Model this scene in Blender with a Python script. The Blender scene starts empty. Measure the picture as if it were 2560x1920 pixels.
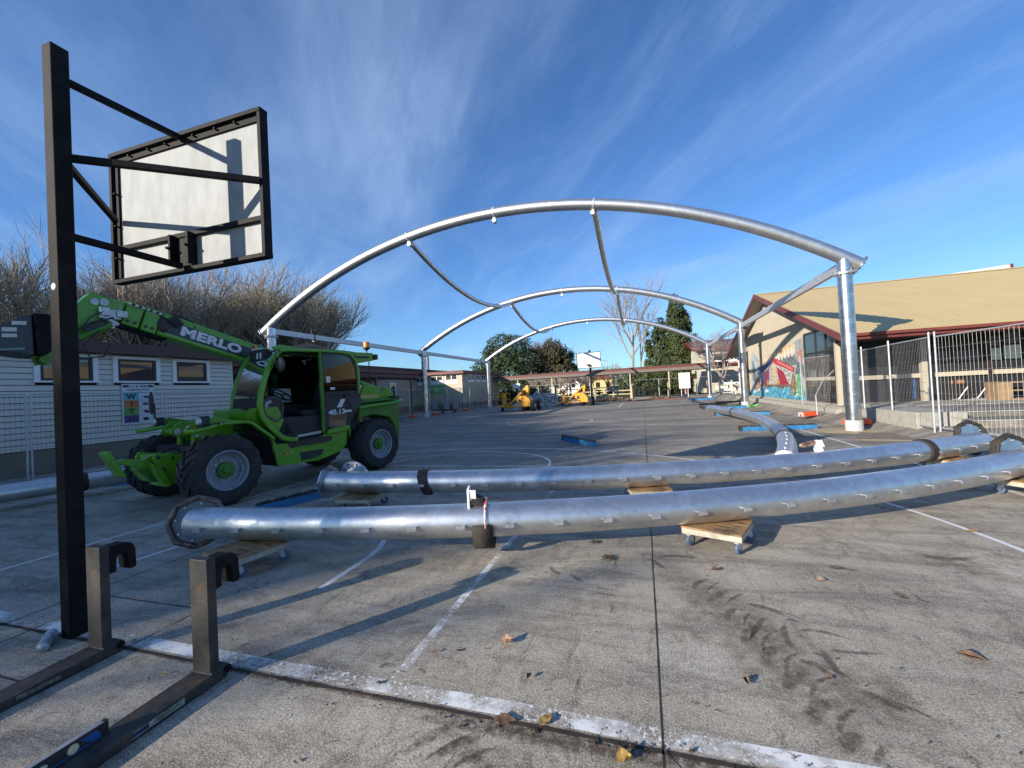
import bpy, bmesh, math, random
from mathutils import Vector, Matrix, noise
R = math.radians
scene = bpy.context.scene
COL = scene.collection

# ------------------------------------------------------------------ camera
cam_d = bpy.data.cameras.new('camera')
cam = bpy.data.objects.new('camera', cam_d)
COL.objects.link(cam)
cam_d.sensor_width = 36.0
cam_d.lens = 14.818
cam_d.clip_start = 0.05
cam_d.clip_end = 3000
_r = Vector((0.953773, 0.296188, -0.050896))
_u = Vector((0.053317, -0.000096, 0.998578))
_f = Vector((-0.295762, 0.955130, 0.015884))
cam.matrix_world = Matrix(((_r.x, _u.x, -_f.x, 0), (_r.y, _u.y, -_f.y, 0), (_r.z, _u.z, -_f.z, 1.5), (0, 0, 0, 1)))
scene.camera = cam

# ------------------------------------------------------------------ sky and sun
SUN_AZ = R(37.0)        # light travels towards +X sin, +Y cos
SUN_EL = R(18.0)
world = bpy.data.worlds.new('World')
scene.world = world
world.use_nodes = True
wn = world.node_tree
wn.nodes.clear()
def wnode(t, **k):
    n = wn.nodes.new(t)
    for a, b in k.items():
        setattr(n, a, b)
    return n
w_out = wnode('ShaderNodeOutputWorld')
w_bg = wnode('ShaderNodeBackground')
w_bg.inputs['Strength'].default_value = 0.083
w_sky = wnode('ShaderNodeTexSky', sky_type='NISHITA', sun_disc=False)
w_sky.sun_elevation = SUN_EL
w_sky.sun_rotation = R(37.0 + 180.0)
w_sky.air_density = 1.0
w_sky.dust_density = 0.3
w_sky.ozone_density = 1.6
# cirrus: streaks stretched along one compass direction on a high flat layer
w_tc = wnode('ShaderNodeTexCoord')
w_sep = wnode('ShaderNodeSeparateXYZ')
wn.links.new(w_tc.outputs['Generated'], w_sep.inputs[0])
def wmath(op, a, b=None, clamp=False):
    n = wnode('ShaderNodeMath', operation=op, use_clamp=clamp)
    for i, v in enumerate((a, b)):
        if v is None: continue
        if isinstance(v, (int, float)): n.inputs[i].default_value = v
        else: wn.links.new(v, n.inputs[i])
    return n.outputs[0]
zc = wmath('ADD', wmath('MAXIMUM', w_sep.outputs['Z'], 0.0), 0.10)
px = wmath('DIVIDE', w_sep.outputs['X'], zc)
py = wmath('DIVIDE', w_sep.outputs['Y'], zc)
w_comb = wnode('ShaderNodeCombineXYZ')
wn.links.new(px, w_comb.inputs[0]); wn.links.new(py, w_comb.inputs[1])
def wlayer(rot, sx, sy, scale, detail, rough, dist, lo, hi, off):
    mp = wnode('ShaderNodeMapping')
    mp.inputs['Rotation'].default_value = (0, 0, R(rot))
    mp2 = wnode('ShaderNodeMapping')
    mp2.inputs['Scale'].default_value = (sx, sy, 1)
    mp2.inputs['Location'].default_value = off
    wn.links.new(w_comb.outputs[0], mp.inputs[0]); wn.links.new(mp.outputs[0], mp2.inputs[0])
    nz = wnode('ShaderNodeTexNoise')
    nz.inputs['Scale'].default_value = scale
    nz.inputs['Detail'].default_value = detail
    nz.inputs['Roughness'].default_value = rough
    nz.inputs['Distortion'].default_value = dist
    wn.links.new(mp2.outputs[0], nz.inputs['Vector'])
    mr = wnode('ShaderNodeMapRange', interpolation_type='SMOOTHSTEP')
    mr.inputs['From Min'].default_value = lo; mr.inputs['From Max'].default_value = hi
    wn.links.new(nz.outputs['Fac'], mr.inputs['Value'])
    return mr.outputs[0]
c1 = wlayer(-36, 1.0, 0.22, 1.1, 8, 0.62, 0.5, 0.38, 0.80, (3.1, 1.7, 0))
c2 = wlayer(-34, 1.0, 0.34, 2.6, 8, 0.72, 1.3, 0.40, 0.82, (9.2, 4.4, 0))
c3 = wlayer(0, 0.6, 0.6, 1.1, 3, 0.5, 0.2, 0.30, 0.70, (5.0, 8.1, 0))
cm = wmath('MULTIPLY', wmath('ADD', wmath('MULTIPLY', c1, 0.62), wmath('MULTIPLY', c2, 0.30)), wmath('ADD', wmath('MULTIPLY', c3, 0.75), 0.25))
cm = wmath('MULTIPLY', cm, 0.85, True)
w_mix = wnode('ShaderNodeMix', data_type='RGBA')
wn.links.new(cm, w_mix.inputs['Factor'])
w_tint = wnode('ShaderNodeMix', data_type='RGBA', blend_type='MULTIPLY')
w_tint.inputs['Factor'].default_value = 1.0
w_tint.inputs['B'].default_value = (0.58, 0.93, 1.42, 1)
wn.links.new(w_sky.outputs[0], w_tint.inputs['A'])
wn.links.new(w_tint.outputs['Result'], w_mix.inputs['A'])
w_mix.inputs['B'].default_value = (4.2, 5.8, 8.4, 1)
wn.links.new(w_mix.outputs['Result'], w_bg.inputs['Color'])
wn.links.new(w_bg.outputs[0], w_out.inputs[0])

sun_d = bpy.data.lights.new('sun', 'SUN')
sun_d.energy = 5.0
sun_d.angle = R(0.55)
sun_d.color = (1.0, 0.90, 0.76)
sun = bpy.data.objects.new('sun', sun_d)
COL.objects.link(sun)
_sd = Vector((math.sin(SUN_AZ) * math.cos(SUN_EL), math.cos(SUN_AZ) * math.cos(SUN_EL), -math.sin(SUN_EL)))
sun.rotation_euler = _sd.to_track_quat('-Z', 'Y').to_euler()
sun.location = (-20, -25, 20)
scene.view_settings.view_transform = 'Standard'
scene.view_settings.look = 'None'
scene.view_settings.exposure = 0.68
scene.view_settings.gamma = 1.0
scene.cycles.max_bounces = 6

# ------------------------------------------------------------------ materials
def M(name, col, rough=0.6, metal=0.0, col2=None, scale=6.0, detail=4, lo=0.35, hi=0.7, bump=0.0, bscale=None,
      col3=None, scale3=1.0, lo3=0.55, hi3=0.7, stretch=None, alpha=None, spec=None, coat=0.0, rvar=0.0):
    m = bpy.data.materials.new(name)
    m.use_nodes = True
    nt = m.node_tree
    b = nt.nodes['Principled BSDF']
    b.inputs['Roughness'].default_value = rough
    b.inputs['Metallic'].default_value = metal
    if coat: b.inputs['Coat Weight'].default_value = coat
    if spec is not None: b.inputs['Specular IOR Level'].default_value = spec
    tc = nt.nodes.new('ShaderNodeTexCoord')
    vec = tc.outputs['Object']
    if stretch:
        mp = nt.nodes.new('ShaderNodeMapping'); mp.inputs['Scale'].default_value = stretch
        nt.links.new(vec, mp.inputs[0]); vec = mp.outputs[0]
    def nz(sc, det, rg=0.6):
        n = nt.nodes.new('ShaderNodeTexNoise'); n.inputs['Scale'].default_value = sc; n.inputs['Detail'].default_value = det
        n.inputs['Roughness'].default_value = rg
        nt.links.new(vec, n.inputs['Vector']); return n.outputs['Fac']
    def mr(v, a, c):
        n = nt.nodes.new('ShaderNodeMapRange'); n.inputs['From Min'].default_value = a; n.inputs['From Max'].default_value = c
        nt.links.new(v, n.inputs['Value']); return n.outputs[0]
    c = (*col, 1)
    if col2 is None: col2 = tuple(x * 0.8 for x in col)
    f = mr(nz(scale, detail), lo, hi)
    mx = nt.nodes.new('ShaderNodeMix'); mx.data_type = 'RGBA'
    mx.inputs['A'].default_value = c; mx.inputs['B'].default_value = (*col2, 1)
    nt.links.new(f, mx.inputs['Factor']); out = mx.outputs['Result']
    if rvar:
        ra = nt.nodes.new('ShaderNodeMapRange'); ra.inputs['To Min'].default_value = rough - rvar; ra.inputs['To Max'].default_value = rough + rvar
        nt.links.new(nz(scale * 1.7, 5), ra.inputs['Value']); nt.links.new(ra.outputs[0], b.inputs['Roughness'])
    if col3 is not None:
        f3 = mr(nz(scale3, 6, 0.7), lo3, hi3)
        m3 = nt.nodes.new('ShaderNodeMix'); m3.data_type = 'RGBA'
        nt.links.new(out, m3.inputs['A']); m3.inputs['B'].default_value = (*col3, 1)
        nt.links.new(f3, m3.inputs['Factor']); out = m3.outputs['Result']
    nt.links.new(out, b.inputs['Base Color'])
    if bump:
        bp = nt.nodes.new('ShaderNodeBump'); bp.inputs['Strength'].default_value = bump; bp.inputs['Distance'].default_value = 0.01
        nt.links.new(nz(bscale or scale * 4, 5), bp.inputs['Height']); nt.links.new(bp.outputs[0], b.inputs['Normal'])
    if alpha is not None: b.inputs['Alpha'].default_value = alpha
    return m

GALV = M('galvanised_steel', (0.66, 0.67, 0.68), 0.40, 0.95, (0.52, 0.53, 0.54), 18, 7, 0.3, 0.75, 0.08, 70, (0.78, 0.79, 0.80), 4.0, 0.48, 0.72, rvar=0.07)
GALV2 = M('galvanised_column', (0.56, 0.57, 0.58), 0.27, 0.95, (0.36, 0.38, 0.40), 3, 6, 0.3, 0.75, 0.02, 12, (0.75, 0.75, 0.76), 2.0, 0.5, 0.7, stretch=(1, 1, 2.2), rvar=0.08)
GALVT = M('galvanised_tube', (0.58, 0.59, 0.60), 0.5, 0.6, (0.42, 0.43, 0.45), 12, 3)
BLACKSTEEL = M('black_painted_steel', (0.007, 0.007, 0.008), 0.6, 0.0, (0.018, 0.017, 0.017), 5, 6, 0.45, 0.75, 0.1, 40, (0.07, 0.066, 0.06), 7, 0.68, 0.80, spec=0.12)
RUSTSTEEL = M('weathered_fork_steel', (0.022, 0.022, 0.022), 0.6, 0.1, (0.075, 0.068, 0.055), 6, 9, 0.44, 0.72, 0.25, 60, (0.15, 0.062, 0.026), 5.5, 0.57, 0.70)
GREEN = M('green_machine_paint', (0.105, 0.32, 0.010), 0.34, 0.0, (0.080, 0.25, 0.010), 5, 7, 0.4, 0.75, 0.03, 30, (0.12, 0.17, 0.06), 6, 0.58, 0.74, coat=0.2, rvar=0.12)
RUBBER = M('tyre_rubber', (0.022, 0.022, 0.023), 0.85, 0.0, (0.055, 0.050, 0.045), 7, 6, 0.4, 0.8, 0.3, 50)
BLACK = M('black_plastic', (0.016, 0.016, 0.018), 0.5, 0.0, (0.028, 0.028, 0.028), 10)
RIM = M('grey_rim_paint', (0.27, 0.285, 0.31), 0.5, 0.1, (0.19, 0.195, 0.20), 8, 5, 0.4, 0.8)
STEEL = M('bare_steel', (0.55, 0.56, 0.57), 0.45, 0.7, (0.35, 0.36, 0.37), 14)
FOAM = M('black_foam_wrap', (0.022, 0.019, 0.017), 0.75, 0.0, (0.045, 0.032, 0.026), 10, 5, 0.4, 0.7, 0.3, 30)
TAPEWRAP = M('shiny_wrap_film', (0.10, 0.075, 0.06), 0.3, 0.2, (0.20, 0.13, 0.10), 12, 5, 0.4, 0.7, 0.6, 22)
WHITE = M('white_paint', (0.80, 0.80, 0.78), 0.5, 0.0, (0.74, 0.74, 0.72), 4)
OFFWHITE = M('offwhite_paint', (0.60, 0.60, 0.55), 0.6, 0.0, (0.50, 0.50, 0.45), 4)
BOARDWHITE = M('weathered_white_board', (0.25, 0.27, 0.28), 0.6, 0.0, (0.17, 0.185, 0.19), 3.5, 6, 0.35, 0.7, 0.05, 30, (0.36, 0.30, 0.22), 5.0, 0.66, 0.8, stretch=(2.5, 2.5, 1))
BLUEPAD = M('blue_painted_timber', (0.03, 0.20, 0.42), 0.6, 0.0, (0.02, 0.13, 0.30), 6, 5, 0.4, 0.7, 0.1, 30, (0.10, 0.12, 0.14), 9, 0.62, 0.72)
WOOD = M('plywood_deck', (0.36, 0.22, 0.10), 0.7, 0.0, (0.16, 0.09, 0.045), 5, 9, 0.38, 0.66, 0.15, 40, (0.05, 0.035, 0.024), 5, 0.52, 0.66, stretch=(1, 3, 1))
WOODW = M('whitewashed_timber', (0.46, 0.44, 0.36), 0.7, 0.0, (0.28, 0.24, 0.18), 10, 6, 0.4, 0.7, 0.1, 40, (0.30, 0.13, 0.07), 6, 0.66, 0.76)
BLUEWHEEL = M('blue_grey_castor', (0.09, 0.14, 0.24), 0.6, 0.0, (0.06, 0.09, 0.15), 20)
YELLOW = M('yellow_lift_paint', (0.72, 0.34, 0.015), 0.4, 0.0, (0.62, 0.28, 0.012), 4, 4)
ORANGE = M('orange_block', (0.75, 0.09, 0.02), 0.6, 0.0, (0.6, 0.10, 0.04), 8)
REDROOF = M('red_roof_trim', (0.16, 0.035, 0.028), 0.5, 0.0, (0.12, 0.03, 0.026), 3)
DARKROOF = M('maroon_fascia', (0.075, 0.022, 0.022), 0.5, 0.0, (0.055, 0.02, 0.02), 3)
GLASSD = M('dark_window_glass', (0.02, 0.024, 0.028), 0.06, 0.0, (0.03, 0.034, 0.04), 1.5, spec=0.8)
def glass_mat(name, tint, opac):
    m = bpy.data.materials.new(name); m.use_nodes = True
    nt = m.node_tree; nt.nodes.clear()
    o = nt.nodes.new('ShaderNodeOutputMaterial'); mx = nt.nodes.new('ShaderNodeMixShader')
    t = nt.nodes.new('ShaderNodeBsdfTransparent'); t.inputs[0].default_value = (*tint, 1)
    g = nt.nodes.new('ShaderNodeBsdfGlossy'); g.inputs['Roughness'].default_value = 0.03
    fr = nt.nodes.new('ShaderNodeFresnel'); fr.inputs[0].default_value = 1.5
    ad = nt.nodes.new('ShaderNodeMath'); ad.operation = 'ADD'; ad.use_clamp = True; ad.inputs[1].default_value = opac
    ad.operation = 'MULTIPLY_ADD'; ad.inputs[1].default_value = 0.9 if opac else 0.45; ad.inputs[2].default_value = opac
    nt.links.new(fr.outputs[0], ad.inputs[0]); nt.links.new(ad.outputs[0], mx.inputs[0])
    nt.links.new(t.outputs[0], mx.inputs[1]); nt.links.new(g.outputs[0], mx.inputs[2]); nt.links.new(mx.outputs[0], o.inputs[0])
    return m
GLASS = glass_mat('clear_cab_glass', (0.55, 0.62, 0.58), 0.04)
GLASST = glass_mat('tinted_cab_glass', (0.10, 0.13, 0.11), 0.0)

# ------------------------------------------------------------------ mesh helpers
class MB:
    """collects shapes and links them as ONE mesh object"""
    def __init__(s): s.v = []; s.f = []
    def add(s, vs, fs):
        n = len(s.v); s.v += [tuple(v) for v in vs]; s.f += [tuple(i + n for i in f) for f in fs]; return s
    def box(s, x0, x1, y0, y1, z0, z1):
        vs = [(x0, y0, z0), (x1, y0, z0), (x1, y1, z0), (x0, y1, z0), (x0, y0, z1), (x1, y0, z1), (x1, y1, z1), (x0, y1, z1)]
        return s.add(vs, [(0, 3, 2, 1), (4, 5, 6, 7), (0, 1, 5, 4), (1, 2, 6, 5), (2, 3, 7, 6), (3, 0, 4, 7)])
    def obox(s, c, ax, ay, az, hx, hy, hz):
        c, ax, ay, az = Vector(c), Vector(ax), Vector(ay), Vector(az)
        vs = [c + ax * hx * i + ay * hy * j + az * hz * k for k in (-1, 1) for (i, j) in ((-1, -1), (1, -1), (1, 1), (-1, 1))]
        return s.add(vs, [(0, 3, 2, 1), (4, 5, 6, 7), (0, 1, 5, 4), (1, 2, 6, 5), (2, 3, 7, 6), (3, 0, 4, 7)])
    def bar(s, p, q, w, h, up=(0, 0, 1)):
        p, q, up = Vector(p), Vector(q), Vector(up); d = q - p; L = d.length; d.normalize()
        sd = d.cross(up)
        if sd.length < 1e-5: sd = d.cross(Vector((0, 1, 0)))
        sd.normalize(); u2 = sd.cross(d)
        return s.obox((p + q) / 2, d, sd, u2, L / 2, w / 2, h / 2)
    def tube(s, pts, r, n=12, caps=True, closed=False):
        pts = [Vector(p) for p in pts]; m = len(pts)
        if not isinstance(r, (list, tuple)): r = [r] * m
        prev = None; base = len(s.v); vs = []
        for i, p in enumerate(pts):
            if closed: d = pts[(i + 1) % m] - pts[i - 1]
            else: d = pts[min(i + 1, m - 1)] - pts[max(i - 1, 0)]
            if d.length < 1e-9: d = Vector((0, 0, 1))
            d.normalize()
            if prev is None:
                a = d.cross(Vector((0, 0, 1)))
                if a.length < 1e-3: a = d.cross(Vector((0, 1, 0)))
            else:
                a = prev - d * prev.dot(d)
                if a.length < 1e-4: a = d.cross(Vector((0, 0, 1)))
            a.normalize(); prev = a; b = d.cross(a)
            for k in range(n):
                t = 2 * math.pi * k / n
                vs.append(p + (a * math.cos(t) + b * math.sin(t)) * r[i])
        fs = []
        rng = m if closed else m - 1
        for i in range(rng):
            j = (i + 1) % m
            for k in range(n):
                k2 = (k + 1) % n
                fs.append((i * n + k, i * n + k2, j * n + k2, j * n + k))
        if caps and not closed:
            fs.append(tuple(range(n))[::-1]); fs.append(tuple((m - 1) * n + k for k in range(n)))
        return s.add(vs, fs)
    def cyl(s, p, q, r, r2=None, n=20): return s.tube([p, q], [r, r if r2 is None else r2], n)
    def prism(s, pts, origin, ax, ay, an, t0, t1):
        """2D outline pts in axes ax, ay at origin, extruded from t0 to t1 along an"""
        o, ax, ay, an = Vector(origin), Vector(ax), Vector(ay), Vector(an); n = len(pts)
        vs = [o + ax * a + ay * b + an * t0 for a, b in pts] + [o + ax * a + ay * b + an * t1 for a, b in pts]
        fs = [(i, (i + 1) % n, n + (i + 1) % n, n + i) for i in range(n)]
        fs.append(tuple(range(n))[::-1]); fs.append(tuple(range(n, 2 * n)))
        return s.add(vs, fs)
    def uz(s, pts, v0, v1):   # outline in local x,z extruded along y
        return s.prism(pts, (0, 0, 0), (1, 0, 0), (0, 0, 1), (0, 1, 0), v0, v1)
    def strip(s, pa, pb):     # ruled sheet between two polylines
        n = len(pa); return s.add(list(pa) + list(pb), [(i, i + 1, n + i + 1, n + i) for i in range(n - 1)])
    def quad(s, a, b, c, d): return s.add([a, b, c, d], [(0, 1, 2, 3)])
    def lathe(s, prof, origin, axis, n=24, cap=True):
        """prof: list of (r, t); axis direction"""
        o = Vector(origin); ax = Vector(axis).normalized(); a = ax.cross(Vector((0, 0, 1)))
        if a.length < 1e-3: a = Vector((1, 0, 0))
        a.normalize(); b = ax.cross(a); vs = []; m = len(prof)
        for rr, t in prof:
            for k in range(n):
                th = 2 * math.pi * k / n
                vs.append(o + ax * t + (a * math.cos(th) + b * math.sin(th)) * rr)
        fs = [(i * n + k, i * n + (k + 1) % n, (i + 1) * n + (k + 1) % n, (i + 1) * n + k) for i in range(m - 1) for k in range(n)]
        if cap and prof[0][0] > 1e-6: fs.append(tuple(range(n))[::-1])
        if cap and prof[-1][0] > 1e-6: fs.append(tuple((m - 1) * n + k for k in range(n)))
        return s.add(vs, fs)
    def ball(s, c, r, n=12, sc=(1, 1, 1)):
        c = Vector(c); vs = []; m = n // 2
        for i in range(m + 1):
            ph = math.pi * i / m
            for k in range(n):
                th = 2 * math.pi * k / n
                vs.append(c + Vector((math.sin(ph) * math.cos(th) * sc[0], math.sin(ph) * math.sin(th) * sc[1], math.cos(ph) * sc[2])) * r)
        fs = [(i * n + k, i * n + (k + 1) % n, (i + 1) * n + (k + 1) % n, (i + 1) * n + k) for i in range(m) for k in range(n)]
        return s.add(vs, fs)
    def build(s, name, mat, parent=None, world=True, smooth=True, bevel=0.0, fix=False):
        me = bpy.data.meshes.new(name)
        vs = s.v
        if parent is not None and world:
            inv = wmat(parent).inverted(); vs = [inv @ Vector(v) for v in vs]
        me.from_pydata([tuple(v) for v in vs], [], s.f)
        me.update()
        if fix:
            bm = bmesh.new(); bm.from_mesh(me); bmesh.ops.remove_doubles(bm, verts=bm.verts, dist=1e-5)
            bmesh.ops.recalc_face_normals(bm, faces=bm.faces); bm.to_mesh(me); bm.free()
        if smooth and len(me.polygons):
            me.polygons.foreach_set('use_smooth', [True] * len(me.polygons))
            me.set_sharp_from_angle(angle=R(32))
        if mat: me.materials.append(mat)
        o = bpy.data.objects.new(name, me); COL.objects.link(o)
        if parent is not None: o.parent = parent
        if bevel:
            b = o.modifiers.new('bevel', 'BEVEL'); b.width = bevel; b.segments = 2; b.limit_method = 'ANGLE'; b.angle_limit = R(35)
        return o
def wmat(o):
    m = Matrix.Translation(o.location) @ o.rotation_euler.to_matrix().to_4x4()
    return wmat(o.parent) @ m if o.parent is not None else m
def thing(name, label, cat, loc=(0, 0, 0), rotz=0.0, group=None):
    o = bpy.data.objects.new(name, None); COL.objects.link(o)
    o.empty_display_size = 0.3
    o.location = loc; o.rotation_euler = (0, 0, rotz); o['label'] = label; o['category'] = cat
    if group: o['group'] = group
    return o
def tag(o, label, cat, group=None, kind=None):
    o['label'] = label; o['category'] = cat
    if group: o['group'] = group
    if kind: o['kind'] = kind
    return o
def struct(o, label, kind='structure'):
    o['kind'] = kind; o['label'] = label; o['category'] = o.name.split('.')[0].replace('_', ' '); return o
def dup(root, loc, rotz, label, group=None):
    r = root.copy(); COL.objects.link(r); r.location = loc; r.rotation_euler = (0, 0, rotz); r['label'] = label
    if group: r['group'] = group
    for ch in list(root.children):
        c = ch.copy(); COL.objects.link(c); c.parent = r
        for g in ch.children:
            d = g.copy(); COL.objects.link(d); d.parent = c
    return r
def text_mesh(txt, size, extrude=0.002, font_scale_x=1.0, bold=0.0, spacing=1.0):
    """lettering as plain verts and faces, centred, lying in XY"""
    cu = bpy.data.curves.new('lettering', 'FONT'); cu.body = txt; cu.size = size; cu.extrude = extrude
    cu.align_x = 'CENTER'; cu.align_y = 'CENTER'; cu.offset = bold; cu.space_character = spacing
    ob = bpy.data.objects.new('lettering', cu); COL.objects.link(ob)
    dg = bpy.context.evaluated_depsgraph_get(); dg.update()
    me = ob.evaluated_get(dg).to_mesh()
    vs = [(v.co.x * font_scale_x, v.co.y, v.co.z) for v in me.vertices]; fs = [tuple(p.vertices) for p in me.polygons]
    ob.evaluated_get(dg).to_mesh_clear()
    bpy.data.objects.remove(ob); bpy.data.curves.remove(cu)
    return vs, fs
def put_text(mb, txt, size, origin, ax, ay, **k):
    vs, fs = text_mesh(txt, size, **k)
    o, ax, ay = Vector(origin), Vector(ax).normalized(), Vector(ay).normalized(); an = ax.cross(ay)
    mb.add([o + ax * v[0] + ay * v[1] + an * v[2] for v in vs], fs)
def arc_pts(c, r, a0, a1, n): return [(c[0] + r * math.cos(a0 + (a1 - a0) * i / n), c[1] + r * math.sin(a0 + (a1 - a0) * i / n)) for i in range(n + 1)]
# ================================================================== GROUND
def concrete_mat():
    m = bpy.data.materials.new('weathered_concrete'); m.use_nodes = True
    nt = m.node_tree; b = nt.nodes['Principled BSDF']; b.inputs['Roughness'].default_value = 0.9
    tc = nt.nodes.new('ShaderNodeTexCoord')
    def mp(scale, rot=0):
        n = nt.nodes.new('ShaderNodeMapping'); n.inputs['Scale'].default_value = scale; n.inputs['Rotation'].default_value = (0, 0, R(rot))
        nt.links.new(tc.outputs['Object'], n.inputs[0]); return n.outputs[0]
    def nz(v, sc, det, rg=0.6, dist=0.0):
        n = nt.nodes.new('ShaderNodeTexNoise'); n.inputs['Scale'].default_value = sc; n.inputs['Detail'].default_value = det
        n.inputs['Roughness'].default_value = rg; n.inputs['Distortion'].default_value = dist; nt.links.new(v, n.inputs['Vector']); return n.outputs['Fac']
    def mr(v, a, c, t0=0.0, t1=1.0):
        n = nt.nodes.new('ShaderNodeMapRange'); n.inputs['From Min'].default_value = a; n.inputs['From Max'].default_value = c
        n.inputs['To Min'].default_value = t0; n.inputs['To Max'].default_value = t1
        nt.links.new(v, n.inputs['Value']); return n.outputs[0]
    def mix(f, a, bb, mode='MIX'):
        n = nt.nodes.new('ShaderNodeMix'); n.data_type = 'RGBA'; n.blend_type = mode
        if isinstance(f, float): n.inputs['Factor'].default_value = f
        else: nt.links.new(f, n.inputs['Factor'])
        for k, x in (('A', a), ('B', bb)):
            if isinstance(x, tuple): n.inputs[k].default_value = (*x, 1)
            else: nt.links.new(x, n.inputs[k])
        return n.outputs['Result']
    v1 = mp((1, 1, 1)); vs = mp((0.35, 1.6, 1), 28); vt = mp((1.0, 0.3, 1), -20)
    base = mix(mr(nz(v1, 0.9, 5), 0.35, 0.68), (0.54, 0.48, 0.375), (0.36, 0.315, 0.24))
    # old dragged dirt and tyre scrub marks
    base = mix(mr(nz(vs, 2.6, 8, 0.72, 0.5), 0.48, 0.70), base, (0.110, 0.090, 0.070))
    base = mix(mr(nz(vt, 4.5, 6, 0.7, 1.8), 0.55, 0.70), base, (0.115, 0.082, 0.056))
    base = mix(mr(nz(v1, 1.7, 9, 0.78, 2.6), 0.49, 0.64, 0.0, 0.72), base, (0.125, 0.096, 0.070))
    base = mix(mr(nz(vs, 1.1, 9, 0.75, 1.6), 0.50, 0.62, 0.0, 0.50), base, (0.62, 0.57, 0.47))
    # lichen-like light flecks and broad pale sweep
    base = mix(mr(nz(v1, 14, 5, 0.7), 0.55, 0.75), base, (0.46, 0.43, 0.38))
    # exposed aggregate: coarse and fine speckle
    v = nt.nodes.new('ShaderNodeTexVoronoi'); v.inputs['Scale'].default_value = 150; nt.links.new(v1, v.inputs['Vector'])
    base = mix(mr(v.outputs['Distance'], 0.10, 0.70, 0.55, 0.0), base, (0.055, 0.048, 0.040))
    base = mix(mr(nz(v1, 75, 3, 0.8), 0.34, 0.52, 0.62, 0.0), base, (0.060, 0.053, 0.045))
    base = mix(mr(nz(v1, 26, 6, 0.8), 0.36, 0.50, 0.35, 0.0), base, (0.085, 0.075, 0.062))
    base = mix(mr(nz(v1, 120, 2, 0.8), 0.52, 0.68, 0.0, 0.85), base, (0.62, 0.58, 0.50))
    base = mix(mr(nz(v1, 5.5, 8, 0.85), 0.64, 0.72, 0.0, 0.7), base, (0.075, 0.055, 0.042))
    # tree shade on the court further away, painted into the colour in wide patches
    sp = nt.nodes.new('ShaderNodeSeparateXYZ'); nt.links.new(tc.outputs['Object'], sp.inputs[0])
    far = mr(sp.outputs['Y'], 5.5, 12.0, 0.0, 0.80)
    ml = nt.nodes.new('ShaderNodeMath'); ml.operation = 'MULTIPLY'; nt.links.new(far, ml.inputs[0]); nt.links.new(mr(nz(vs, 0.8, 6, 0.7), 0.30, 0.62), ml.inputs[1])
    base = mix(ml.outputs[0], base, (0.085, 0.083, 0.082))
    nt.links.new(base, b.inputs['Base Color'])
    bp = nt.nodes.new('ShaderNodeBump'); bp.inputs['Strength'].default_value = 0.55; bp.inputs['Distance'].default_value = 0.006
    nt.links.new(nz(v1, 95, 4, 0.8), bp.inputs['Height']); nt.links.new(bp.outputs[0], b.inputs['Normal'])
    return m
CONC = concrete_mat()
def paint_mat(name, wear, col=(0.74, 0.74, 0.72)):
    m = bpy.data.materials.new(name); m.use_nodes = True
    nt = m.node_tree; b = nt.nodes['Principled BSDF']; b.inputs['Roughness'].default_value = 0.7
    b.inputs['Base Color'].default_value = (*col, 1)
    tc = nt.nodes.new('ShaderNodeTexCoord')
    out = []
    for sc, det, lo, hi, rg in ((2.2, 6, wear - 0.10, wear + 0.02, 0.6), (38, 6, 0.30, 0.36, 0.75), (11, 7, wear - 0.14, wear - 0.09, 0.8)):
        n = nt.nodes.new('ShaderNodeTexNoise'); n.inputs['Scale'].default_value = sc; n.inputs['Detail'].default_value = det; n.inputs['Roughness'].default_value = rg
        nt.links.new(tc.outputs['Object'], n.inputs['Vector'])
        r_ = nt.nodes.new('ShaderNodeMapRange'); r_.inputs['From Min'].default_value = lo; r_.inputs['From Max'].default_value = hi
        nt.links.new(n.outputs['Fac'], r_.inputs['Value']); out.append((n, r_))
    # worn where both the broad noise and the fine noise are low
    mx = nt.nodes.new('ShaderNodeMath'); mx.operation = 'MAXIMUM'
    a = nt.nodes.new('ShaderNodeMath'); a.operation = 'MULTIPLY'
    nt.links.new(out[0][1].outputs[0], mx.inputs[0]); 
    fine = nt.nodes.new('ShaderNodeMapRange'); fine.inputs['From Min'].default_value = 0.52; fine.inputs['From Max'].default_value = 0.58
    nt.links.new(out[1][0].outputs['Fac'], fine.inputs['Value']); nt.links.new(fine.outputs[0], mx.inputs[1])
    nt.links.new(mx.outputs[0], a.inputs[0]); nt.links.new(out[2][1].outputs[0], a.inputs[1])
    a2 = nt.nodes.new('ShaderNodeMath'); a2.operation = 'MULTIPLY'; nt.links.new(a.outputs[0], a2.inputs[0]); nt.links.new(out[1][1].outputs[0], a2.inputs[1])
    nt.links.new(a2.outputs[0], b.inputs['Alpha'])
    return m
PAINT_WORN = paint_mat('worn_white_line_paint', 0.535)
PAINT = paint_mat('white_line_paint', 0.40, (0.66, 0.66, 0.65))
PAINT_FAINT = paint_mat('faded_line_paint', 0.47, (0.42, 0.42, 0.42))
SOIL = M('dark_soil', (0.055, 0.040, 0.028), 0.95, 0.0, (0.10, 0.078, 0.055), 12, 7, 0.4, 0.7, 0.8, 30)
GRASS = M('winter_grass', (0.055, 0.085, 0.022), 0.95, 0.0, (0.11, 0.11, 0.045), 2.0, 8, 0.35, 0.7, 0.6, 40, (0.14, 0.11, 0.07), 0.6, 0.6, 0.75)
PATH = M('pale_path_concrete', (0.33, 0.31, 0.27), 0.9, 0.0, (0.24, 0.22, 0.19), 3, 7, 0.35, 0.7, 0.2, 40)
JOINT = M('dark_joint_fill', (0.020, 0.017, 0.014), 0.95, 0.0, (0.05, 0.035, 0.025), 14)
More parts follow.
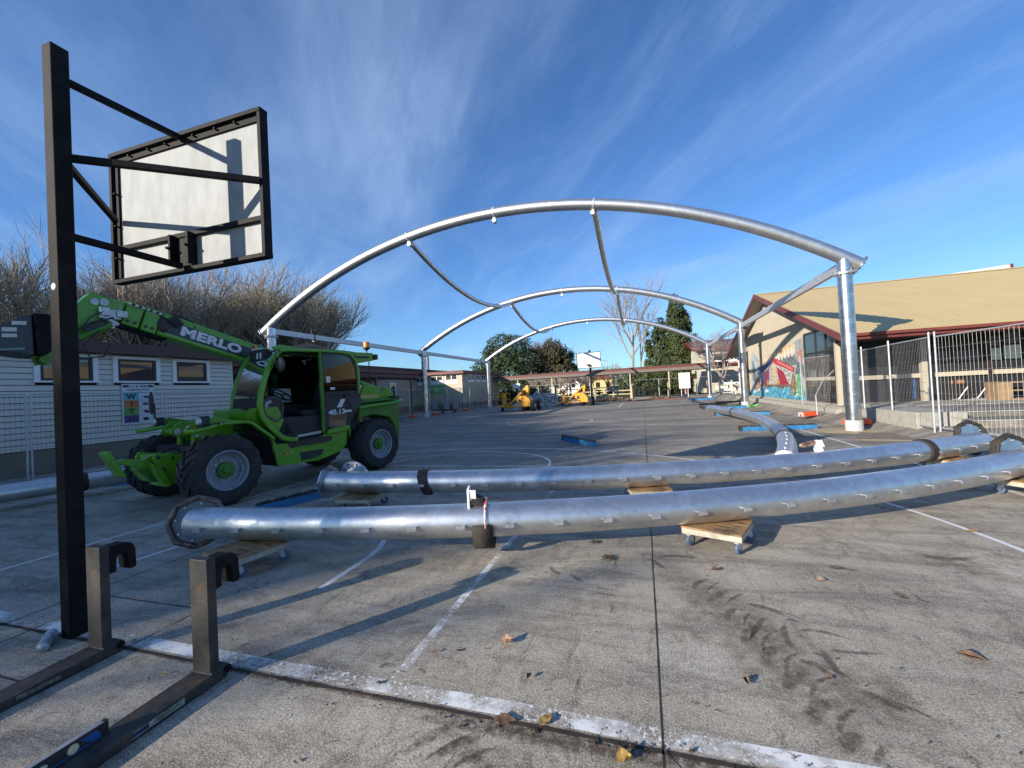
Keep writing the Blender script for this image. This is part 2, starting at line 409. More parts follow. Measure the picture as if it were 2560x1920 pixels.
KERB = M('kerb_concrete', (0.36, 0.35, 0.30), 0.9, 0.0, (0.27, 0.26, 0.22), 6, 6, 0.4, 0.7, 0.2, 50)

g = MB(); g.quad((-900, -900, -0.06), (900, -900, -0.06), (900, 1200, -0.06), (-900, 1200, -0.06))
struct(g.build('ground', GRASS, smooth=False), 'rough winter grass and earth around the school court')
# court slab with a fine grid so bump and texture sit on one sheet
g = MB(); g.box(-14.6, 8.1, -12.0, 44.0, -0.30, 0.0)
court = g.build('court', CONC, smooth=False); struct(court, 'weathered grey concrete ball court')
g = MB(); g.box(8.1, 60.0, -12.0, 21.0, -0.30, -0.01)
struct(g.build('yard', CONC, smooth=False), 'concrete yard in front of the gold roofed hall')
g = MB(); g.box(-40.0, 45.0, 44.0, 50.0, -0.25, 0.012)
struct(g.build('path', PATH, smooth=False), 'pale concrete path under the covered walkway')
Z1 = 0.0012
def line(mb, p, q, w, z=Z1):
    p, q = Vector((*p, 0)), Vector((*q, 0)); d = (q - p).normalized(); n = Vector((-d.y, d.x, 0)) * w / 2
    mb.add([(p + n)[:2] + (z,), (p - n)[:2] + (z,), (q - n)[:2] + (z,), (q + n)[:2] + (z,)], [(0, 1, 2, 3)])
def curve(mb, pts, w, z=Z1):
    L, Rr = [], []
    for i, p in enumerate(pts):
        a = Vector(pts[max(i - 1, 0)]); c = Vector(pts[min(i + 1, len(pts) - 1)]); d = (c - a).normalized(); n = Vector((-d.y, d.x)) * w / 2
        L.append((p[0] + n.x, p[1] + n.y, z)); Rr.append((p[0] - n.x, p[1] - n.y, z))
    mb.strip(Rr, L)
CX = -3.70
def cpart(mb, name, mat, label=None):
    o = mb.build(name, mat, court, smooth=False)
    if label: o['label'] = label
    return o
m = MB()
rng = random.Random(5)
xs = [-11.5 + i * 0.12 for i in range(int(15.75 / 0.12) + 1)]
up = [(x, 1.945 + 0.006 * noise.noise(Vector((x * 2.1, 3, 0))) + 0.004 * noise.noise(Vector((x * 9, 7, 0))), Z1) for x in xs]
dn = [(x, 1.850 + 0.008 * noise.noise(Vector((x * 1.7, 1, 0))) + 0.006 * noise.noise(Vector((x * 11, 2, 0))), Z1) for x in xs]
m.strip(dn, up); cpart(m, 'painted_line', PAINT_WORN, 'broad flaking white baseline')
m = MB(); line(m, (-1.34, 1.96), (-1.34, 7.97), 0.055); cpart(m, 'painted_line', PAINT_WORN, 'worn white key line')
m = MB(); line(m, (-6.10, 1.96), (-6.10, 7.97), 0.05); cpart(m, 'painted_line', PAINT)
m = MB(); line(m, (-6.13, 8.0), (-1.31, 8.0), 0.05); cpart(m, 'painted_line', PAINT)
m = MB(); curve(m, arc_pts((CX, 8.03), 1.86, 0, math.pi, 40), 0.05); cpart(m, 'painted_line', PAINT)
m = MB(); curve(m, arc_pts((CX, 3.95), 6.58, R(3), R(177), 90), 0.05); line(m, (2.88, 1.96), (2.87, 4.3), 0.05); line(m, (-10.28, 1.96), (-10.27, 4.3), 0.05); cpart(m, 'painted_line', PAINT)
m = MB(); pts = [(-2.545, 2.76)] + arc_pts((CX - 0.02, 3.30), 1.17, 0, math.pi, 30) + [(-4.95, 2.76)]; curve(m, pts, 0.055); cpart(m, 'painted_line', PAINT)
m = MB(); line(m, (4.10, 1.96), (4.25, 36.5), 0.05); line(m, (-11.5, 1.96), (-11.5, 36.5), 0.05); cpart(m, 'painted_line', PAINT)
m = MB(); line(m, (-11.47, 19.1), (4.12, 19.1), 0.05); cpart(m, 'painted_line', PAINT_FAINT)
m = MB(); c = arc_pts((-4.1, 18.75), 1.9, 0, 2 * math.pi, 60); curve(m, c, 0.05, Z1 * 1.5); cpart(m, 'painted_line', PAINT)
m = MB(); c = arc_pts((-4.1, 18.75), 0.9, R(20), R(200), 30); curve(m, c, 0.05); cpart(m, 'painted_line', PAINT_FAINT)
m = MB(); line(m, (-1.65, 29.6), (-1.65, 36.5), 0.07); line(m, (-6.1, 29.6), (-6.1, 36.5), 0.05); line(m, (-6.1, 29.57), (-1.62, 29.57), 0.05); cpart(m, 'painted_line', PAINT)
m = MB(); curve(m, arc_pts((CX, 34.6), 6.58, R(180), R(360), 60), 0.05); cpart(m, 'painted_line', PAINT)
m = MB(); line(m, (-1.5, 13.4), (1.1, 11.4), 0.04); line(m, (0.4, 17.0), (1.0, 17.2), 0.04); line(m, (1.0, 17.2), (1.1, 16.6), 0.04); cpart(m, 'painted_line', PAINT_FAINT)
# slab joints: wobbling dark seams
def seam(p, q, w, z=0.0022, wob=0.003, step=0.05):
    p, q = Vector(p), Vector(q); L = (q - p).length; d = (q - p) / L; nn = Vector((-d.y, d.x)); n = min(int(L / step), 700); a = []; b = []
    for i in range(n + 1):
        t = L * i / n; c = p + d * t + nn * wob * noise.noise(Vector((t * 1.3, p.x, p.y))) * 2
        ww = w * (0.75 + 0.6 * noise.noise(Vector((t * 9, 5 + p.x, p.y)))) / 2
        a.append((c.x + nn.x * ww, c.y + nn.y * ww, z)); b.append((c.x - nn.x * ww, c.y - nn.y * ww, z))
    mb = MB(); mb.strip(b, a); return mb
for p, q, w in (((0, -3), (0, 5), 0.011), ((0, 5), (0, 44), 0.016), ((-4.5, -3), (-4.5, 8), 0.012), ((-4.5, 8), (-4.5, 44), 0.014), ((-9.0, -3), (-9.0, 44), 0.014),
                ((-14, 1.822), (8, 1.822), 0.030), ((-14, 10.9), (8, 10.9), 0.012), ((-14, 19.95), (8, 19.95), 0.012), ((4.5, 5), (4.5, 44), 0.012)):
    cpart(seam(p, q, w), 'slab_joint', JOINT)
for p, q in (((-4.15, 1.45), (-3.2, 1.45)), ((-3.2, 1.45), (-3.2, 2.3)), ((-3.2, 2.3), (-4.2, 2.3)), ((-4.2, 2.3), (-4.15, 1.45))):
    cpart(seam(p, q, 0.012), 'slab_joint', JOINT)
# brown dirt stuck along the baseline seam, scrub marks and stains with shapes of their own
def stain_mat(name, col, thr=0.5, sc=9, stretch=(1, 1, 1), amax=0.75, rot=0):
    m = bpy.data.materials.new(name); m.use_nodes = True; nt = m.node_tree; b = nt.nodes['Principled BSDF']
    b.inputs['Base Color'].default_value = (*col, 1); b.inputs['Roughness'].default_value = 0.95
    tc = nt.nodes.new('ShaderNodeTexCoord'); mp = nt.nodes.new('ShaderNodeMapping'); mp.inputs['Scale'].default_value = stretch; mp.inputs['Rotation'].default_value = (0, 0, rot)
    nt.links.new(tc.outputs['Object'], mp.inputs[0])
    n = nt.nodes.new('ShaderNodeTexNoise'); n.inputs['Scale'].default_value = sc; n.inputs['Detail'].default_value = 9; n.inputs['Roughness'].default_value = 0.8
    nt.links.new(mp.outputs[0], n.inputs['Vector'])
    r_ = nt.nodes.new('ShaderNodeMapRange'); r_.inputs['From Min'].default_value = thr - 0.08; r_.inputs['From Max'].default_value = thr + 0.12; r_.inputs['To Max'].default_value = amax
    nt.links.new(n.outputs['Fac'], r_.inputs['Value'])
    # fade to nothing at the rim of the mark (stored on the mesh)
    at = nt.nodes.new('ShaderNodeAttribute'); at.attribute_name = 'edge'
    mu = nt.nodes.new('ShaderNodeMath'); mu.operation = 'MULTIPLY'; nt.links.new(r_.outputs[0], mu.inputs[0]); nt.links.new(at.outputs['Fac'], mu.inputs[1])
    nt.links.new(mu.outputs[0], b.inputs['Alpha']); return m
ST_BROWN = stain_mat('brown_leaf_stain', (0.085, 0.060, 0.042), 0.47, 24, (1, 1, 1), 0.75)
ST_GREY = stain_mat('grey_rubber_scrub', (0.075, 0.073, 0.072), 0.42, 24, (1, 1, 1), 0.60)
ST_WASH = stain_mat('faint_brown_wash', (0.17, 0.13, 0.095), 0.47, 11, (1, 1, 1), 0.42)
def mark(pts, w, mat, z, name='scrub_mark'):
    """a stroke of dirt along pts, fading to its rims"""
    n = len(pts); V = []; E = []; K = (-1, -0.6, 0, 0.6, 1)
    for i, p in enumerate(pts):
        a = Vector(pts[max(i - 1, 0)]); c = Vector(pts[min(i + 1, n - 1)]); d = (c - a).normalized(); nn = Vector((-d.y, d.x))
        tt = i / (n - 1); env = min(1.0, 5 * min(tt, 1 - tt) + 0.02); ww = w * (0.45 + 0.55 * math.sin(math.pi * min(max(tt, 0.03), 0.97)))
        for k in K:
            V.append((p[0] + nn.x * k * ww, p[1] + nn.y * k * ww, z)); E.append(env * (1 - abs(k)) ** 0.35 if abs(k) < 1 else 0.0)
    F = [(i * 5 + j, i * 5 + j + 1, (i + 1) * 5 + j + 1, (i + 1) * 5 + j) for i in range(n - 1) for j in range(4)]
    mb = MB(); mb.add(V, F); o = mb.build(name, mat, court, smooth=False)
    at = o.data.attributes.new('edge', 'FLOAT', 'POINT'); at.data.foreach_set('value', E); return o
def bez(p0, p1, p2, n=16): return [tuple(Vector(p0) * (1 - t) ** 2 + Vector(p1) * 2 * t * (1 - t) + Vector(p2) * t * t) for t in [i / n for i in range(n + 1)]]
zz = 0.0004
def nextz():
    global zz
    zz += 0.00001; return zz
for p0, p1, p2, w in [((0.757, 2.958), (0.68, 2.81), (0.72, 2.652), 0.035), ((0.785, 2.869), (0.912, 2.933), (1.039, 2.836), 0.03), ((0.904, 2.716), (0.932, 2.684), (1.17, 2.737), 0.028), ((0.854, 2.713), (0.854, 2.621), (0.866, 2.435), 0.035), ((0.753, 2.976), (0.805, 3.028), (0.839, 2.955), 0.02), ((-0.016, 3.837), (0.023, 3.714), (0.1, 3.608), 0.04), ((0.055, 3.849), (0.188, 3.95), (0.389, 3.87), 0.045), ((2.07, 4.272), (2.162, 4.13), (2.466, 4.269), 0.07), ((0.512, 2.704), (0.623, 2.99), (0.674, 3.001), 0.03), ((-0.424, 3.198), (-0.356, 3.182), (-0.265, 3.185), 0.02), ((-0.409, 3.115), (-0.337, 3.101), (-0.247, 3.092), 0.02), ((-0.65, 3.409), (-0.574, 3.291), (-0.499, 3.258), 0.035), ((-0.839, 3.518), (-0.759, 3.355), (-0.705, 3.382), 0.035)]:
    mark(bez(p0, p1, p2), w * 0.7, ST_GREY, nextz())
for p0, p1, p2, w in [((0.261, 3.294), (0.313, 3.445), (0.403, 3.491), 0.04), ((0.354, 3.135), (0.402, 3.243), (0.519, 3.344), 0.05), ((0.418, 2.886), (0.444, 3.038), (0.512, 3.074), 0.04), ((0.468, 2.661), (0.488, 2.805), (0.599, 2.885), 0.05), ((0.523, 2.461), (0.551, 2.646), (0.673, 2.689), 0.055), ((0.573, 2.283), (0.623, 2.456), (0.717, 2.492), 0.06), ((0.609, 2.092), (0.652, 2.245), (0.764, 2.293), 0.06), ((0.683, 1.978), (0.722, 2.064), (0.797, 2.1), 0.06), ((0.569, 3.155), (0.672, 3.152), (0.785, 3.024), 0.05), ((0.7, 2.587), (0.787, 2.563), (0.816, 2.474), 0.05), ((0.884, 2.39), (0.976, 2.354), (1.04, 2.274), 0.05), ((1.313, 3.911), (1.35, 3.852), (1.417, 3.881), 0.08), ((1.571, 3.55), (1.562, 3.449), (1.599, 3.409), 0.06), ((0.133, 2.133), (0.158, 2.151), (0.178, 2.127), 0.025), ((-1.054, 1.546), (-0.966, 1.682), (-0.873, 1.767), 0.05), ((-0.918, 1.544), (-0.866, 1.657), (-0.739, 1.717), 0.05), ((-0.809, 1.588), (-0.765, 1.635), (-0.699, 1.59), 0.06), ((-0.721, 1.782), (-0.682, 1.845), (-0.616, 1.828), 0.04), ((-0.954, 1.803), (-0.939, 1.829), (-0.887, 1.796), 0.04), ((-1.486, 2.011), (-1.463, 2.064), (-1.394, 2.048), 0.035), ((-1.258, 2.048), (-1.236, 2.068), (-1.204, 2.03), 0.02)]:
    mark(bez(p0, p1, p2), w * 0.7, ST_BROWN, nextz())
    mark([(x + 0.09, y - 0.03) for x, y in bez(p0, p1, p2)], w * 0.3, ST_BROWN, nextz())
for p0, p1, p2, w in [((-0.015, 3.895), (0.444, 3.038), (0.7, 2.587), 0.22), ((0.633, 2.992), (0.816, 2.474), (1.029, 2.148), 0.28), ((0.429, 2.949), (0.574, 2.419), (0.717, 1.962), 0.2), ((1.973, 4.312), (2.221, 4.14), (2.331, 3.749), 0.22)]:
    mark(bez(p0, p1, p2, 24), w, ST_WASH, nextz())
mark([(-4.5 + 0.2 * i, 1.815 + 0.004 * math.sin(i * 1.9)) for i in range(46)], 0.028, ST_BROWN, nextz(), 'seam_dirt')
mark([(-1.2, 1.77), (-0.8, 1.76), (-0.4, 1.77), (0.3, 1.79), (0.8, 1.78)], 0.05, ST_BROWN, nextz(), 'seam_dirt')

# ------------------------------------------------------------------ leaves, twigs and crumbs
LEAFB = M('dry_brown_leaf', (0.12, 0.060, 0.034), 0.7, 0.0, (0.19, 0.105, 0.055), 45, 5, 0.4, 0.65, 0.3, 80)
LEAFY = M('dry_yellow_leaf', (0.40, 0.27, 0.08), 0.6, 0.0, (0.22, 0.11, 0.035), 45, 6, 0.42, 0.62, 0.3, 80)
LEAFT = M('dry_tan_leaf', (0.36, 0.23, 0.14), 0.6, 0.0, (0.21, 0.12, 0.07), 45, 6, 0.42, 0.62, 0.3, 80)
LITTER = M('leaf_litter_crumbs', (0.060, 0.040, 0.028), 0.9, 0.0, (0.03, 0.022, 0.018), 3)
def leaf(loc, size, rot, mat, label, curl=0.35, aspect=0.55, tilt=0.0):
    mb = MB(); n = 12; rows = []
    for i in range(n + 1):
        t = i / n; w = aspect * size * math.sin(math.pi * t ** 0.85) * (1 + 0.10 * math.sin(i * 1.9 + size * 50)) / 2
        x = (t - 0.5) * size
        for k in (-1, -0.5, 0, 0.5, 1):
            z = 0.008 + curl * size * (abs(k) ** 2 * 0.5 * math.sin(math.pi * t) + 0.35 * (t - 0.5) ** 2) + 0.0012 * math.sin(i * 1.1 + k * 2)
            rows.append((x, k * w, z))
    f = [(i * 5 + j, i * 5 + j + 1, (i + 1) * 5 + j + 1, (i + 1) * 5 + j) for i in range(n) for j in range(4)]
    c, s = math.cos(rot), math.sin(rot)
    mb.add([(x * c - y * s, x * s + y * c, z) for x, y, z in rows], f)
    mb.tube([(-0.5 * size * c, -0.5 * size * s, 0.012), (-0.75 * size * c, -0.75 * size * s, 0.02)], 0.0012, 4)
    o = mb.build('fallen_leaf', mat); o.location = (*loc, 0.004); o['group'] = 'dry leaves fallen on the concrete'
    tag(o, label, 'leaf'); return o
leaf((-0.497, 1.857), 0.085, 1.1, LEAFY, 'yellow leaf lying across the flaking white baseline', curl=0.2)
leaf((-0.848, 2.372), 0.085, 0.3, LEAFT, 'curled tan leaf casting a shadow right of the worn key line', curl=0.9)
leaf((-0.643, 2.122), 0.045, 1.3, LEAFB, 'small reddish leaf on bare concrete above the baseline', curl=0.6)
leaf((-0.678, 1.819), 0.105, 0.1, LEAFB, 'broad dark brown leaf just below the baseline seam', curl=0.06, aspect=0.6)
leaf((-0.149, 1.726), 0.08, 0.5, LEAFY, 'yellow leaf at the bottom edge left of the slab joint', curl=0.9)
leaf((-1.229, 2.203), 0.035, 0.8, LEAFT, 'tiny pale leaf near the foot of the key line', curl=0.6)
leaf((1.159, 3.583), 0.07, 0.2, LEAFT, 'pale orange leaf on open concrete right of the dolly', curl=0.5)
leaf((1.536, 2.767), 0.11, -0.5, LEAFB, 'long brown leaf at far right of the near concrete', curl=0.35)
leaf((0.406, 2.322), 0.05, 1.9, LEAFB, 'crumpled brown leaf among twigs right of the slab joint', curl=0.9)
leaf((0.802, 2.435), 0.035, 0.6, LEAFB, 'small red brown leaf below the grey rubber marks', curl=0.6)
leaf((2.793, 4.9), 0.1, 0.1, LEAFY, 'yellow leaf beside the white sideline on the right', curl=0.2)
leaf((0.466, 3.633), 0.06, 0.3, LEAFB, 'shrivelled dark leaf below the wooden dolly', curl=0.9)
leaf((-2.653, 1.686), 0.05, 0.35, LEAFY, 'thin yellow leaf between the two fork tines', curl=0.2, aspect=0.3)
lm = MB(); rl = random.Random(11)
for i in range(900):
    y = 0.9 + 8.5 * rl.random() ** 1.8; x = rl.uniform(-4.5 - y * 0.2, 2.5 + y * 0.75)
    if rl.random() < 0.13: y = 1.80 + rl.gauss(0, 0.05); x = rl.uniform(-2.5, 1.0)
    s = rl.uniform(0.004, 0.012) * (1 + 0.9 * (rl.random() < 0.12)); a = rl.uniform(0, 6.28)
    if rl.random() < 0.35:   # twig, slightly bent
        L = s * rl.uniform(1.5, 3.5); b = a + rl.uniform(-0.9, 0.9)
        lm.tube([(x, y, 0.006), (x + L * math.cos(a), y + L * math.sin(a), 0.008), (x + L * math.cos(a) + L * .8 * math.cos(b), y + L * math.sin(a) + L * .8 * math.sin(b), 0.006)], 0.0012, 4)
    else:                    # crumb or scrap of leaf
        vs = []
        for k in range(6):
            th = a + k * math.pi / 3; rr = s * rl.uniform(0.35, 1.0); vs.append((x + rr * math.cos(th), y + rr * math.sin(th) * 0.7, 0.0065 + rl.uniform(0, 0.004)))
        vs.append((x, y, 0.008 + s * 0.5)); lm.add(vs, [(k, (k + 1) % 6, 6) for k in range(6)])
tag(lm.build('leaf_litter', LITTER, smooth=False), 'scattered twigs and dark leaf crumbs across the near concrete', 'leaf litter', kind='stuff')
# ================================================================== CANOPY FRAME (standing arches)
XL, XR = -13.79, 5.14
XC = (XL + XR) / 2
YS = (12.98, 25.01, 37.18)
AR, ACZ = 17.26, 7.33 - 17.26
def arch_pt(x, y): return Vector((x, y, ACZ + math.sqrt(AR * AR - (x - XC) ** 2)))
canopy = thing('canopy_frame', 'tall galvanised steel canopy frame of three bolted arches standing over the court', 'canopy frame', (XC, YS[0], 0))
for yi, y in enumerate(YS):
    a_end = math.asin((XR - XC + 0.34) / AR)
    pts = [(XC + AR * math.sin(a), y, ACZ + AR * math.cos(a)) for a in [a_end * (2 * i / 72 - 1) for i in range(73)]]
    mb = MB(); mb.tube(pts, 0.172, 28)
    arch = mb.build('arch', GALV, canopy)
    for s in (-1, 1):      # end plate with clipped corners and bolts
        a = s * a_end; c = Vector((XC + AR * math.sin(a), y, ACZ + AR * math.cos(a))); t = Vector((math.cos(a), 0, -math.sin(a))) * s
        up = Vector((0, 1, 0)).cross(t)
        mb = MB(); mb.prism([(0.24 * math.cos(R(22.5 + 45 * k)), 0.24 * math.sin(R(22.5 + 45 * k))) for k in range(8)], c, (0, 1, 0), up, t, 0.0, 0.02)
        for k in range(8):
            q = c + Vector((0, 1, 0)) * 0.195 * math.cos(R(45 * k)) + up * 0.195 * math.sin(R(45 * k)); mb.cyl(q - t * 0.02, q + t * 0.045, 0.014, n=6)
        mb.build('end_plate', GALV2, arch)
        X = XC + s * (XR - XC)
        mb = MB(); mb.cyl((X, y, 0.0), (X, y, 4.06), 0.165, n=32)
        colm = mb.build('column', GALV2, canopy)
        mb = MB(); mb.cyl((X, y, 4.065), (X, y, 4.085), 0.235, n=28); mb.cyl((X, y, 4.092), (X, y, 4.112), 0.235, n=28)
        for k in range(10):
            q = (X + 0.2 * math.cos(R(36 * k)), y + 0.2 * math.sin(R(36 * k))); mb.cyl((*q, 4.03), (*q, 4.15), 0.014, n=6)
        mb.build('flange', GALVT, colm)
        mb = MB(); mb.cyl((X, y, 4.113), (X, y, 4.50), 0.166, n=32); mb.build('spigot', GALV2, arch)
        mb = MB(); mb.lathe([(0.16, 0.0), (0.195, 0.0), (0.195, 0.30), (0.16, 0.30)], (X, y, 0.0), (0, 0, 1), 28)
        mb.build('base_sleeve', M('white_plastic_sleeve', (0.50, 0.50, 0.50), 0.5), colm)
    if yi == 2:             # small fixing cleats on top of the outer arches
        for k in range(-21, 22):
            a = k * 0.43 / AR; c = Vector((XC + AR * math.sin(a), y, ACZ + AR * math.cos(a))); n_ = Vector((math.sin(a), 0, math.cos(a))); t = Vector((math.cos(a), 0, -math.sin(a)))
            mb = MB(); mb.obox(c + n_ * 0.19, t, (0, 1, 0), n_, 0.03, 0.015, 0.022); mb.build('cleat', GALV2, arch)
    for dx in (-3.2, 0.0, 3.2):   # purlin clamp rings
        p = arch_pt(XC + dx, y); a = math.asin(dx / AR); t = Vector((math.cos(a), 0, -math.sin(a))); n_ = Vector((math.sin(a), 0, math.cos(a)))
        mb = MB(); mb.cyl(p - t * 0.03, p + t * 0.03, 0.188, n=28)
        mb.obox(p - n_ * 0.2 + Vector((0, 0.0, 0)), t, (0, 1, 0), n_, 0.035, 0.07, 0.09)
        mb.cyl(p - n_ * 0.27 - Vector((0, 0.09, 0)), p - n_ * 0.27 + Vector((0, 0.09, 0)), 0.065, n=14)
        mb.build('purlin_bracket', GALVT, arch)
for bay in (0, 1):
    y0, y1 = YS[bay], YS[bay + 1]
    for dx in (-3.2, 3.2):
        x = XC + dx; z0 = arch_pt(x, y0).z - 0.12; n = 28; pts = []
        for i in range(n + 1):
            t = i / n; sag = 4 * t * (1 - t) * 0.92
            pts.append((x, y0 + 0.10 + (y1 - y0 - 0.2) * t, z0 - sag))
        mb = MB(); mb.tube(pts, 0.100, 20); mb.build('purlin', GALV, canopy)
    for X in (XL, XR):
        mb = MB(); mb.box(X - 0.06, X + 0.06, y0 + 0.15, y1 - 0.15, 4.19, 4.42)
        mb.build('eave_beam', GALVT, canopy, bevel=0.012)

# ================================================================== ARCH PIPES LYING ON THE GROUND
def ground_arch(root, c, Rr, a0, a1, z, rad, cleat_side=1, cleats=0.425, zfun=None):
    zf = zfun or (lambda a: z)
    P = lambda a: Vector((c[0] + Rr * math.cos(a), c[1] + Rr * math.sin(a), zf(a)))
    n = 70; mb = MB(); mb.tube([P(a0 + (a1 - a0) * i / n) for i in range(n + 1)], rad, 36)
    pipe = mb.build('pipe', GALV, root)
    L = abs(a1 - a0) * Rr; k = 0; s = 0.22
    while s < L - 0.15 and cleats:
        a = a0 + (a1 - a0) * s / L; p = P(a); out = Vector((math.cos(a), math.sin(a), 0)) * cleat_side; t = Vector((-math.sin(a), math.cos(a), 0))
        mb = MB()
        up = Vector((0, 0, 1)); q = p + out * (rad + 0.004) + up * 0.002
        mb.obox(q + out * 0.016, t, out, up, 0.040, 0.018, 0.004)             # shelf
        mb.obox(q + out * 0.034 - up * 0.013, t, out, up, 0.040, 0.0028, 0.013)   # turned down lip
        mb.obox(q - out * 0.002, t, out, up, 0.047, 0.008, 0.006)             # weld
        mb.build('cleat', STEEL, root)
        s += cleats; k += 1
    return P, pipe
def octo(r): return [(r * math.cos(R(22.5 + 45 * k)), r * math.sin(R(22.5 + 45 * k))) for k in range(8)]
def pipe_end(root, P, a, sgn, c, wrapped, rad=0.15, tilt=18, plate=True):
    """end plate across the pipe plus a flanged spigot on the hollow side; sgn = outward sense of the angle"""
    p = P(a); t = Vector((-math.sin(a), math.cos(a), 0)) * sgn; inn = Vector((-math.cos(a), -math.sin(a), 0))
    side = (inn * math.cos(R(tilt)) + Vector((0, 0, 1)) * math.sin(R(tilt))).normalized(); up = t.cross(side)
    mb = MB(); mb.prism(octo(0.235), p, side, up, t, 0.0, 0.016)
    for k in range(8): 
        q = p + side * 0.2 * math.cos(R(45 * k)) + up * 0.2 * math.sin(R(45 * k)); mb.cyl(q, q + t * 0.03, 0.012, n=6)
    if plate: mb.build('end_plate', GALV2, root)
    b = p - t * (0.30 if plate else 0.05)
    mb = MB(); mb.cyl(b, b + side * 0.17, rad * 0.98, n=28); sp = mb.build('spigot', GALV2, root)
    mb = MB(); f0 = b + side * 0.17
    mb.cyl(f0, f0 + side * 0.02, 0.235, n=32); mb.cyl(f0 + side * 0.02, f0 + side * 0.023, 0.15, n=28)
    mb.build('flange', GALV2, sp)
    mb = MB()
    for k in range(8):
        th = R(45 * k + 20); q = f0 + t * 0.195 * math.cos(th) + up * 0.195 * math.sin(th); mb.cyl(q - side * 0.012, q + side * 0.034, 0.012, n=8)
    mb.build('bolt_ring', BLACKSTEEL, sp)
    if wrapped and plate:
        rg = random.Random(int(a * 1000) + wrapped)
        mb = MB(); prof = []
        pts = []
        for k in range(32):
            th = 2 * math.pi * k / 32; rr = 0.222 / math.cos((th % (math.pi / 4)) - math.pi / 8) + rg.uniform(-0.004, 0.006)
            pts.append(p + t * (0.010 + rg.uniform(-0.012, 0.012)) + side * rr * math.cos(th) + up * rr * math.sin(th))
        mb.tube(pts, [0.024 + rg.uniform(-0.004, 0.005) for _ in range(32)], 8, closed=True)
        mb.tube([q_ + t * 0.022 for q_ in pts], [0.020 + rg.uniform(-0.003, 0.004) for _ in range(32)], 8, closed=True)
        mb.tube([q_ - t * 0.022 for q_ in pts], [0.019 + rg.uniform(-0.003, 0.004) for _ in range(32)], 8, closed=True)
        mb.build('edge_wrap', TAPEWRAP, root)
    if wrapped:
        rg = random.Random(int(a * 1000) + wrapped)
        mb = MB(); pts = [f0 + side * 0.01 + t * 0.242 * math.cos(2 * math.pi * k / 32) + up * 0.242 * math.sin(2 * math.pi * k / 32) for k in range(32)]
        mb.tube(pts, [0.024 + rg.uniform(-0.004, 0.005) for _ in range(32)], 10, closed=True)
        mb.tube([q_ - side * 0.03 for q_ in pts], [0.022 + rg.uniform(-0.004, 0.005) for _ in range(32)], 8, closed=True)
        mb.build('edge_wrap', TAPEWRAP if not plate and sgn < 0 else FOAM, root)
def mitre_end(root, P, a, sgn, rad, phi, lift, film, face, seed):
    """big bolted plate set askew across the pipe end, its rim wrapped against knocks"""
    p = P(a); t = Vector((-math.sin(a), math.cos(a), 0)) * sgn; out = Vector((math.cos(a), math.sin(a), 0))
    nb = (-t * math.cos(R(phi)) + out * math.sin(R(phi)) + Vector((0, 0, 0.18))).normalized()      # side the pipe leaves from
    sd = nb.cross(Vector((0, 0, 1))).normalized(); up = sd.cross(nb); c = p - out * 0.03 + Vector((0, 0, lift)) + t * 0.02
    mb = MB(); mb.prism([(x * rad / 0.235, y * rad / 0.235) for x, y in octo(0.235)], c, sd, up, nb, -0.02, 0.0); pl = mb.build('end_plate', face, root)
    for k in range(8):
        th = R(45 * k + 12); q = c + sd * rad * .8 * math.cos(th) + up * rad * .8 * math.sin(th); mb = MB(); mb.cyl(q - nb * 0.03, q + nb * 0.012, 0.011, n=8); mb.build('bolt', STEEL, pl)
    rg = random.Random(seed); N = 40; mb = MB()
    for dn, r0_, dr in ((0.016, 0.020, 0.006), (-0.012, 0.024, 0.014), (-0.042, 0.021, 0.004)):
        pts = []
        for k in range(N):
            th = 2 * math.pi * k / N; rr = (rad * 0.945) / math.cos((th % (math.pi / 4)) - math.pi / 8) + rg.uniform(-0.004, 0.006) + dr
            pts.append(c + nb * (dn + rg.uniform(-.004, .004)) + sd * rr * math.cos(th) + up * rr * math.sin(th))
        mb.tube(pts, [r0_ + rg.uniform(-0.004, 0.005) for _ in range(N)], 8, closed=True)
    mb.build('edge_wrap', film, root)
def foam_band(root, P, a, w=0.09, rad=0.15, jag=0.0, mat=None, skew=0.0):
    p = P(a); t = Vector((-math.sin(a), math.cos(a), 0)); out = Vector((math.cos(a), math.sin(a), 0)); up = Vector((0, 0, 1))
    mb = MB(); n = 36; L = []; rg = random.Random(int(a * 977))
    prof = [(-w / 2, 0.004), (-w / 2, 0.016), (-w * .1, 0.022), (w / 2, 0.015), (w / 2, 0.004)]
    for k in range(n):
        th = 2 * math.pi * k / n; o = rg.uniform(-0.003, 0.003)
        sh = jag * (1 - abs(math.sin(th / 2 + 0.4)) * 2)
        for (dx, dr) in prof:
            rr = rad + dr + (rg.uniform(0, 0.003) if dr > 0.01 else 0)
            L.append(p + t * (dx + o + sh) + (out * math.cos(th) + up * math.sin(th)) * rr)
    m_ = len(prof); F = [(k * m_ + j, k * m_ + j + 1, ((k + 1) % n) * m_ + j + 1, ((k + 1) % n) * m_ + j) for k in range(n) for j in range(m_ - 1)]
    mb.add(L, F); return mb.build('foam_band', mat or FOAM, root)
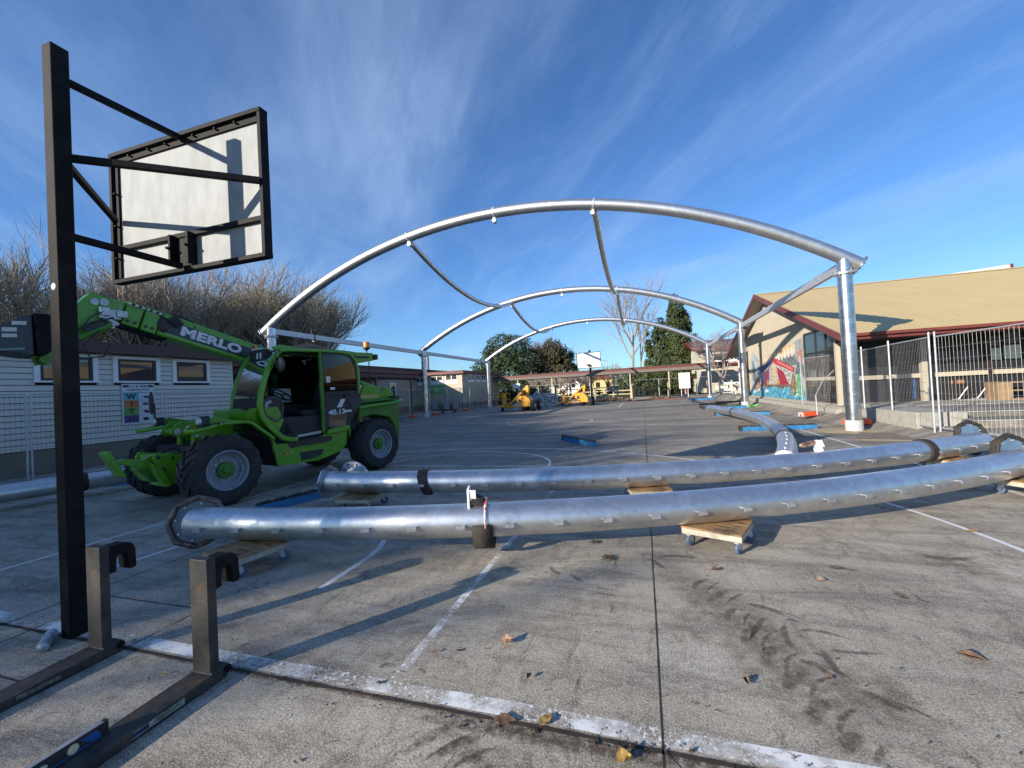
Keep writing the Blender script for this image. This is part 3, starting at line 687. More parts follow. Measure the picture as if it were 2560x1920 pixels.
def lug(root, P, a, h=0.16, lean=0.0, rad=0.15, th=20):
    """white purlin plate standing on the pipe"""
    p = P(a); t = Vector((-math.sin(a), math.cos(a), 0)); out = Vector((math.cos(a), math.sin(a), 0)); up = (Vector((0, 0, 1)) * math.cos(R(th)) + out * math.sin(R(th))); sd = up.cross(t)
    b = p + up * (rad - 0.01)
    mb = MB()
    mb.prism([(-0.07, -0.10), (-0.055, h - 0.02), (-0.035, h), (0.05, h), (0.065, h - 0.02), (0.07, -0.10)], b, sd, up, t, -0.010, 0.010)
    mb.obox(b + up * (h - 0.06) + t * 0.035 - sd * 0.045, t, up, sd, 0.035, 0.05, 0.004)
    for dz in (h * 0.45, h * 0.75): mb.cyl(b + up * dz + t * 0.01, b + up * dz + t * 0.018, 0.010, n=10)
    o = mb.build('purlin_lug', WHITE, root, bevel=0.004)
    return b, t, up, sd
# nearest pipe
c1_, R1_ = (-5.407, 17.987), 14.916
aL = math.atan2(3.09 - c1_[1], -4.36 - c1_[0]); aR = aL + 10.6 / R1_
pipe_near = thing('arch_pipe', 'nearest long curved galvanised pipe on dollies, its left end wrapped in brown film', 'steel pipe', (0.5, 4.3, 0), group='unmounted arch pipes lying on the court')
P1, _ = ground_arch(pipe_near, c1_, R1_, aL, aR, 0.337, 0.15)
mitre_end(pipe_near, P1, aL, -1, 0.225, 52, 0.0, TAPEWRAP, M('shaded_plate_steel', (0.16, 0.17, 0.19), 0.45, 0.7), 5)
mitre_end(pipe_near, P1, math.atan2(6.55 - c1_[1], 4.25 - c1_[0]), 1, 0.235, 70, 0.075, FOAM, GALV2, 6)
a_l = math.atan2(3.57 - c1_[1], -1.52 - c1_[0])
b, t, up, sd = lug(pipe_near, P1, a_l - 0.003, 0.17, th=8)
# loose foam cuff hanging round the pipe below the lug, with a red and white cord
mb = MB(); n = 26; L = []
for k in range(n + 1):
    th = R(-175 + 185 * k / n)     # hangs low on the camera side
    rr = 0.176 + 0.045 * math.sin(math.pi * k / n)
    for j, w in enumerate((-0.09, 0.09)):
        out = Vector((math.cos(a_l), math.sin(a_l), 0)); tt = Vector((-math.sin(a_l), math.cos(a_l), 0))
        p = P1(a_l + 0.004) - Vector((0, 0, 0.03)); L.append(p + tt * (w + 0.02) + (out * math.cos(th) + Vector((0, 0, 1)) * math.sin(th)) * rr)
mb.add(L, [(2 * k, 2 * k + 1, 2 * k + 3, 2 * k + 2) for k in range(n)])
fo = mb.build('foam_cuff', FOAM, pipe_near); so = fo.modifiers.new('thickness', 'SOLIDIFY'); so.thickness = 0.012
mb = MB(); pp = P1(a_l + 0.007); out = Vector((math.cos(a_l), math.sin(a_l), 0))
mb.tube([pp + Vector((0, 0, 1)) * 0.20 - out * -0.0, pp + Vector((0, 0, 1)) * 0.150 + out * 0.07, pp + Vector((0, 0, 1)) * 0.085 + out * 0.142, pp + out * 0.172 + Vector((0, 0, 0.02)), pp + out * 0.178 - Vector((0, 0, 0.05))], [0.016, 0.013, 0.010, 0.008, 0.008], 8)
mb.build('cord', M('red_white_cord', (0.50, 0.05, 0.06), 0.7, 0, (0.7, 0.66, 0.6), 45, 2, 0.45, 0.55), pipe_near)
mb = MB(); mb.tube([b + t * 0.02 + up * 0.06, b + t * 0.06 + up * 0.05, b + t * 0.12 + up * 0.025, b + t * 0.16 - up * 0.01], [0.058, 0.06, 0.046, 0.014], 10)
mb.build('foam_roll', FOAM, pipe_near)
# second pipe
c2_, R2_ = (-4.453, 19.477), 14.507
bL = math.atan2(4.93 - c2_[1], -4.33 - c2_[0]); bR = bL + 10.15 / R2_
pipe_mid = thing('arch_pipe', 'second long curved pipe behind the nearest, bare end plate beside the green telehandler', 'steel pipe', (0.3, 6.0, 0), group='unmounted arch pipes lying on the court')
P2, _ = ground_arch(pipe_mid, c2_, R2_, bL, bR, 0.337, 0.148)
pipe_end(pipe_mid, P2, bL, -1, c2_, 0, tilt=16)
mitre_end(pipe_mid, P2, math.atan2(8.35 - c2_[1], 4.83 - c2_[0]), 1, 0.235, 70, 0.075, FOAM, GALV2, 7)
foam_band(pipe_mid, P2, math.atan2(5.07 - c2_[1], -2.83 - c2_[0]), 0.13, 0.148, 0.05)
foam_band(pipe_mid, P2, math.atan2(7.46 - c2_[1], 3.84 - c2_[0]), 0.13, 0.148, 0.0)
al2 = math.atan2(6.63 - c2_[1], 2.25 - c2_[0])
b, t, up, sd = lug(pipe_mid, P2, al2, 0.16, th=-25)
mb = MB(); rg = random.Random(4); pts = [b + up * (0.15 - 0.008 * i) - t * (0.045 * i - 0.02) + Vector((0, 0, rg.uniform(-.012, .012))) for i in range(7)]
mb.tube(pts, [0.018, 0.036, 0.028, 0.042, 0.034, 0.040, 0.022], 7); mb.build('edge_wrap', M('crumpled_red_wrap', (0.16, 0.05, 0.035), 0.35, 0.1, (0.40, 0.33, 0.27), 18, 5, 0.45, 0.65, 0.6, 25), pipe_mid)
# third pipe on blue beams, far side
c3_, R3_ = (-22.31, 15.29), 25.59
t0 = math.atan2(20.4 - c3_[1], 2.80 - c3_[0]); t1 = math.atan2(7.05 - c3_[1], 1.95 - c3_[0])
pipe_far = thing('arch_pipe', 'curved pipe running away over blue beams towards the middle right column', 'steel pipe', (3, 14, 0), group='unmounted arch pipes lying on the court')
P3, _ = ground_arch(pipe_far, c3_, R3_, t0, t1, 0.28, 0.15, cleats=0)
mb = MB()
for s in range(26):
    a = t0 + (t1 - t0) * (s + 0.5) / 26; p = P3(a); tt = Vector((-math.sin(a), math.cos(a), 0))
    mb = MB(); mb.obox(p + Vector((0, 0, 0.155)), tt, (math.cos(a), math.sin(a), 0), (0, 0, 1), 0.030, 0.012, 0.008); mb.build('cleat', STEEL, pipe_far)
for yy in (17.4, 9.6): foam_band(pipe_far, P3, math.atan2(yy - c3_[1], 3.0 - c3_[0]), 0.10, 0.15)
# fourth pipe at far left beside the weatherboard wall
pipe_left = thing('arch_pipe', 'curved pipe at the left edge below the weatherboard wall, behind the black post', 'steel pipe', (-10, 5, 0), group='unmounted arch pipes lying on the court')
c4_, R4_ = (-24.6, 9.0), 15.55
q0 = math.atan2(-0.2 - c4_[1], -12.0 - c4_[0]) ; q1 = math.atan2(6.9 - c4_[1], 14.1 - 0.0)
q0, q1 = R(-32), R(-6)
P4, _ = ground_arch(pipe_left, c4_, R4_, q0, q1, 0.27, 0.145, cleats=0)
foam_band(pipe_left, P4, math.atan2(5.05 - c4_[1], -10.2 - c4_[0]), 0.13, 0.145)

# ================================================================== DOLLIES
def make_dolly(label, loc, rz):
    d = thing('dolly', label, 'dolly', loc, rz, 'wooden furniture dollies under the pipes')
    mb = MB(); mb.box(-0.25, 0.25, -0.25, 0.25, 0.170, 0.187); mb.build('deck', WOOD, d, world=False, bevel=0.003)
    mb = MB()
    for s in (-1, 1):
        mb.box(-0.247, 0.247, s * 0.232 - 0.013, s * 0.232 + 0.013, 0.122, 0.170); mb.box(s * 0.232 - 0.013, s * 0.232 + 0.013, -0.219, 0.219, 0.122, 0.1695)
    for k in (-1, 0, 1):
        mb.cyl((k * 0.13, -0.2455, 0.147), (k * 0.13, -0.2475, 0.147), 0.006, n=8); mb.cyl((-0.2475, k * 0.13, 0.147), (-0.2455, k * 0.13, 0.147), 0.006, n=8)
    mb.build('timber_frame', WOODW, d, world=False, bevel=0.003)
    for sx, sy, an in ((-1, -1, 70), (1, -1, 80), (1, 1, 40), (-1, 1, 110)):
        x, y = sx * 0.20, sy * 0.20; a = R(an); ax = Vector((math.cos(a), math.sin(a), 0)); sd = Vector((-ax.y, ax.x, 0)); cc = Vector((x, y, 0)) + ax * 0.025
        mb = MB(); mb.box(x - 0.035, x + 0.035, y - 0.03, y + 0.03, 0.116, 0.1215); mb.cyl((x, y, 0.10), (x, y, 0.116), 0.028, n=14)
        for s in (-1, 1): mb.prism([(-0.022, 0.10), (0.03, 0.10), (0.040, 0.05), (0.020, 0.038), (0.0, 0.05)], Vector((x, y, 0)) + sd * s * 0.02, ax, (0, 0, 1), sd, -0.002, 0.002)
        cst = mb.build('castor', STEEL, d, world=False)
        mb = MB(); mb.lathe([(0.012, -0.016), (0.040, -0.016), (0.050, -0.010), (0.0505, 0.010), (0.040, 0.016), (0.012, 0.016)], cc + Vector((0, 0, 0.0505)), sd, 24)
        w = mb.build('wheel', BLUEWHEEL, None); w.parent = cst
    return d
dol = make_dolly('plywood dolly with blue grey castors under the middle of the nearest pipe', (0.59, 4.27, 0), R(-22.6))
dup(dol, (-3.584, 3.008, 0), R(-10), 'stained dolly under the left end of the nearest pipe behind the fork tine')
dup(dol, (4.22, 6.33, 0), R(28), 'dolly at the right edge of the photo under the nearest pipe')
dup(dol, (-3.77, 4.93, 0), R(6), 'dolly under the left end of the second pipe beside the blue beam')
dup(dol, (-0.02, 5.70, 0), R(15), 'dolly under the middle of the second pipe')
dup(dol, (4.28, 7.78, 0), R(33), 'dolly under the right end of the second pipe, behind the nearest pipe')

# ================================================================== NEAR BASKETBALL HOOP (seen from behind)
hoop = thing('basketball_hoop', 'near basketball hoop on a tall black post, its white backboard seen from behind', 'basketball hoop', (-3.755, 1.85, 0), group='basketball hoops')
mb = MB(); mb.box(-3.805, -3.705, 1.80, 1.90, 0.0, 4.03); post = mb.build('post', BLACKSTEEL, hoop, bevel=0.008)
mb = MB(); mb.cyl((-3.757, 1.7985, 2.36), (-3.757, 1.8005, 2.36), 0.024, n=18); mb.build('sticker', M('round_sticker', (0.35, 0.50, 0.48), 0.4, 0, (0.55, 0.58, 0.56), 40), post)
mb = MB(); mb.box(-4.60, -2.83, 2.665, 2.69, 2.695, 3.855)
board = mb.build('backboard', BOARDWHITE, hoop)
mb = MB()
for (x0, x1, z0, z1) in ((-4.62, -2.81, 2.67, 2.705), (-4.62, -2.81, 3.845, 3.88)): mb.box(x0, x1, 2.622, 2.70, z0, z1)
for x0, x1 in ((-4.62, -4.585), (-2.845, -2.81)): mb.box(x0, x1, 2.624, 2.698, 2.705, 3.845)
mb.build('board_frame', BLACKSTEEL, hoop, bevel=0.003)
mb = MB(); mb.box(-4.585, -2.845, 2.628, 2.664, 2.968, 3.008); mb.box(-4.57, -2.86, 2.648, 2.6635, 3.785, 3.83); mb.box(-4.57, -4.535, 2.648, 2.6635, 2.72, 3.785)
for s in (-1, 1): mb.box(-3.715 + s * 0.105 - 0.012, -3.715 + s * 0.105 + 0.012, 2.585, 2.664, 2.72, 2.99)
mb.box(-3.80, -3.63, 2.64, 2.662, 2.72, 2.985); mb.build('crossbar', BLACKSTEEL, hoop, bevel=0.002)
mb = MB()
for x in (-4.35, -4.1, -3.88, -3.55, -3.3, -3.08): mb.cyl((x, 2.62, 3.815), (x, 2.665, 3.815), 0.009, n=6)
for z in (3.5, 3.2, 2.9): mb.cyl((-4.555, 2.62, z), (-4.555, 2.665, z), 0.009, n=6)
for x in (-3.82, -3.61): mb.cyl((x, 2.56, 2.87), (x, 2.6, 2.87), 0.012, n=6)
mb.build('bolt', BLACKSTEEL, hoop)
for p, q, w in (((-3.755, 1.90, 3.83), (-3.72, 2.635, 3.84), 0.042), ((-3.735, 1.90, 3.28), (-2.83, 2.625, 3.28), 0.045), ((-3.775, 1.90, 3.25), (-4.55, 2.625, 3.25), 0.042), ((-3.75, 1.90, 2.73), (-3.70, 2.60, 2.705), 0.045)):
    mb = MB(); mb.bar(p, q, w, w); mb.build('support_arm', BLACKSTEEL, hoop, bevel=0.003)
mb = MB(); ringc = Vector((-3.715, 3.02, 3.05)); mb.tube([ringc + Vector((0.225 * math.cos(2 * math.pi * k / 28), 0.225 * math.sin(2 * math.pi * k / 28), 0)) for k in range(28)], 0.009, 8, closed=True)
mb.bar((-3.715, 2.69, 3.03), (-3.715, 2.80, 3.05), 0.1, 0.03); mb.build('rim', ORANGE, hoop)

# ================================================================== FORK TINES, LEVEL, CAN
def fork_tine(label, x, y, ln, hook=0):
    f = thing('fork_tine', label, 'fork tine', (x, y, 0), 0, 'loose forklift tines lying on the concrete')
    mb = MB()
    prof = [(0.0, 0.02), (0.02, 0.0), (-0.55, 0.0), (-1.15, 0.006), (-1.2, 0.012), (-1.2, 0.02), (-0.55, 0.05), (-0.06, 0.062), (-0.05, 0.066)]
    prof = [(0.03, 0.0), (-1.15, 0.0), (-1.2, 0.008), (-1.2, 0.016), (-0.6, 0.045), (-0.048, 0.062), (-0.048, 0.07), (0.05, 0.07), (0.05, 0.02)]
    mb.prism([(a, b) for a, b in prof], (0, 0, 0), (0, 1, 0), (0, 0, 1), (1, 0, 0), 0.0, 0.145)
    bl = mb.build('blade', RUSTSTEEL, f, world=False, bevel=0.006)
    mb = MB(); mb.box(0.006, 0.136, -0.048, 0.004, 0.062, 0.672); mb.build('shank', RUSTSTEEL, f, world=False, bevel=0.006)
    mb = MB()
    hk = [(0.0, 0.655), (0.10, 0.655), (0.135, 0.64), (0.152, 0.605), (0.156, 0.49), (0.146, 0.478), (0.118, 0.478), (0.110, 0.49), (0.108, 0.575), (0.095, 0.59), (0.060, 0.59), (0.048, 0.57), (0.045, 0.49), (0.0, 0.485)]
    mb.prism(hk, (0, 0.003, 0), (0, 1, 0), (0, 0, 1), (1, 0, 0), 0.022, 0.120); mb.build('hook', BLACKSTEEL, f, world=False, bevel=0.006)
    mb = MB(); mb.cyl((0.02, 0.04, 0.045), (0.15, 0.04, 0.045), 0.022, n=12); mb.build('heel_pin', BLACKSTEEL, f, world=False)
    if ln:
        mb = MB(); mb.box(0.1455, 0.1465, -0.42, -0.19, 0.016, 0.044); lab = mb.build('rating_label', M('worn_rating_label', (0.42, 0.43, 0.36), 0.5, 0, (0.14, 0.13, 0.11), 30, 5, 0.4, 0.62), f, world=False)
        mb = MB(); mb.box(0.1466, 0.1470, -0.42, -0.35, 0.020, 0.040); d = mb.build('label_band', M('dark_blue_print', (0.02, 0.03, 0.10), 0.5), f, world=False); d.parent = lab
        mb = MB()
        for k in range(3): mb.box(0.1466, 0.1470, -0.34 + 0.005 * k, -0.20, 0.022 + 0.007 * k, 0.0245 + 0.007 * k)
        d = mb.build('printed_lines', BLACK, f, world=False); d.parent = lab
    else:
        mb = MB(); mb.box(0.1455, 0.1462, -0.42, -0.24, 0.020, 0.042); mb.build('rating_label', M('scratched_label', (0.22, 0.21, 0.19), 0.5, 0, (0.06, 0.055, 0.05), 34, 6, 0.42, 0.6), f, world=False)
    return f
fork_tine('rusty fork tine nearest the camera with a pale label on its blade', -2.425, 1.725, True)
fork_tine('dark fork tine standing close beside the black hoop post', -3.34, 1.75, False)
lv = thing('spirit_level', 'blue and black spirit level on the fork tine blade at the bottom left corner', 'spirit level', (-2.40, 1.27, 0.046))
mb = MB(); mb.box(-0.013, 0.013, -0.62, 0.0, 0.0, 0.062); mb.box(-0.0135, 0.0135, -0.004, 0.012, -0.001, 0.063); lvb = mb.build('body', BLACK, lv, world=False, bevel=0.002)
mb = MB()
mb.prism([(-0.02, 0.012), (-0.05, 0.014), (-0.09, 0.045), (-0.035, 0.048), (-0.02, 0.03)], (0.0132, 0, 0), (0, 1, 0), (0, 0, 1), (1, 0, 0), 0.0, 0.0015)
mb.prism([(-0.02, 0.006), (-0.02, 0.011), (-0.60, 0.011), (-0.60, 0.006)], (0.0132, 0, 0), (0, 1, 0), (0, 0, 1), (1, 0, 0), 0.0, 0.0015)
mb.prism([(-0.20, 0.014), (-0.23, 0.046), (-0.30, 0.046), (-0.30, 0.014)], (0.0132, 0, 0), (0, 1, 0), (0, 0, 1), (1, 0, 0), 0.0, 0.0015)
mb.build('blue_panel', M('blue_anodised', (0.02, 0.13, 0.42), 0.35, 0.2), lv, world=False)
mb = MB(); mb.cyl((0.013, -0.115, 0.031), (0.0165, -0.115, 0.031), 0.021, n=24); mb.cyl((0.013, -0.17, 0.031), (0.0165, -0.17, 0.031), 0.0001, n=6)
vl = mb.build('vial_ring', STEEL, lv, world=False)
mb = MB(); mb.cyl((0.0166, -0.115, 0.031), (0.0176, -0.115, 0.031), 0.017, n=24); mb.build('vial', M('yellow_vial', (0.60, 0.55, 0.25), 0.15, 0, (0.75, 0.72, 0.5), 60), lv, world=False)
mb = MB(); mb.tube([(0.019, -0.20, 0.034), (0.021, -0.21, 0.036), (0.021, -0.28, 0.036), (0.019, -0.29, 0.034)], [0.006, 0.010, 0.010, 0.006], 12); mb.build('vial', M('clear_vial', (0.55, 0.56, 0.45), 0.15), lv, world=False)
mb = MB(); mb.box(-0.0125, 0.0125, -0.615, -0.005, 0.0622, 0.0630); mb.build('top_edge', STEEL, lv, world=False)
can = thing('spray_can', 'grey and blue spray can lying on its side at the foot of the hoop post', 'spray can', (-3.70, 1.66, 0.033), R(-37))
ca_ = (0, 0, 0)
mb = MB(); mb.lathe([(0.022, 0.0), (0.031, 0.004), (0.0325, 0.010), (0.0325, 0.175), (0.030, 0.184)], (0, 0, 0), (-1, 0, 0), 24)
mb.build('body', M('blue_grey_can', (0.28, 0.34, 0.44), 0.35, 0.5, (0.45, 0.50, 0.56), 22, 4), can, world=False)
mb = MB(); mb.lathe([(0.0315, -0.002), (0.0325, 0.0), (0.0325, 0.006), (0.0315, 0.008)], (0, 0, 0), (-1, 0, 0), 24); mb.lathe([(0.004, -0.018), (0.010, -0.016), (0.012, -0.006), (0.024, -0.003), (0.029, 0.002)], (0, 0, 0), (-1, 0, 0), 24)
mb.build('valve_cup', STEEL, can, world=False)
mb = MB(); mb.lathe([(0.0332, 0.145), (0.0335, 0.19), (0.031, 0.205), (0.0, 0.206)], (0, 0, 0), (-1, 0, 0), 24); mb.build('cap', M('pale_blue_cap', (0.45, 0.55, 0.66), 0.35), can, world=False)

# clods of dirt with dead roots
for (x, y, s, lab) in ((-0.365, 3.737, 0.06, 'clump of dirt and dead roots lying below the nearest pipe'), (-0.511, 4.106, 0.04, 'smaller clod of dirt at the shadow edge below the nearest pipe')):
    rg = random.Random(int(s * 1000)); mb = MB()
    for i in range(14):
        a = rg.uniform(0, 6.28); d = rg.uniform(0, s * 0.8); mb.ball((d * math.cos(a), d * math.sin(a), 0.006 + s * 0.25 * rg.random()), s * rg.uniform(0.12, 0.32), 6, (1, 1, 0.7))
    for i in range(26):
        a = rg.uniform(0, 6.28); L = s * rg.uniform(0.6, 1.5); z = rg.uniform(0.005, s * 0.5)
        mb.tube([(0, 0, z), (L * .5 * math.cos(a), L * .5 * math.sin(a), z * 1.3), (L * math.cos(a + .4), L * math.sin(a + .4), 0.004)], 0.0018, 4)
    o = mb.build('dirt_clod', SOIL); o.location = (x, y, 0.002); tag(o, lab, 'dirt clod')

# ================================================================== BLUE PADDED BEAMS AND PLANKS
def pad_beam(label, p, q, h=0.12, w=0.10, n=5):
    p, q = Vector((*p, 0)), Vector((*q, 0)); L = (q - p).length; rz = math.atan2((q - p).y, (q - p).x)
    t = thing('padded_beam', label, 'beam', p, rz, 'blue timber beams padded with black foam')
    mb = MB(); mb.box(0, L, -w / 2, w / 2, 0.0, h); mb.build('timber', BLUEPAD, t, world=False, bevel=0.004)
    rg = random.Random(int(L * 100 + p.x * 10)); k = max(n, int(L / 0.25)); 
    mb = MB()
    for i in range(k):
        a, b = L * (i + 0.06) / k, L * (i + 0.94) / k; zz_ = h + 0.001
        mb.add([(a, -w / 2, zz_), (b, -w / 2, zz_), (b, w / 2, zz_), (a, w / 2, zz_), (a + 0.02, -w / 2 + 0.01, zz_ + 0.03 + rg.uniform(0, .015)), (b - 0.03, -w / 2 + 0.01, zz_ + 0.025), (b - 0.02, w / 2 - 0.01, zz_ + 0.03), (a + 0.02, w / 2 - 0.01, zz_ + 0.04)],
               [(0, 3, 2, 1), (4, 5, 6, 7), (0, 1, 5, 4), (1, 2, 6, 5), (2, 3, 7, 6), (3, 0, 4, 7)])
    mb.box(-0.02, 0.05, -w / 2 - 0.012, w / 2 + 0.012, h * 0.1, h + 0.03)
    mb.build('foam_pad', FOAM, t, world=False)
    return t
pad_beam('short blue beam with black foam lying alone in mid court', (-2.24, 11.99), (-1.21, 10.6))
pad_beam('blue padded beam under the bend of the far pipe, nearest the right front column', (2.6, 13.55), (4.6, 13.85))
pad_beam('blue padded beam further back under the far pipe beside green straps', (2.85, 19.65), (4.87, 19.44))
pad_beam('blue beam in front of the black trolleys by the middle right column', (2.98, 24.0), (5.0, 24.03))
pad_beam('blue beam lying in front of the far right column', (3.48, 36.6), (5.41, 36.73))
pad_beam('blue beam lying under the fourth pipe at the left near the lifting carriage', (-11.2, 5.25), (-10.0, 5.85))
pad_beam('long blue beam left of the second pipe end, beside the tyre', (-4.80, 5.50), (-5.12, 4.45), 0.11)
for lab, p, q, mt in (('dull red plank lying at the far edge of the court', (-0.9, 39.6), (3.3, 40.3), M('dull_red_plank', (0.28, 0.07, 0.06), 0.8, 0, (0.14, 0.07, 0.05), 5)), ('brown plank beside the red one at the far edge of the court', (-2.2, 40.2), (0.6, 41.0), SOIL)):
    mb = MB(); mb.bar((*p, 0.05), (*q, 0.05), 0.28, 0.08); tag(mb.build('plank', mt), lab, 'plank', 'planks stacked at the far edge')
# black steel trolleys
def trolley(label, loc, rz, L=1.5, W=0.7):
    t = thing('steel_trolley', label, 'trolley', loc, rz, 'low black steel trolleys')
    mb = MB(); mb.box(0, L, -W / 2, -W / 2 + 0.06, 0.2, 0.26); mb.box(0, L, W / 2 - 0.06, W / 2, 0.2, 0.26)
    for x in (0, L / 2, L - 0.06): mb.box(x, x + 0.06, -W / 2 + 0.061, W / 2 - 0.061, 0.202, 0.258)
    mb.build('frame', BLACKSTEEL, t, world=False)
    for x in (0.1, L - 0.15):
        for y in (-W / 2 + 0.03, W / 2 - 0.03):
            mb = MB(); mb.cyl((x, y - 0.02, 0.075), (x, y + 0.02, 0.075), 0.075, n=16); mb.cyl((x, y, 0.075), (x + 0.02, y, 0.2), 0.02, n=8); mb.build('wheel', BLACK, t, world=False)
    return t
trolley('low black trolley at the far end of the curved pipe', (2.9, 24.9, 0), R(4), 1.3)
trolley('low black trolley behind the blue beam, just left of the middle right column', (4.0, 26.8, 0), R(5), 1.5)
# green strap heap
mb = MB(); rg = random.Random(3)
for k in range(7):
    pts = [(5.25 + 0.85 * i / 9 + rg.uniform(-.05, .05), 24.9 + rg.uniform(-.25, .25), 0.02 + rg.uniform(0, .09)) for i in range(10)]
    mb.tube(pts, 0.028, 5)
tag(mb.build('lifting_strap', M('bright_green_strap', (0.12, 0.55, 0.10), 0.6)), 'heap of bright green lifting straps right of the middle right column', 'strap')
# sheet of ply over the footing and sandy backfill round the front right column
mb = MB(); mb.prism([(4.45, 11.25), (5.45, 11.0), (6.05, 11.65), (6.15, 12.1), (5.1, 12.6)], (0, 0, 0), (1, 0, 0), (0, 1, 0), (0, 0, 1), 0.004, 0.03)
tag(mb.build('plywood_sheet', M('weathered_ply', (0.20, 0.165, 0.125), 0.85, 0, (0.14, 0.115, 0.09), 3)), 'weathered plywood sheet lying in front of the front right column', 'plywood sheet')
mb = MB(); n = 40; V = [(5.2, 13.1, 0.05)]
for k in range(n):
    a = 2 * math.pi * k / n; rr = 0.85 + 0.18 * noise.noise(Vector((math.cos(a) * 2, math.sin(a) * 2, 1))); V.append((5.2 + rr * math.cos(a) * 1.1, 13.2 + rr * math.sin(a) * .9, 0.006))
mb.add(V, [(0, 1 + k, 1 + (k + 1) % n) for k in range(n)])
struct(mb.build('sand_backfill', M('sandy_backfill', (0.40, 0.33, 0.20), 0.95, 0, (0.27, 0.21, 0.13), 7, 7, 0.4, 0.65, 0.8, 30), smooth=False), 'sandy backfill around the foot of the front right column')
# ================================================================== TELEHANDLER (local x forward, y towards its left side, origin under the left front hub face)
TH = thing('telehandler', 'bright green telescopic handler parked at the left with its boom raised over the weatherboard building', 'telehandler', (-5.965, 4.751, 0.0), R(-102.907))
GREEND = M('green_chassis_paint', (0.055, 0.20, 0.012), 0.5, 0.0, (0.035, 0.10, 0.014), 5, 6, 0.45, 0.75, 0.05, 30, (0.08, 0.09, 0.04), 4, 0.6, 0.75)
CABIN = M('cab_interior_black', (0.020, 0.020, 0.022), 0.7, 0.0, (0.035, 0.035, 0.036), 9)
DECALW = M('white_decal', (0.72, 0.72, 0.74), 0.45)
DECALB = M('charcoal_decal', (0.022, 0.030, 0.038), 0.4)
SAND = M('sand_decal', (0.55, 0.42, 0.16), 0.5)
YDEC = M('yellow_warning_decal', (0.60, 0.30, 0.03), 0.5, 0, (0.02, 0.02, 0.02), 30, 2, 0.5, 0.54)
LAMPG = M('lamp_glass', (0.70, 0.72, 0.72), 0.12, 0.2, (0.45, 0.47, 0.48), 30)
def tp(name, mb, mat, parent=TH, bevel=0.0, label=None, smooth=True):
    o = mb.build(name, mat, None, smooth=smooth, bevel=bevel); o.parent = parent
    if label: o['label'] = label
    return o
def wheel(cx, cy, out, rad=0.53, wid=0.40, steer=0.0):
    """agricultural tyre with lugs; out = +1 when the hub face looks to local +y"""
    def X(p):   # local wheel coords (axis = y) -> machine
        c, s = math.cos(steer), math.sin(steer)
        return (cx + p[0] * c - p[1] * s, cy + p[0] * s + p[1] * c, rad + p[2])
    yc = -out * wid / 2
    prof = [(0.285, 0.5), (0.300, 0.53), (0.36, 0.56), (0.44, 0.56), (0.485, 0.52), (0.500, 0.44), (0.502, 0.0), (0.500, -0.44), (0.485, -0.52), (0.44, -0.56), (0.36, -0.56), (0.300, -0.53), (0.285, -0.5)]
    mb = MB(); n = 56; V = []
    for (r_, t_) in prof:
        for k in range(n):
            a = 2 * math.pi * k / n; V.append(X((r_ * math.cos(a), yc + t_ * wid, r_ * math.sin(a))))
    m_ = len(prof); mb.add(V, [(i * n + k, i * n + (k + 1) % n, (i + 1) * n + (k + 1) % n, (i + 1) * n + k) for i in range(m_ - 1) for k in range(n)])
    NL = 17
    for k in range(NL):      # chevron lugs, two half bars per pitch
        for s in (-1, 1):
            a0 = 2 * math.pi * (k + (0.5 if s > 0 else 0)) / NL
            rows = []
            for i in range(6):
                t = i / 5; y = s * (0.02 + 0.50 * t) * wid; a = a0 + 0.34 * t
                rt = rad if t < 0.85 else rad - 0.018 - (t - 0.85) * 0.12
                rb = 0.495 if t < 0.9 else 0.470
                w = 0.036 + 0.012 * (1 - t)
                for (da, rr) in ((-w * 1.25, rb), (-w, rt), (w, rt), (w * 1.25, rb)):
                    aa = a + da; rows.append(X((rr * math.cos(aa), yc + y, rr * math.sin(aa))))
            # shoulder foot reaching down the side wall
            a = a0 + 0.40; y = s * 0.565 * wid
            for (da, rr) in ((-0.055, 0.43), (-0.035, 0.45), (0.035, 0.45), (0.055, 0.43)): rows.append(X((rr * math.cos(a + da), yc + y, rr * math.sin(a + da))))
            f = [(i * 4 + j, i * 4 + j + 1, i * 4 + j + 5, i * 4 + j + 4) for i in range(6) for j in range(3)] + [(0, 3, 2, 1), (24, 25, 26, 27)]
            mb.add(rows, f)
    w = tp('wheel', MB(), RIM)
    bpy.data.objects.remove(w)
    hubdir = Vector((-math.sin(steer) * out, math.cos(steer) * out, 0)); O_ = Vector((cx, cy, rad))
    mb2 = MB(); mb2.lathe([(0.298, -0.015), (0.305, -0.005), (0.300, 0.012), (0.285, 0.018), (0.268, 0.004), (0.262, -0.035), (0.255, -0.055), (0.225, -0.068), (0.218, -0.085), (0.215, -0.10), (0.11, -0.105), (0.0, -0.105)], O_, hubdir, 48, False)
    w = tp('wheel', mb2, RIM)
    tp('tyre', mb, RUBBER, w)
    mb = MB(); mb.lathe([(0.118, -0.104), (0.118, -0.060), (0.110, -0.048), (0.055, -0.044), (0.052, -0.020), (0.045, -0.014), (0.0, -0.014)], O_, hubdir, 32)
    tp('hub', mb, GREEND, w)
    mb = MB(); side = hubdir.cross(Vector((0, 0, 1)))
    for k in range(10):
        a = 2 * math.pi * k / 10; q = O_ + side * 0.155 * math.cos(a) + Vector((0, 0, 1)) * 0.155 * math.sin(a); mb.cyl(q - hubdir * 0.106, q - hubdir * 0.082, 0.015, n=6)
    q = O_ - side * 0.225 - Vector((0, 0, 0.03)); mb.cyl(q - hubdir * 0.09, q - hubdir * 0.02, 0.014, n=10)
    tp('wheel_nuts', mb, STEEL, w)
    return w
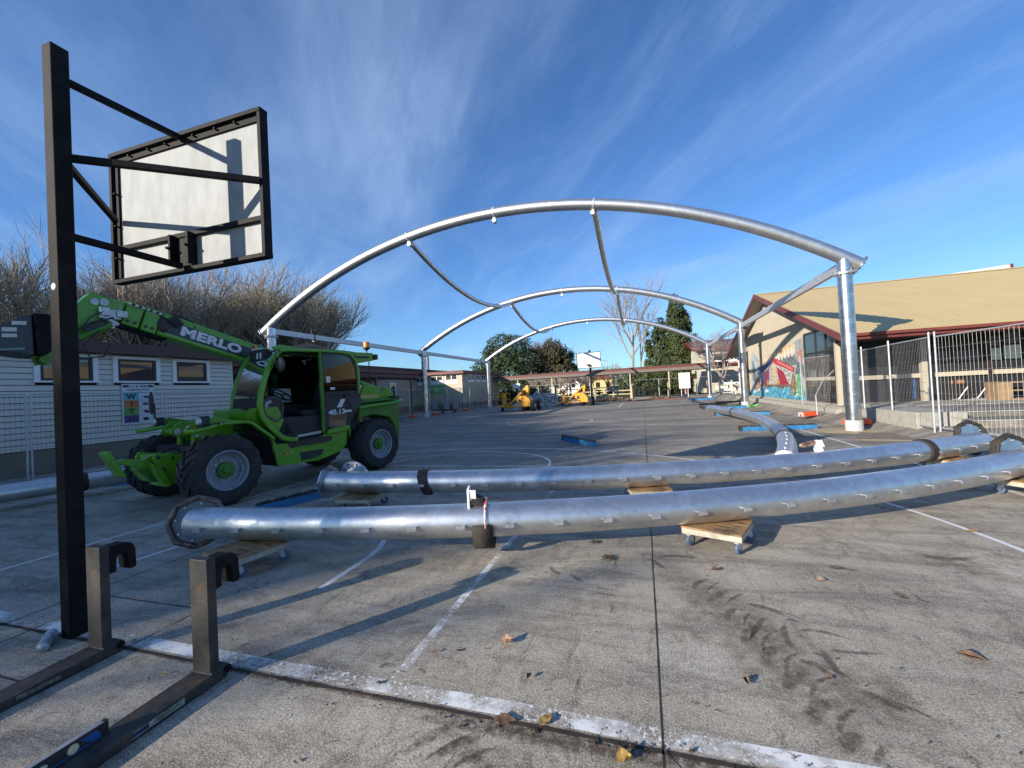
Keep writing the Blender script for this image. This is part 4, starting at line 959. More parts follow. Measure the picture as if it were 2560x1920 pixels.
wheel(0.0, 0.0, 1); wheel(-2.96, 0.0, 1); wheel(0.0, -2.24, -1); wheel(-2.96, -2.24, -1)

# chassis, axles, belly
mb = MB()
mb.uz([(0.60, 0.42), (0.72, 0.62), (0.55, 0.80), (-0.35, 0.86), (-0.55, 0.98), (-3.5, 0.98), (-3.75, 0.75), (-3.6, 0.52), (-2.3, 0.48), (-0.9, 0.44)], -1.36, -0.88)
mb.cyl((0, -0.42, 0.53), (0, -1.82, 0.53), 0.13, n=16); mb.cyl((-2.96, -0.42, 0.53), (-2.96, -1.82, 0.53), 0.13, n=16)
tp('chassis', mb, GREEND, bevel=0.012)
mb = MB(); mb.uz([(-0.88, 0.42), (-0.84, 0.82), (-0.55, 1.02), (-2.30, 0.98), (-2.35, 0.60), (-2.1, 0.44)], -0.87, -0.26)
tp('belly_box', mb, CABIN, bevel=0.01)
# lower skirt with step openings
mb = MB()
out = [(-0.66, 1.06), (-0.78, 0.90), (-0.86, 0.45), (-0.95, 0.42), (-1.62, 0.40), (-2.12, 0.50), (-2.24, 0.62), (-2.29, 0.93), (-1.78, 0.955), (-1.77, 0.86), (-1.62, 0.80), (-1.14, 0.80), (-1.06, 0.79), (-0.98, 0.79), (-0.86, 0.80)]
mb.uz(out, -0.235, -0.185)
tp('side_skirt', mb, GREEN, bevel=0.008)
mb = MB(); mb.uz([(-1.04, 0.775), (-1.10, 0.695), (-1.80, 0.715), (-1.92, 0.74), (-1.93, 0.80), (-1.86, 0.83), (-1.10, 0.80)], -0.184, -0.180)
mb.uz([(-1.26, 0.60), (-1.29, 0.44), (-1.52, 0.45), (-1.70, 0.50), (-1.74, 0.57), (-1.70, 0.60)], -0.184, -0.180)
tp('step_opening', mb, BLACK)
mb = MB()
for i in range(14): mb.uz([(-1.16 - i * 0.05, 0.69), (-1.185 - i * 0.05, 0.715), (-1.21 - i * 0.05, 0.69)], -0.205, -0.176)
for i in range(9): mb.uz([(-1.30 - i * 0.045, 0.44), (-1.32 - i * 0.045, 0.462), (-1.34 - i * 0.045, 0.44)], -0.205, -0.176)
tp('step_tread', mb, GREEN)
mb = MB(); mb.uz([(-1.80, 0.94), (-1.79, 0.86), (-2.25, 0.88), (-2.32, 0.95), (-2.30, 0.99), (-2.0, 0.975)], -0.26, -0.12); tp('step_ledge', mb, GREEN, bevel=0.012)
mb = MB(); mb.uz([(-0.98, 0.66), (-0.98, 0.60), (-1.10, 0.60), (-1.10, 0.66)], -0.184, -0.181); mb.uz([(0.10, 1.238), (0.10, 1.215), (0.0, 1.222), (0.0, 1.245)], -0.052, -0.048); tp('warning_decal', mb, YDEC)

# front fender bars and head lamps, on both sides
for s, v in ((0, -0.10), (1, -2.05)):
    mb = MB(); vv = v - 0.14 if s == 0 else v + 0.14
    pts = [(0.22, v - (-0.55 if s else 0.55), 1.20), (0.36, v - (-0.30 if s else 0.30), 1.155), (0.42, vv, 1.145), (0.38, v, 1.15), (0.25, v, 1.165), (-0.02, v, 1.225), (-0.32, v, 1.225), (-0.42, v, 1.195), (-0.70, v, 0.965), (-0.76, v, 0.90)]
    mb.tube(pts, 0.028, 12); tp('fender_bar', mb, GREEN)
    mb = MB(); y0, y1 = (-0.62, -0.13) if s == 0 else (-2.02, -1.55)
    sec = [(0.14, 1.215), (-0.02, 1.245), (-0.36, 1.24), (-0.46, 1.20), (-0.72, 0.95), (-0.72, 0.92), (-0.45, 1.165), (-0.34, 1.205), (-0.02, 1.21), (0.14, 1.18)]
    mb.uz(sec, y0, y1); tp('mudguard', mb, CABIN, bevel=0.006)
    ly = -0.26 if s == 0 else -1.76
    mb = MB(); mb.prism([(-0.055, -0.07), (0.055, -0.07), (0.055, 0.07), (-0.055, 0.07)], (0.20, ly, 1.285), (0, 1, 0), (0, 0, 1), (1, 0, 0), -0.08, 0.04)
    hd = tp('head_lamp', mb, BLACK, bevel=0.012)
    mb = MB(); mb.lathe([(0.058, 0.0), (0.057, 0.015), (0.045, 0.035), (0.020, 0.045), (0.0, 0.047)], (0.24, ly, 1.282), (1, 0.12 if s == 0 else 0.0, 0), 24); tp('lens', mb, LAMPG, hd)
    mb = MB(); mb.uz([(0.13, 1.30), (0.02, 1.34), (-0.30, 1.25), (-0.2, 1.20), (0.13, 1.21)], ly - 0.06, ly - 0.045); tp('lamp_bracket', mb, GREEN)
# nose plates between the wheels
mb = MB()
for y in (-0.93, -1.26): mb.uz([(0.36, 1.12), (0.31, 1.22), (0.20, 1.285), (0.02, 1.27), (-0.5, 1.30), (-0.55, 0.95), (0.0, 0.95), (0.06, 1.06), (0.30, 1.06)], y, y + 0.03)
mb.cyl((0.27, -0.88, 1.135), (0.27, -1.28, 1.135), 0.045, n=16)
mb.uz([(0.02, 1.25), (-0.5, 1.29), (-0.5, 1.23), (0.02, 1.20)], -1.23, -0.93)
mb.cyl((0.07, -0.86, 0.62), (0.06, -0.86, 1.06), 0.045, n=14); mb.cyl((0.10, -0.86, 0.95), (0.10, -0.86, 0.7), 0.02, n=8)
mb.cyl((0.06, -1.34, 0.62), (0.06, -1.34, 1.06), 0.045, n=14)
tp('nose_frame', mb, GREEN, bevel=0.005)
mb = MB(); mb.cyl((0.275, -0.875, 1.135), (0.275, -0.868, 1.135), 0.047, n=18); mb.cyl((0.05, -0.80, 1.04), (0.05, -0.79, 1.04), 0.03, n=14); tp('pivot_pin', mb, STEEL)
# stabiliser / bracket arm reaching forward
mb = MB()
for y in (-0.74, -1.32):
    mb.uz([(0.05, 0.80), (0.35, 0.80), (0.62, 0.86), (0.66, 0.78), (0.60, 0.60), (0.47, 0.36), (0.30, 0.40), (0.05, 0.50)], y, y + 0.05)
mb.uz([(0.40, 0.62), (0.60, 0.60), (0.50, 0.34), (0.42, 0.36)], -1.26, -0.75)
mb.cyl((0.55, -0.68, 0.60), (0.55, -1.34, 0.60), 0.065, n=20); mb.cyl((0.59, -0.69, 0.79), (0.59, -1.34, 0.79), 0.035, n=16); mb.cyl((0.42, -0.69, 0.76), (0.42, -1.3, 0.76), 0.03, n=14)
tp('front_bracket', mb, GREEN, bevel=0.008)
mb = MB()
for y, u0 in ((-0.98, 0.0),):
    mb.uz([(0.58, 0.84), (0.72, 0.78), (0.92, 0.815), (1.0, 0.80), (1.02, 0.76), (0.90, 0.72), (0.74, 0.64), (0.62, 0.62)], y, y + 0.16)
mb.prism([(-0.20, 0.02), (-0.22, -0.04), (0.20, -0.04), (0.20, 0.02)], (1.05, -0.86, 0.76), (0.42, 0.0, 0.9), (0.9, 0, -0.42), (0, 1, 0), -0.18, 0.10)
mb.uz([(0.70, 0.74), (0.62, 0.52), (0.50, 0.34), (0.44, 0.38), (0.55, 0.62)], -0.80, -0.66)
tp('front_foot', mb, GREEN, bevel=0.01)
mb = MB(); mb.cyl((0.56, -0.678, 0.60), (0.56, -0.672, 0.60), 0.045, n=20); mb.cyl((0.59, -0.688, 0.79), (0.59, -0.682, 0.79), 0.022, n=14); mb.cyl((0.42, -0.688, 0.76), (0.42, -0.682, 0.76), 0.02, n=14)
tp('pin_cap', mb, BLACK)
mb = MB(); mb.tube([(0.3, -0.9, 0.85), (0.15, -0.88, 0.95), (0.1, -0.85, 0.80), (-0.05, -0.8, 0.9)], 0.014, 8); mb.tube([(0.45, -1.0, 0.82), (0.2, -1.1, 0.9), (0.0, -1.0, 0.85)], 0.014, 8); mb.box(-0.35, 0.25, -1.7, -0.5, 0.66, 0.9); tp('axle_hoses', mb, CABIN)

# cab: profile of the near frame
yN, yF = -0.10, -1.00
Apil = [(-0.93, 2.375), (-0.84, 2.27), (-0.76, 2.12), (-0.66, 1.88), (-0.60, 1.66), (-0.575, 1.48), (-0.60, 1.30), (-0.68, 1.16), (-0.80, 1.02), (-0.93, 0.90), (-1.03, 0.86), (-1.20, 0.845)]
def band(pts, w, y0, y1):
    """flat band following pts in the x,z plane"""
    L, Rr = [], []
    for i, p in enumerate(pts):
        a = Vector(pts[max(i - 1, 0)]); c = Vector(pts[min(i + 1, len(pts) - 1)]); d = (c - a).normalized(); nn = Vector((-d.y, d.x)) * w / 2
        L.append((p[0] + nn.x, p[1] + nn.y)); Rr.append((p[0] - nn.x, p[1] - nn.y))
    mb = MB(); n = len(pts); V = [(a, y0, b) for a, b in L] + [(a, y0, b) for a, b in Rr] + [(a, y1, b) for a, b in Rr] + [(a, y1, b) for a, b in L]
    F = []
    for k in range(4):
        k2 = (k + 1) % 4
        for i in range(n - 1): F.append((k * n + i, k * n + i + 1, k2 * n + i + 1, k2 * n + i))
    F.append((0, n, 2 * n, 3 * n)); F.append((n - 1, 4 * n - 1, 3 * n - 1, 2 * n - 1)); mb.add(V, F); return mb
near = band(Apil, 0.085, yN - 0.075, yN + 0.0); tp('cab_pillar', near, GREEN, bevel=0.02)
far = band([(a - 0.0, b) for a, b in Apil[:8]], 0.07, yF, yF + 0.07); tp('cab_pillar', far, GREEN, bevel=0.015)
mb = band([(-0.93, 2.375), (-1.05, 2.405), (-1.70, 2.43), (-2.20, 2.43), (-2.38, 2.40), (-2.50, 2.28), (-2.545, 2.10), (-2.56, 1.80), (-2.55, 1.60)], 0.06, yN - 0.07, yN - 0.002); tp('cab_pillar', mb, GREEN, bevel=0.015)
mb = band([(-1.70, 2.40), (-1.715, 1.65), (-1.71, 0.90)], 0.055, yN - 0.06, yN - 0.004); tp('cab_pillar', mb, GREEND, bevel=0.01)
mb = MB(); mb.uz([(-0.93, 2.40), (-1.05, 2.44), (-1.70, 2.465), (-2.2, 2.465), (-2.42, 2.43), (-2.42, 2.40), (-1.7, 2.43), (-1.0, 2.40)], yF, yN - 0.08); tp('cab_roof', mb, GREEND)
# roof guard plates reaching forward and back
mb = MB(); mb.uz([(-2.40, 2.44), (-2.63, 2.49), (-3.30, 2.50), (-3.31, 2.33), (-2.90, 2.26), (-2.56, 2.22), (-2.50, 2.34)], -0.55, -0.50)
g1 = tp('roof_bracket', mb, GREEN, bevel=0.01)
mb = MB(); mb.uz([(-2.70, 2.405), (-3.18, 2.42), (-3.18, 2.375), (-2.72, 2.36)], -0.4995, -0.494); tp('slot', mb, BLACK, g1)
mb = MB(); mb.uz([(-0.86, 2.46), (-1.02, 2.50), (-1.35, 2.47), (-1.6, 2.46), (-1.3, 2.42), (-0.95, 2.36)], -0.25, -0.20); tp('roof_bracket', mb, GREEN, bevel=0.008)
mb = MB(); mb.box(-3.40, -3.31, -0.60, -0.45, 2.35, 2.47); tp('work_lamp', mb, BLACK, bevel=0.015)
bq = tp('beacon', MB().lathe([(0.05, 0.06), (0.066, 0.075), (0.066, 0.17), (0.060, 0.19), (0.0, 0.195)], (-3.17, -0.55, 2.55), (0, 0, 1), 20), M('orange_beacon', (0.85, 0.30, 0.02), 0.25, 0, (0.6, 0.18, 0.01), 20))
mb = MB(); mb.lathe([(0.012, -0.06), (0.014, 0.0), (0.045, 0.02), (0.072, 0.045), (0.072, 0.07), (0.0, 0.07)], (-3.17, -0.55, 2.55), (0, 0, 1), 16); tp('base', mb, BLACK, bq)
# glass
ws = [p for p in Apil[:6]]
mb = MB(); mb.strip([(a + 0.012, yN - 0.08, b) for a, b in ws], [(a + 0.012, yF + 0.07, b) for a, b in ws]); tp('windscreen', mb, GLASS)
mb = MB(); n8 = [( -0.59, 1.60), (-0.575, 1.48), (-0.575, 1.425)]
mb.strip([(a + 0.02, yN - 0.08, b) for a, b in n8], [(a + 0.02, yF + 0.07, b) for a, b in n8]); tp('windscreen_base', mb, CABIN)
fr = [(-0.572, 1.43), (-0.56, 1.33), (-0.60, 1.22), (-0.70, 1.10), (-0.90, 1.00)]
mb = MB(); mb.strip([(a + 0.035, yN - 0.055, b) for a, b in fr], [(a + 0.035, yF, b) for a, b in fr]); mb.uz([(-0.56, 1.43), (-0.545, 1.33), (-0.6, 1.21), (-0.9, 1.0), (-1.0, 1.2), (-0.9, 1.43)], yN - 0.09, yF + 0.005) ; tp('cab_nose', mb, GREEN)
mb = MB(); mb.uz([(-1.745, 2.37), (-2.18, 2.39), (-2.34, 2.36), (-2.45, 2.25), (-2.505, 2.08), (-2.53, 1.70), (-1.745, 1.66)], yN - 0.045, yN - 0.035); tp('rear_door_window', mb, GLASST)
mb = band([(-1.745, 2.37), (-2.18, 2.39), (-2.34, 2.36), (-2.45, 2.25), (-2.505, 2.08), (-2.53, 1.66), (-1.745, 1.64), (-1.745, 2.37)], 0.035, yN - 0.05, yN - 0.028); tp('window_seal', mb, BLACK)
mb = MB(); mb.uz([(-0.95, 2.36), (-2.48, 2.395), (-2.50, 1.45), (-0.62, 1.45), (-0.63, 1.62), (-0.72, 1.95)], yF + 0.02, yF + 0.028); tp('side_window', mb, GLASST)
mb = MB(); mb.uz([(-2.56, 2.02), (-2.58, 1.62), (-2.72, 1.75)], yN - 0.12, yN - 0.11); tp('quarter_window', mb, GLASS)
mb = MB(); mb.tube([(-2.53, yN - 0.1, 2.04), (-2.73, yN - 0.1, 1.76), (-2.60, yN - 0.1, 1.50)], 0.012, 8); tp('window_seal', mb, BLACK)
# lower door panel (opened rear half stays shut), rear wall
mb = MB(); mb.uz([(-1.74, 1.635), (-2.54, 1.655), (-2.62, 1.50), (-2.45, 1.25), (-2.28, 0.93), (-1.74, 0.96)], yN - 0.06, yN - 0.03); dp = tp('door_panel', mb, BLACK, bevel=0.012)
mb = MB(); mb.uz([(-1.84, 1.22), (-2.26, 1.22), (-2.20, 0.98), (-1.82, 1.00)], yN - 0.0295, yN - 0.026); tp('lower_pane', mb, GLASSD, dp)
mb = MB(); mb.uz([(-2.02, 1.35), (-2.13, 1.35), (-2.22, 1.50), (-2.13, 1.51)], yN - 0.0295, yN - 0.026); tp('panel_decal', mb, DECALW, dp)
mb = MB(); mb.uz([(-1.76, 1.60), (-2.35, 1.62), (-2.35, 1.585), (-1.76, 1.565)], yN - 0.0295, yN - 0.012); mb.cyl((-2.22, yN - 0.03, 1.575), (-2.22, yN + 0.0, 1.575), 0.03, n=16); tp('door_handle', mb, CABIN, dp)
mb = MB(); put_text(mb, '40.13', 0.125, (-2.02, yN - 0.024, 1.262), (-1, 0, 0.02), (0, 0, 1), font_scale_x=1.35, bold=0.004, extrude=0.001); tp('model_number', mb, DECALW, dp, smooth=False)
mb = MB(); mb.uz([(-2.20, 1.285), (-2.36, 1.29), (-2.36, 1.25), (-2.20, 1.245)], yN - 0.028, yN - 0.024); tp('number_bar', mb, DECALW, dp)
mb = MB(); mb.uz([(-2.30, 1.50), (-2.58, 1.52), (-2.62, 1.48), (-2.45, 1.22), (-2.36, 1.30)], yN - 0.0295, yN - 0.018); tp('door_bulge', mb, M('dark_grey_plastic', (0.045, 0.045, 0.05), 0.6), dp)
for (a, b, w, h) in ((-1.82, 1.95, 0.085, 0.12), (-1.90, 1.74, 0.10, 0.045)):
    mb = MB(); mb.uz([(a, b), (a - w, b), (a - w, b - h), (a, b - h)], yN - 0.034, yN - 0.031); tp('paper_sticker', mb, DECALW)
# door sill, hinges, interior
mb = MB(); mb.uz([(-1.20, 0.875), (-1.66, 0.90), (-1.66, 0.945), (-1.20, 0.915)], yN - 0.06, yN - 0.02); tp('sill_plate', mb, M('aluminium_sill', (0.40, 0.40, 0.41), 0.45, 0.5), TH)
mb = MB(); mb.uz([(-0.66, 1.25), (-0.76, 1.12), (-1.02, 0.90), (-2.5, 0.90), (-2.62, 1.2), (-2.55, 1.5), (-2.58, 1.2)], yF + 0.03, yN - 0.1)
mb.uz([(-0.66, 1.45), (-0.68, 1.15), (-1.0, 0.92), (-2.5, 0.92), (-2.5, 1.45)], yF + 0.005, yF + 0.019)
tp('cab_floor', mb, CABIN)
mb = MB(); mb.uz([(-2.56, 0.95), (-2.56, 2.40), (-2.50, 2.40), (-2.50, 0.95)], yF + 0.03, yN - 0.09); tp('cab_rear_wall', mb, GLASST)
mb = MB(); mb.uz([(-0.62, 1.42), (-0.64, 1.55), (-0.98, 1.62), (-1.06, 1.50), (-0.98, 1.00), (-0.74, 1.16)], yF + 0.10, yN - 0.28); tp('dashboard', mb, CABIN, bevel=0.03)
mb = MB(); mb.tube([(-0.98, -0.5, 1.25), (-1.12, -0.5, 1.60)], 0.028, 10)
cc = Vector((-1.15, -0.50, 1.64)); ax = Vector((0.55, 0, -0.83)).normalized(); bx = Vector((0, 1, 0)); cx_ = ax.cross(bx)
mb.tube([cc + (bx * math.cos(2 * math.pi * k / 30) + cx_ * math.sin(2 * math.pi * k / 30)) * 0.19 for k in range(30)], 0.016, 8, closed=True)
for k in range(3): mb.tube([cc, cc + (bx * math.cos(2.1 * k) + cx_ * math.sin(2.1 * k)) * 0.19], 0.014, 8)
tp('steering_wheel', mb, BLACK)
mb = MB(); mb.uz([(-1.45, 1.22), (-1.42, 1.33), (-1.95, 1.35), (-2.08, 1.95), (-2.20, 1.98), (-2.18, 1.25), (-1.9, 1.15)], -0.80, -0.30); mb.uz([(-1.55, 0.92), (-1.6, 1.24), (-2.0, 1.22), (-2.05, 0.92)], -0.72, -0.38); tp('seat', mb, CABIN, bevel=0.04)
mb = MB(); mb.box(-1.62, -1.30, yF + 0.04, yF + 0.06, 1.50, 1.76); tp('paper_notice', mb, M('paper_notice', (0.50, 0.52, 0.50), 0.7, 0, (0.38, 0.40, 0.39), 60))
# open lower half door folded inward shows its grey pocket
mb = MB(); mb.uz([(-0.66, 1.30), (-0.67, 1.52), (-0.74, 1.62), (-0.95, 1.56), (-1.00, 1.44), (-0.98, 1.25), (-1.10, 1.08), (-1.19, 0.93), (-1.00, 0.93), (-0.80, 1.10)], yN - 0.14, yN - 0.10); ld = tp('kick_panel', mb, BLACK, bevel=0.01)
mb = band([(-0.80, 1.53), (-0.725, 1.50), (-0.705, 1.40), (-0.80, 1.27), (-0.92, 1.24)], 0.05, yN - 0.0995, yN - 0.094); tp('pocket_stripe', mb, M('pale_grey_stripe', (0.42, 0.43, 0.44), 0.5), ld)
mb = band([(-0.66, 1.38), (-0.68, 1.54), (-0.80, 1.60), (-0.97, 1.54), (-1.0, 1.40), (-0.96, 1.24), (-0.86, 1.18), (-0.70, 1.30), (-0.66, 1.40)], 0.035, yN - 0.10, yN - 0.085); tp('pocket_rim', mb, M('rim_plastic', (0.05, 0.052, 0.058), 0.5), ld)
# wipers, mirrors
mb = MB(); mb.tube([(-0.56, -0.50, 1.42), (-0.58, -0.42, 1.62), (-0.70, -0.30, 1.97)], 0.009, 6); mb.tube([(-0.56, -0.47, 1.44), (-0.59, -0.35, 1.68), (-0.66, -0.27, 1.88)], 0.006, 6); mb.box(-0.58, -0.50, -0.56, -0.40, 1.405, 1.435); tp('wiper', mb, BLACK)
mb = MB(); mb.tube([(-0.86, yN, 2.40), (-0.83, yN + 0.03, 2.38), (-0.80, yN + 0.08, 2.20), (-0.80, yN + 0.1, 2.08)], 0.010, 6); mb.tube([(-0.90, yN, 2.42), (-0.87, yN + 0.08, 2.25)], 0.010, 6)
mr = tp('mirror', mb, BLACK); mb = MB(); mb.ball((-0.86, yN + 0.12, 2.13), 1.0, 16, (0.045, 0.105, 0.125)); tp('mirror_head', mb, M('mirror_shell', (0.05, 0.05, 0.058), 0.55), mr)
mb = MB(); mb.tube([(0.16, -1.98, 1.22), (0.16, -1.98, 1.34), (0.16, -1.98, 1.58)], 0.016, 8); mr = tp('mirror', mb, BLACK); mb = MB(); mb.ball((0.17, -2.06, 1.60), 1.0, 16, (0.03, 0.065, 0.20)); tp('mirror_head', mb, M('mirror_shell_dark', (0.035, 0.035, 0.04), 0.55), mr)
# traffic light gauge and plate at the cab's front top corner
mb = MB(); mb.box(-0.92, -0.80, -0.80, -0.38, 2.24, 2.43); gb = tp('load_indicator', mb, BLACK, bevel=0.01)
for k, c in enumerate(((0.45, 0.03, 0.02), (0.75, 0.35, 0.03), (0.02, 0.20, 0.08))):
    mb = MB(); yy = -0.76 + 0.10 * k; mb.cyl((-0.86, yy, 2.435), (-0.86, yy, 2.465), 0.04, n=14); tp('lamp_base', mb, OFFWHITE, gb)
    mb = MB(); mb.lathe([(0.036, 0.0), (0.036, 0.04), (0.024, 0.06), (0.0, 0.065)], (-0.86, yy, 2.466), (0, 0, 1), 14); tp('signal_lamp', mb, M('signal_' + ('red', 'amber', 'green')[k], c, 0.3), gb)
for k in range(2):
    mb = MB(); yy = -0.56 + 0.10 * k; mb.prism([(-0.026, -0.05), (0.02, -0.05), (0.034, 0.05), (-0.012, 0.05)], (-0.7995, yy, 2.32), (0, 1, 0), (0, 0, 1), (1, 0, 0), 0, 0.003); tp('light_bar', mb, DECALW, gb)

# engine cover on the right and rear body
mb = MB(); mb.uz([(-0.75, 1.00), (-0.80, 1.42), (-3.0, 1.62), (-3.6, 1.50), (-3.72, 1.0), (-3.5, 0.92), (-3.3, 1.12), (-2.6, 1.12), (-2.4, 0.85)], -2.15, -1.42)
tp('engine_cover', mb, GREEN, bevel=0.04)
mb = MB(); mb.uz([(-2.50, 1.36), (-3.68, 1.40), (-3.72, 1.20), (-3.70, 0.62), (-3.62, 0.60), (-3.55, 0.85), (-3.42, 1.06), (-3.0, 1.14), (-2.62, 1.10), (-2.40, 0.88), (-2.36, 0.7), (-2.30, 0.95)], -0.88, -0.20)
tp('rear_body', mb, GREEND, bevel=0.02)
mb = MB(); mb.tube([(-2.56, -0.16, 1.30), (-2.9, -0.12, 1.335), (-3.5, -0.12, 1.37), (-3.78, -0.16, 1.40), (-3.86, -0.30, 1.41), (-3.86, -1.9, 1.41)], 0.034, 10); tp('rear_bar', mb, GREEN)
mb = MB(); mb.uz([(-2.60, 1.375), (-3.62, 1.43), (-3.66, 1.475), (-3.60, 1.48), (-2.62, 1.44)], -0.86, -0.24); mb.tube([(-2.62, -0.20, 1.42), (-3.60, -0.20, 1.455)], 0.016, 8); tp('rear_deck', mb, GREEND)
mb = MB(); mb.box(-3.72, -3.56, -0.34, -0.18, 1.44, 1.52); mb.uz([(-2.62, 1.405), (-3.55, 1.45), (-3.55, 1.425), (-2.62, 1.385)], -0.2385, -0.232); tp('rear_rubber', mb, BLACK, bevel=0.01)
mb = MB(); mb.uz([(-2.58, 1.52), (-2.66, 1.80), (-3.05, 1.76), (-3.40, 1.745), (-3.62, 1.72), (-3.78, 1.60), (-3.80, 1.40), (-2.6, 1.36)], -0.86, -0.42); rb = tp('tank_cover', mb, GREEN, bevel=0.02)
mb = MB(); mb.uz([(-2.66, 1.50), (-3.36, 1.50), (-3.30, 1.575), (-2.64, 1.565)], -0.4195, -0.415); tp('sand_stripe', mb, SAND, rb)
mb = MB(); mb.cyl((-3.46, -0.42, 1.68), (-3.46, -0.41, 1.68), 0.042, n=22); tp('round_badge', mb, BLACK, rb)
mb = MB(); mb.cyl((-3.46, -0.4095, 1.68), (-3.46, -0.408, 1.68), 0.022, n=18); mb.prism([(-0.028, -0.02), (0.028, -0.02), (0.02, 0.02), (-0.02, 0.02)], (-3.27, -0.4195, 1.68), (1, 0, 0), (0, 0, 1), (0, 1, 0), 0.0, 0.003); tp('badge_print', mb, M('badge_grey', (0.4, 0.42, 0.4), 0.5), rb)

# boom: nested box sections
def bx_sec(name, p, q, h0, h1, w, mat, y=-1.155, parent=TH, bevel=0.015):
    p, q = Vector(p), Vector(q); d = (q - p).normalized(); nn = Vector((-d.y, d.x))
    if nn.y < 0: nn = -nn
    pts = [p - nn * h0 / 2, p - nn * h0 * 0.5, q - nn * h1 * 0.5, q + nn * h1 / 2, p + nn * h0 / 2]
    mb = MB(); mb.uz([tuple(x) for x in (p - nn * h0 / 2, q - nn * h1 / 2, q + nn * h1 / 2, p + nn * h0 / 2)], y - w / 2, y + w / 2)
    return tp(name, mb, mat, parent, bevel=bevel)
ax0 = Vector((-3.70, 1.62)); ax1 = Vector((0.08, 2.715))
d_ = (ax1 - ax0).normalized(); n_ = Vector((-d_.y, d_.x))
def bq_(u, dz=0.0):   # point on boom axis at machine x = u
    t = (u - ax0.x) / d_.x; return ax0 + d_ * t + n_ * dz
boom = bx_sec('boom', ax0, bq_(0.40), 0.36, 0.37, 0.34, GREEN, bevel=0.03)
mb = MB(); mb.uz([tuple(bq_(-1.12, -0.16)), tuple(bq_(-1.12, 0.0)), tuple(bq_(-1.18, 0.07)), tuple(bq_(-1.34, 0.07)), tuple(bq_(-1.34, -0.16))], -0.984, -0.93); tp('boom_shoulder', mb, GREEN, boom, bevel=0.015)
cl_ = [(-0.01, 0.52), (0.53, 0.95)]
c1b = bx_sec('boom_collar', bq_(0.41), bq_(0.595), 0.375, 0.36, 0.335, GREEN, bevel=0.015)
c2b = bx_sec('boom_collar', bq_(0.615), bq_(0.81), 0.36, 0.345, 0.31, GREEN, bevel=0.015)
for cb_, (u0, u1) in ((c1b, (0.42, 0.59)), (c2b, (0.625, 0.80))):
    mb = MB(); mb.uz([tuple(bq_(u0, 0.125)), tuple(bq_(u1, 0.125)), tuple(bq_(u1, 0.160)), tuple(bq_(u0, 0.160))], -0.9995 if cb_ is c2b else -0.987, -0.975); wp = tp('wear_plate', mb, OFFWHITE, cb_)
    mb = MB()
    for f in (0.3, 0.75):
        for dz in (0.143, -0.115):
            q = bq_(u0 + (u1 - u0) * f, dz); mb.cyl((q.x, -0.98, q.y), (q.x, -0.968, q.y), 0.020, n=14)
    tp('wear_pad_bolts', mb, BLACK, cb_)
mb = MB(); mb.uz([tuple(bq_(0.25, -0.16)), tuple(bq_(0.80, -0.15)), tuple(bq_(0.80, -0.20)), tuple(bq_(0.50, -0.215)), tuple(bq_(0.25, -0.21))], -1.26, -1.04); tp('boom_underside_gear', mb, BLACKSTEEL, boom)
# goose-neck head
hw = 0.13
head = [tuple(bq_(0.82, -0.15)), tuple(bq_(0.82, 0.165)), (0.97, 3.115), (1.16, 3.165), (1.34, 2.93), (1.62, 2.74), (1.72, 2.34), (1.70, 2.22), (1.52, 2.18), (1.44, 2.22), (1.38, 2.40), (1.20, 2.55), (1.06, 2.70)]
mb = MB(); mb.uz(head, -1.155 - hw, -1.155 + hw); hd = tp('boom_head', mb, GREEN, bevel=0.02)
mb = MB()
for (u, z, r_) in ((1.13, 3.03, 0.045), (1.03, 3.04, 0.050), (1.47, 2.58, 0.03), (0.86, 2.98, 0.01), (0.87, 2.95, 0.01)): mb.cyl((u, -1.03, z), (u, -1.005, z), r_, n=20)
tp('pivot_cap', mb, STEEL, hd)
mb = MB(); mb.box(0.86, 1.10, -1.025, -0.96, 2.80, 2.94); mb.box(0.99, 1.10, -1.025, -0.93, 2.84, 2.96); mb.box(0.80, 0.92, -1.025, -0.93, 2.83, 2.93); mb.cyl((1.05, -0.97, 2.82), (0.90, -0.97, 2.72), 0.035, n=12); mb.box(0.94, 1.02, -1.0, -0.94, 2.66, 2.74); tp('valve_block', mb, STEEL, hd, bevel=0.01)
mb = MB(); mb.cyl((0.98, -0.965, 2.72), (1.36, -0.965, 2.48), 0.045, n=14); mb.cyl((1.36, -0.965, 2.48), (1.55, -0.965, 2.33), 0.022, n=12); mb.cyl((1.42, -0.97, 2.42), (1.50, -0.97, 2.37), 0.035, n=12); tp('tilt_cylinder', mb, GREEND, hd)
mb = MB()
mb.tube([(1.0, -0.96, 2.78), (1.12, -0.93, 2.62), (1.28, -0.92, 2.40), (1.22, -0.92, 2.24), (1.08, -0.92, 2.26), (1.0, -0.94, 2.44)], 0.011, 8)
mb.tube([(0.95, -0.95, 2.82), (1.2, -0.90, 2.72), (1.38, -0.92, 2.55)], 0.012, 8); mb.tube([(1.05, -0.94, 2.9), (1.2, -0.92, 2.8), (1.3, -0.93, 2.62)], 0.010, 8)
mb.uz([(1.02, 2.72), (1.10, 2.76), (1.28, 2.66), (1.26, 2.58), (1.12, 2.60)], -0.95, -0.925)
q = bq_(0.0, 0.1); mb.tube([tuple((bq_(0.38, 0.19).x, -1.1, bq_(0.38, 0.19).y)), (bq_(0.15, 0.24).x, -1.08, bq_(0.15, 0.24).y), (bq_(-0.02, 0.2).x, -1.05, bq_(-0.02, 0.2).y), (bq_(-0.03, 0.1).x, -0.98, bq_(-0.03, 0.1).y)], 0.014, 8)
tp('hydraulic_hoses', mb, BLACK)
mb = MB(); 
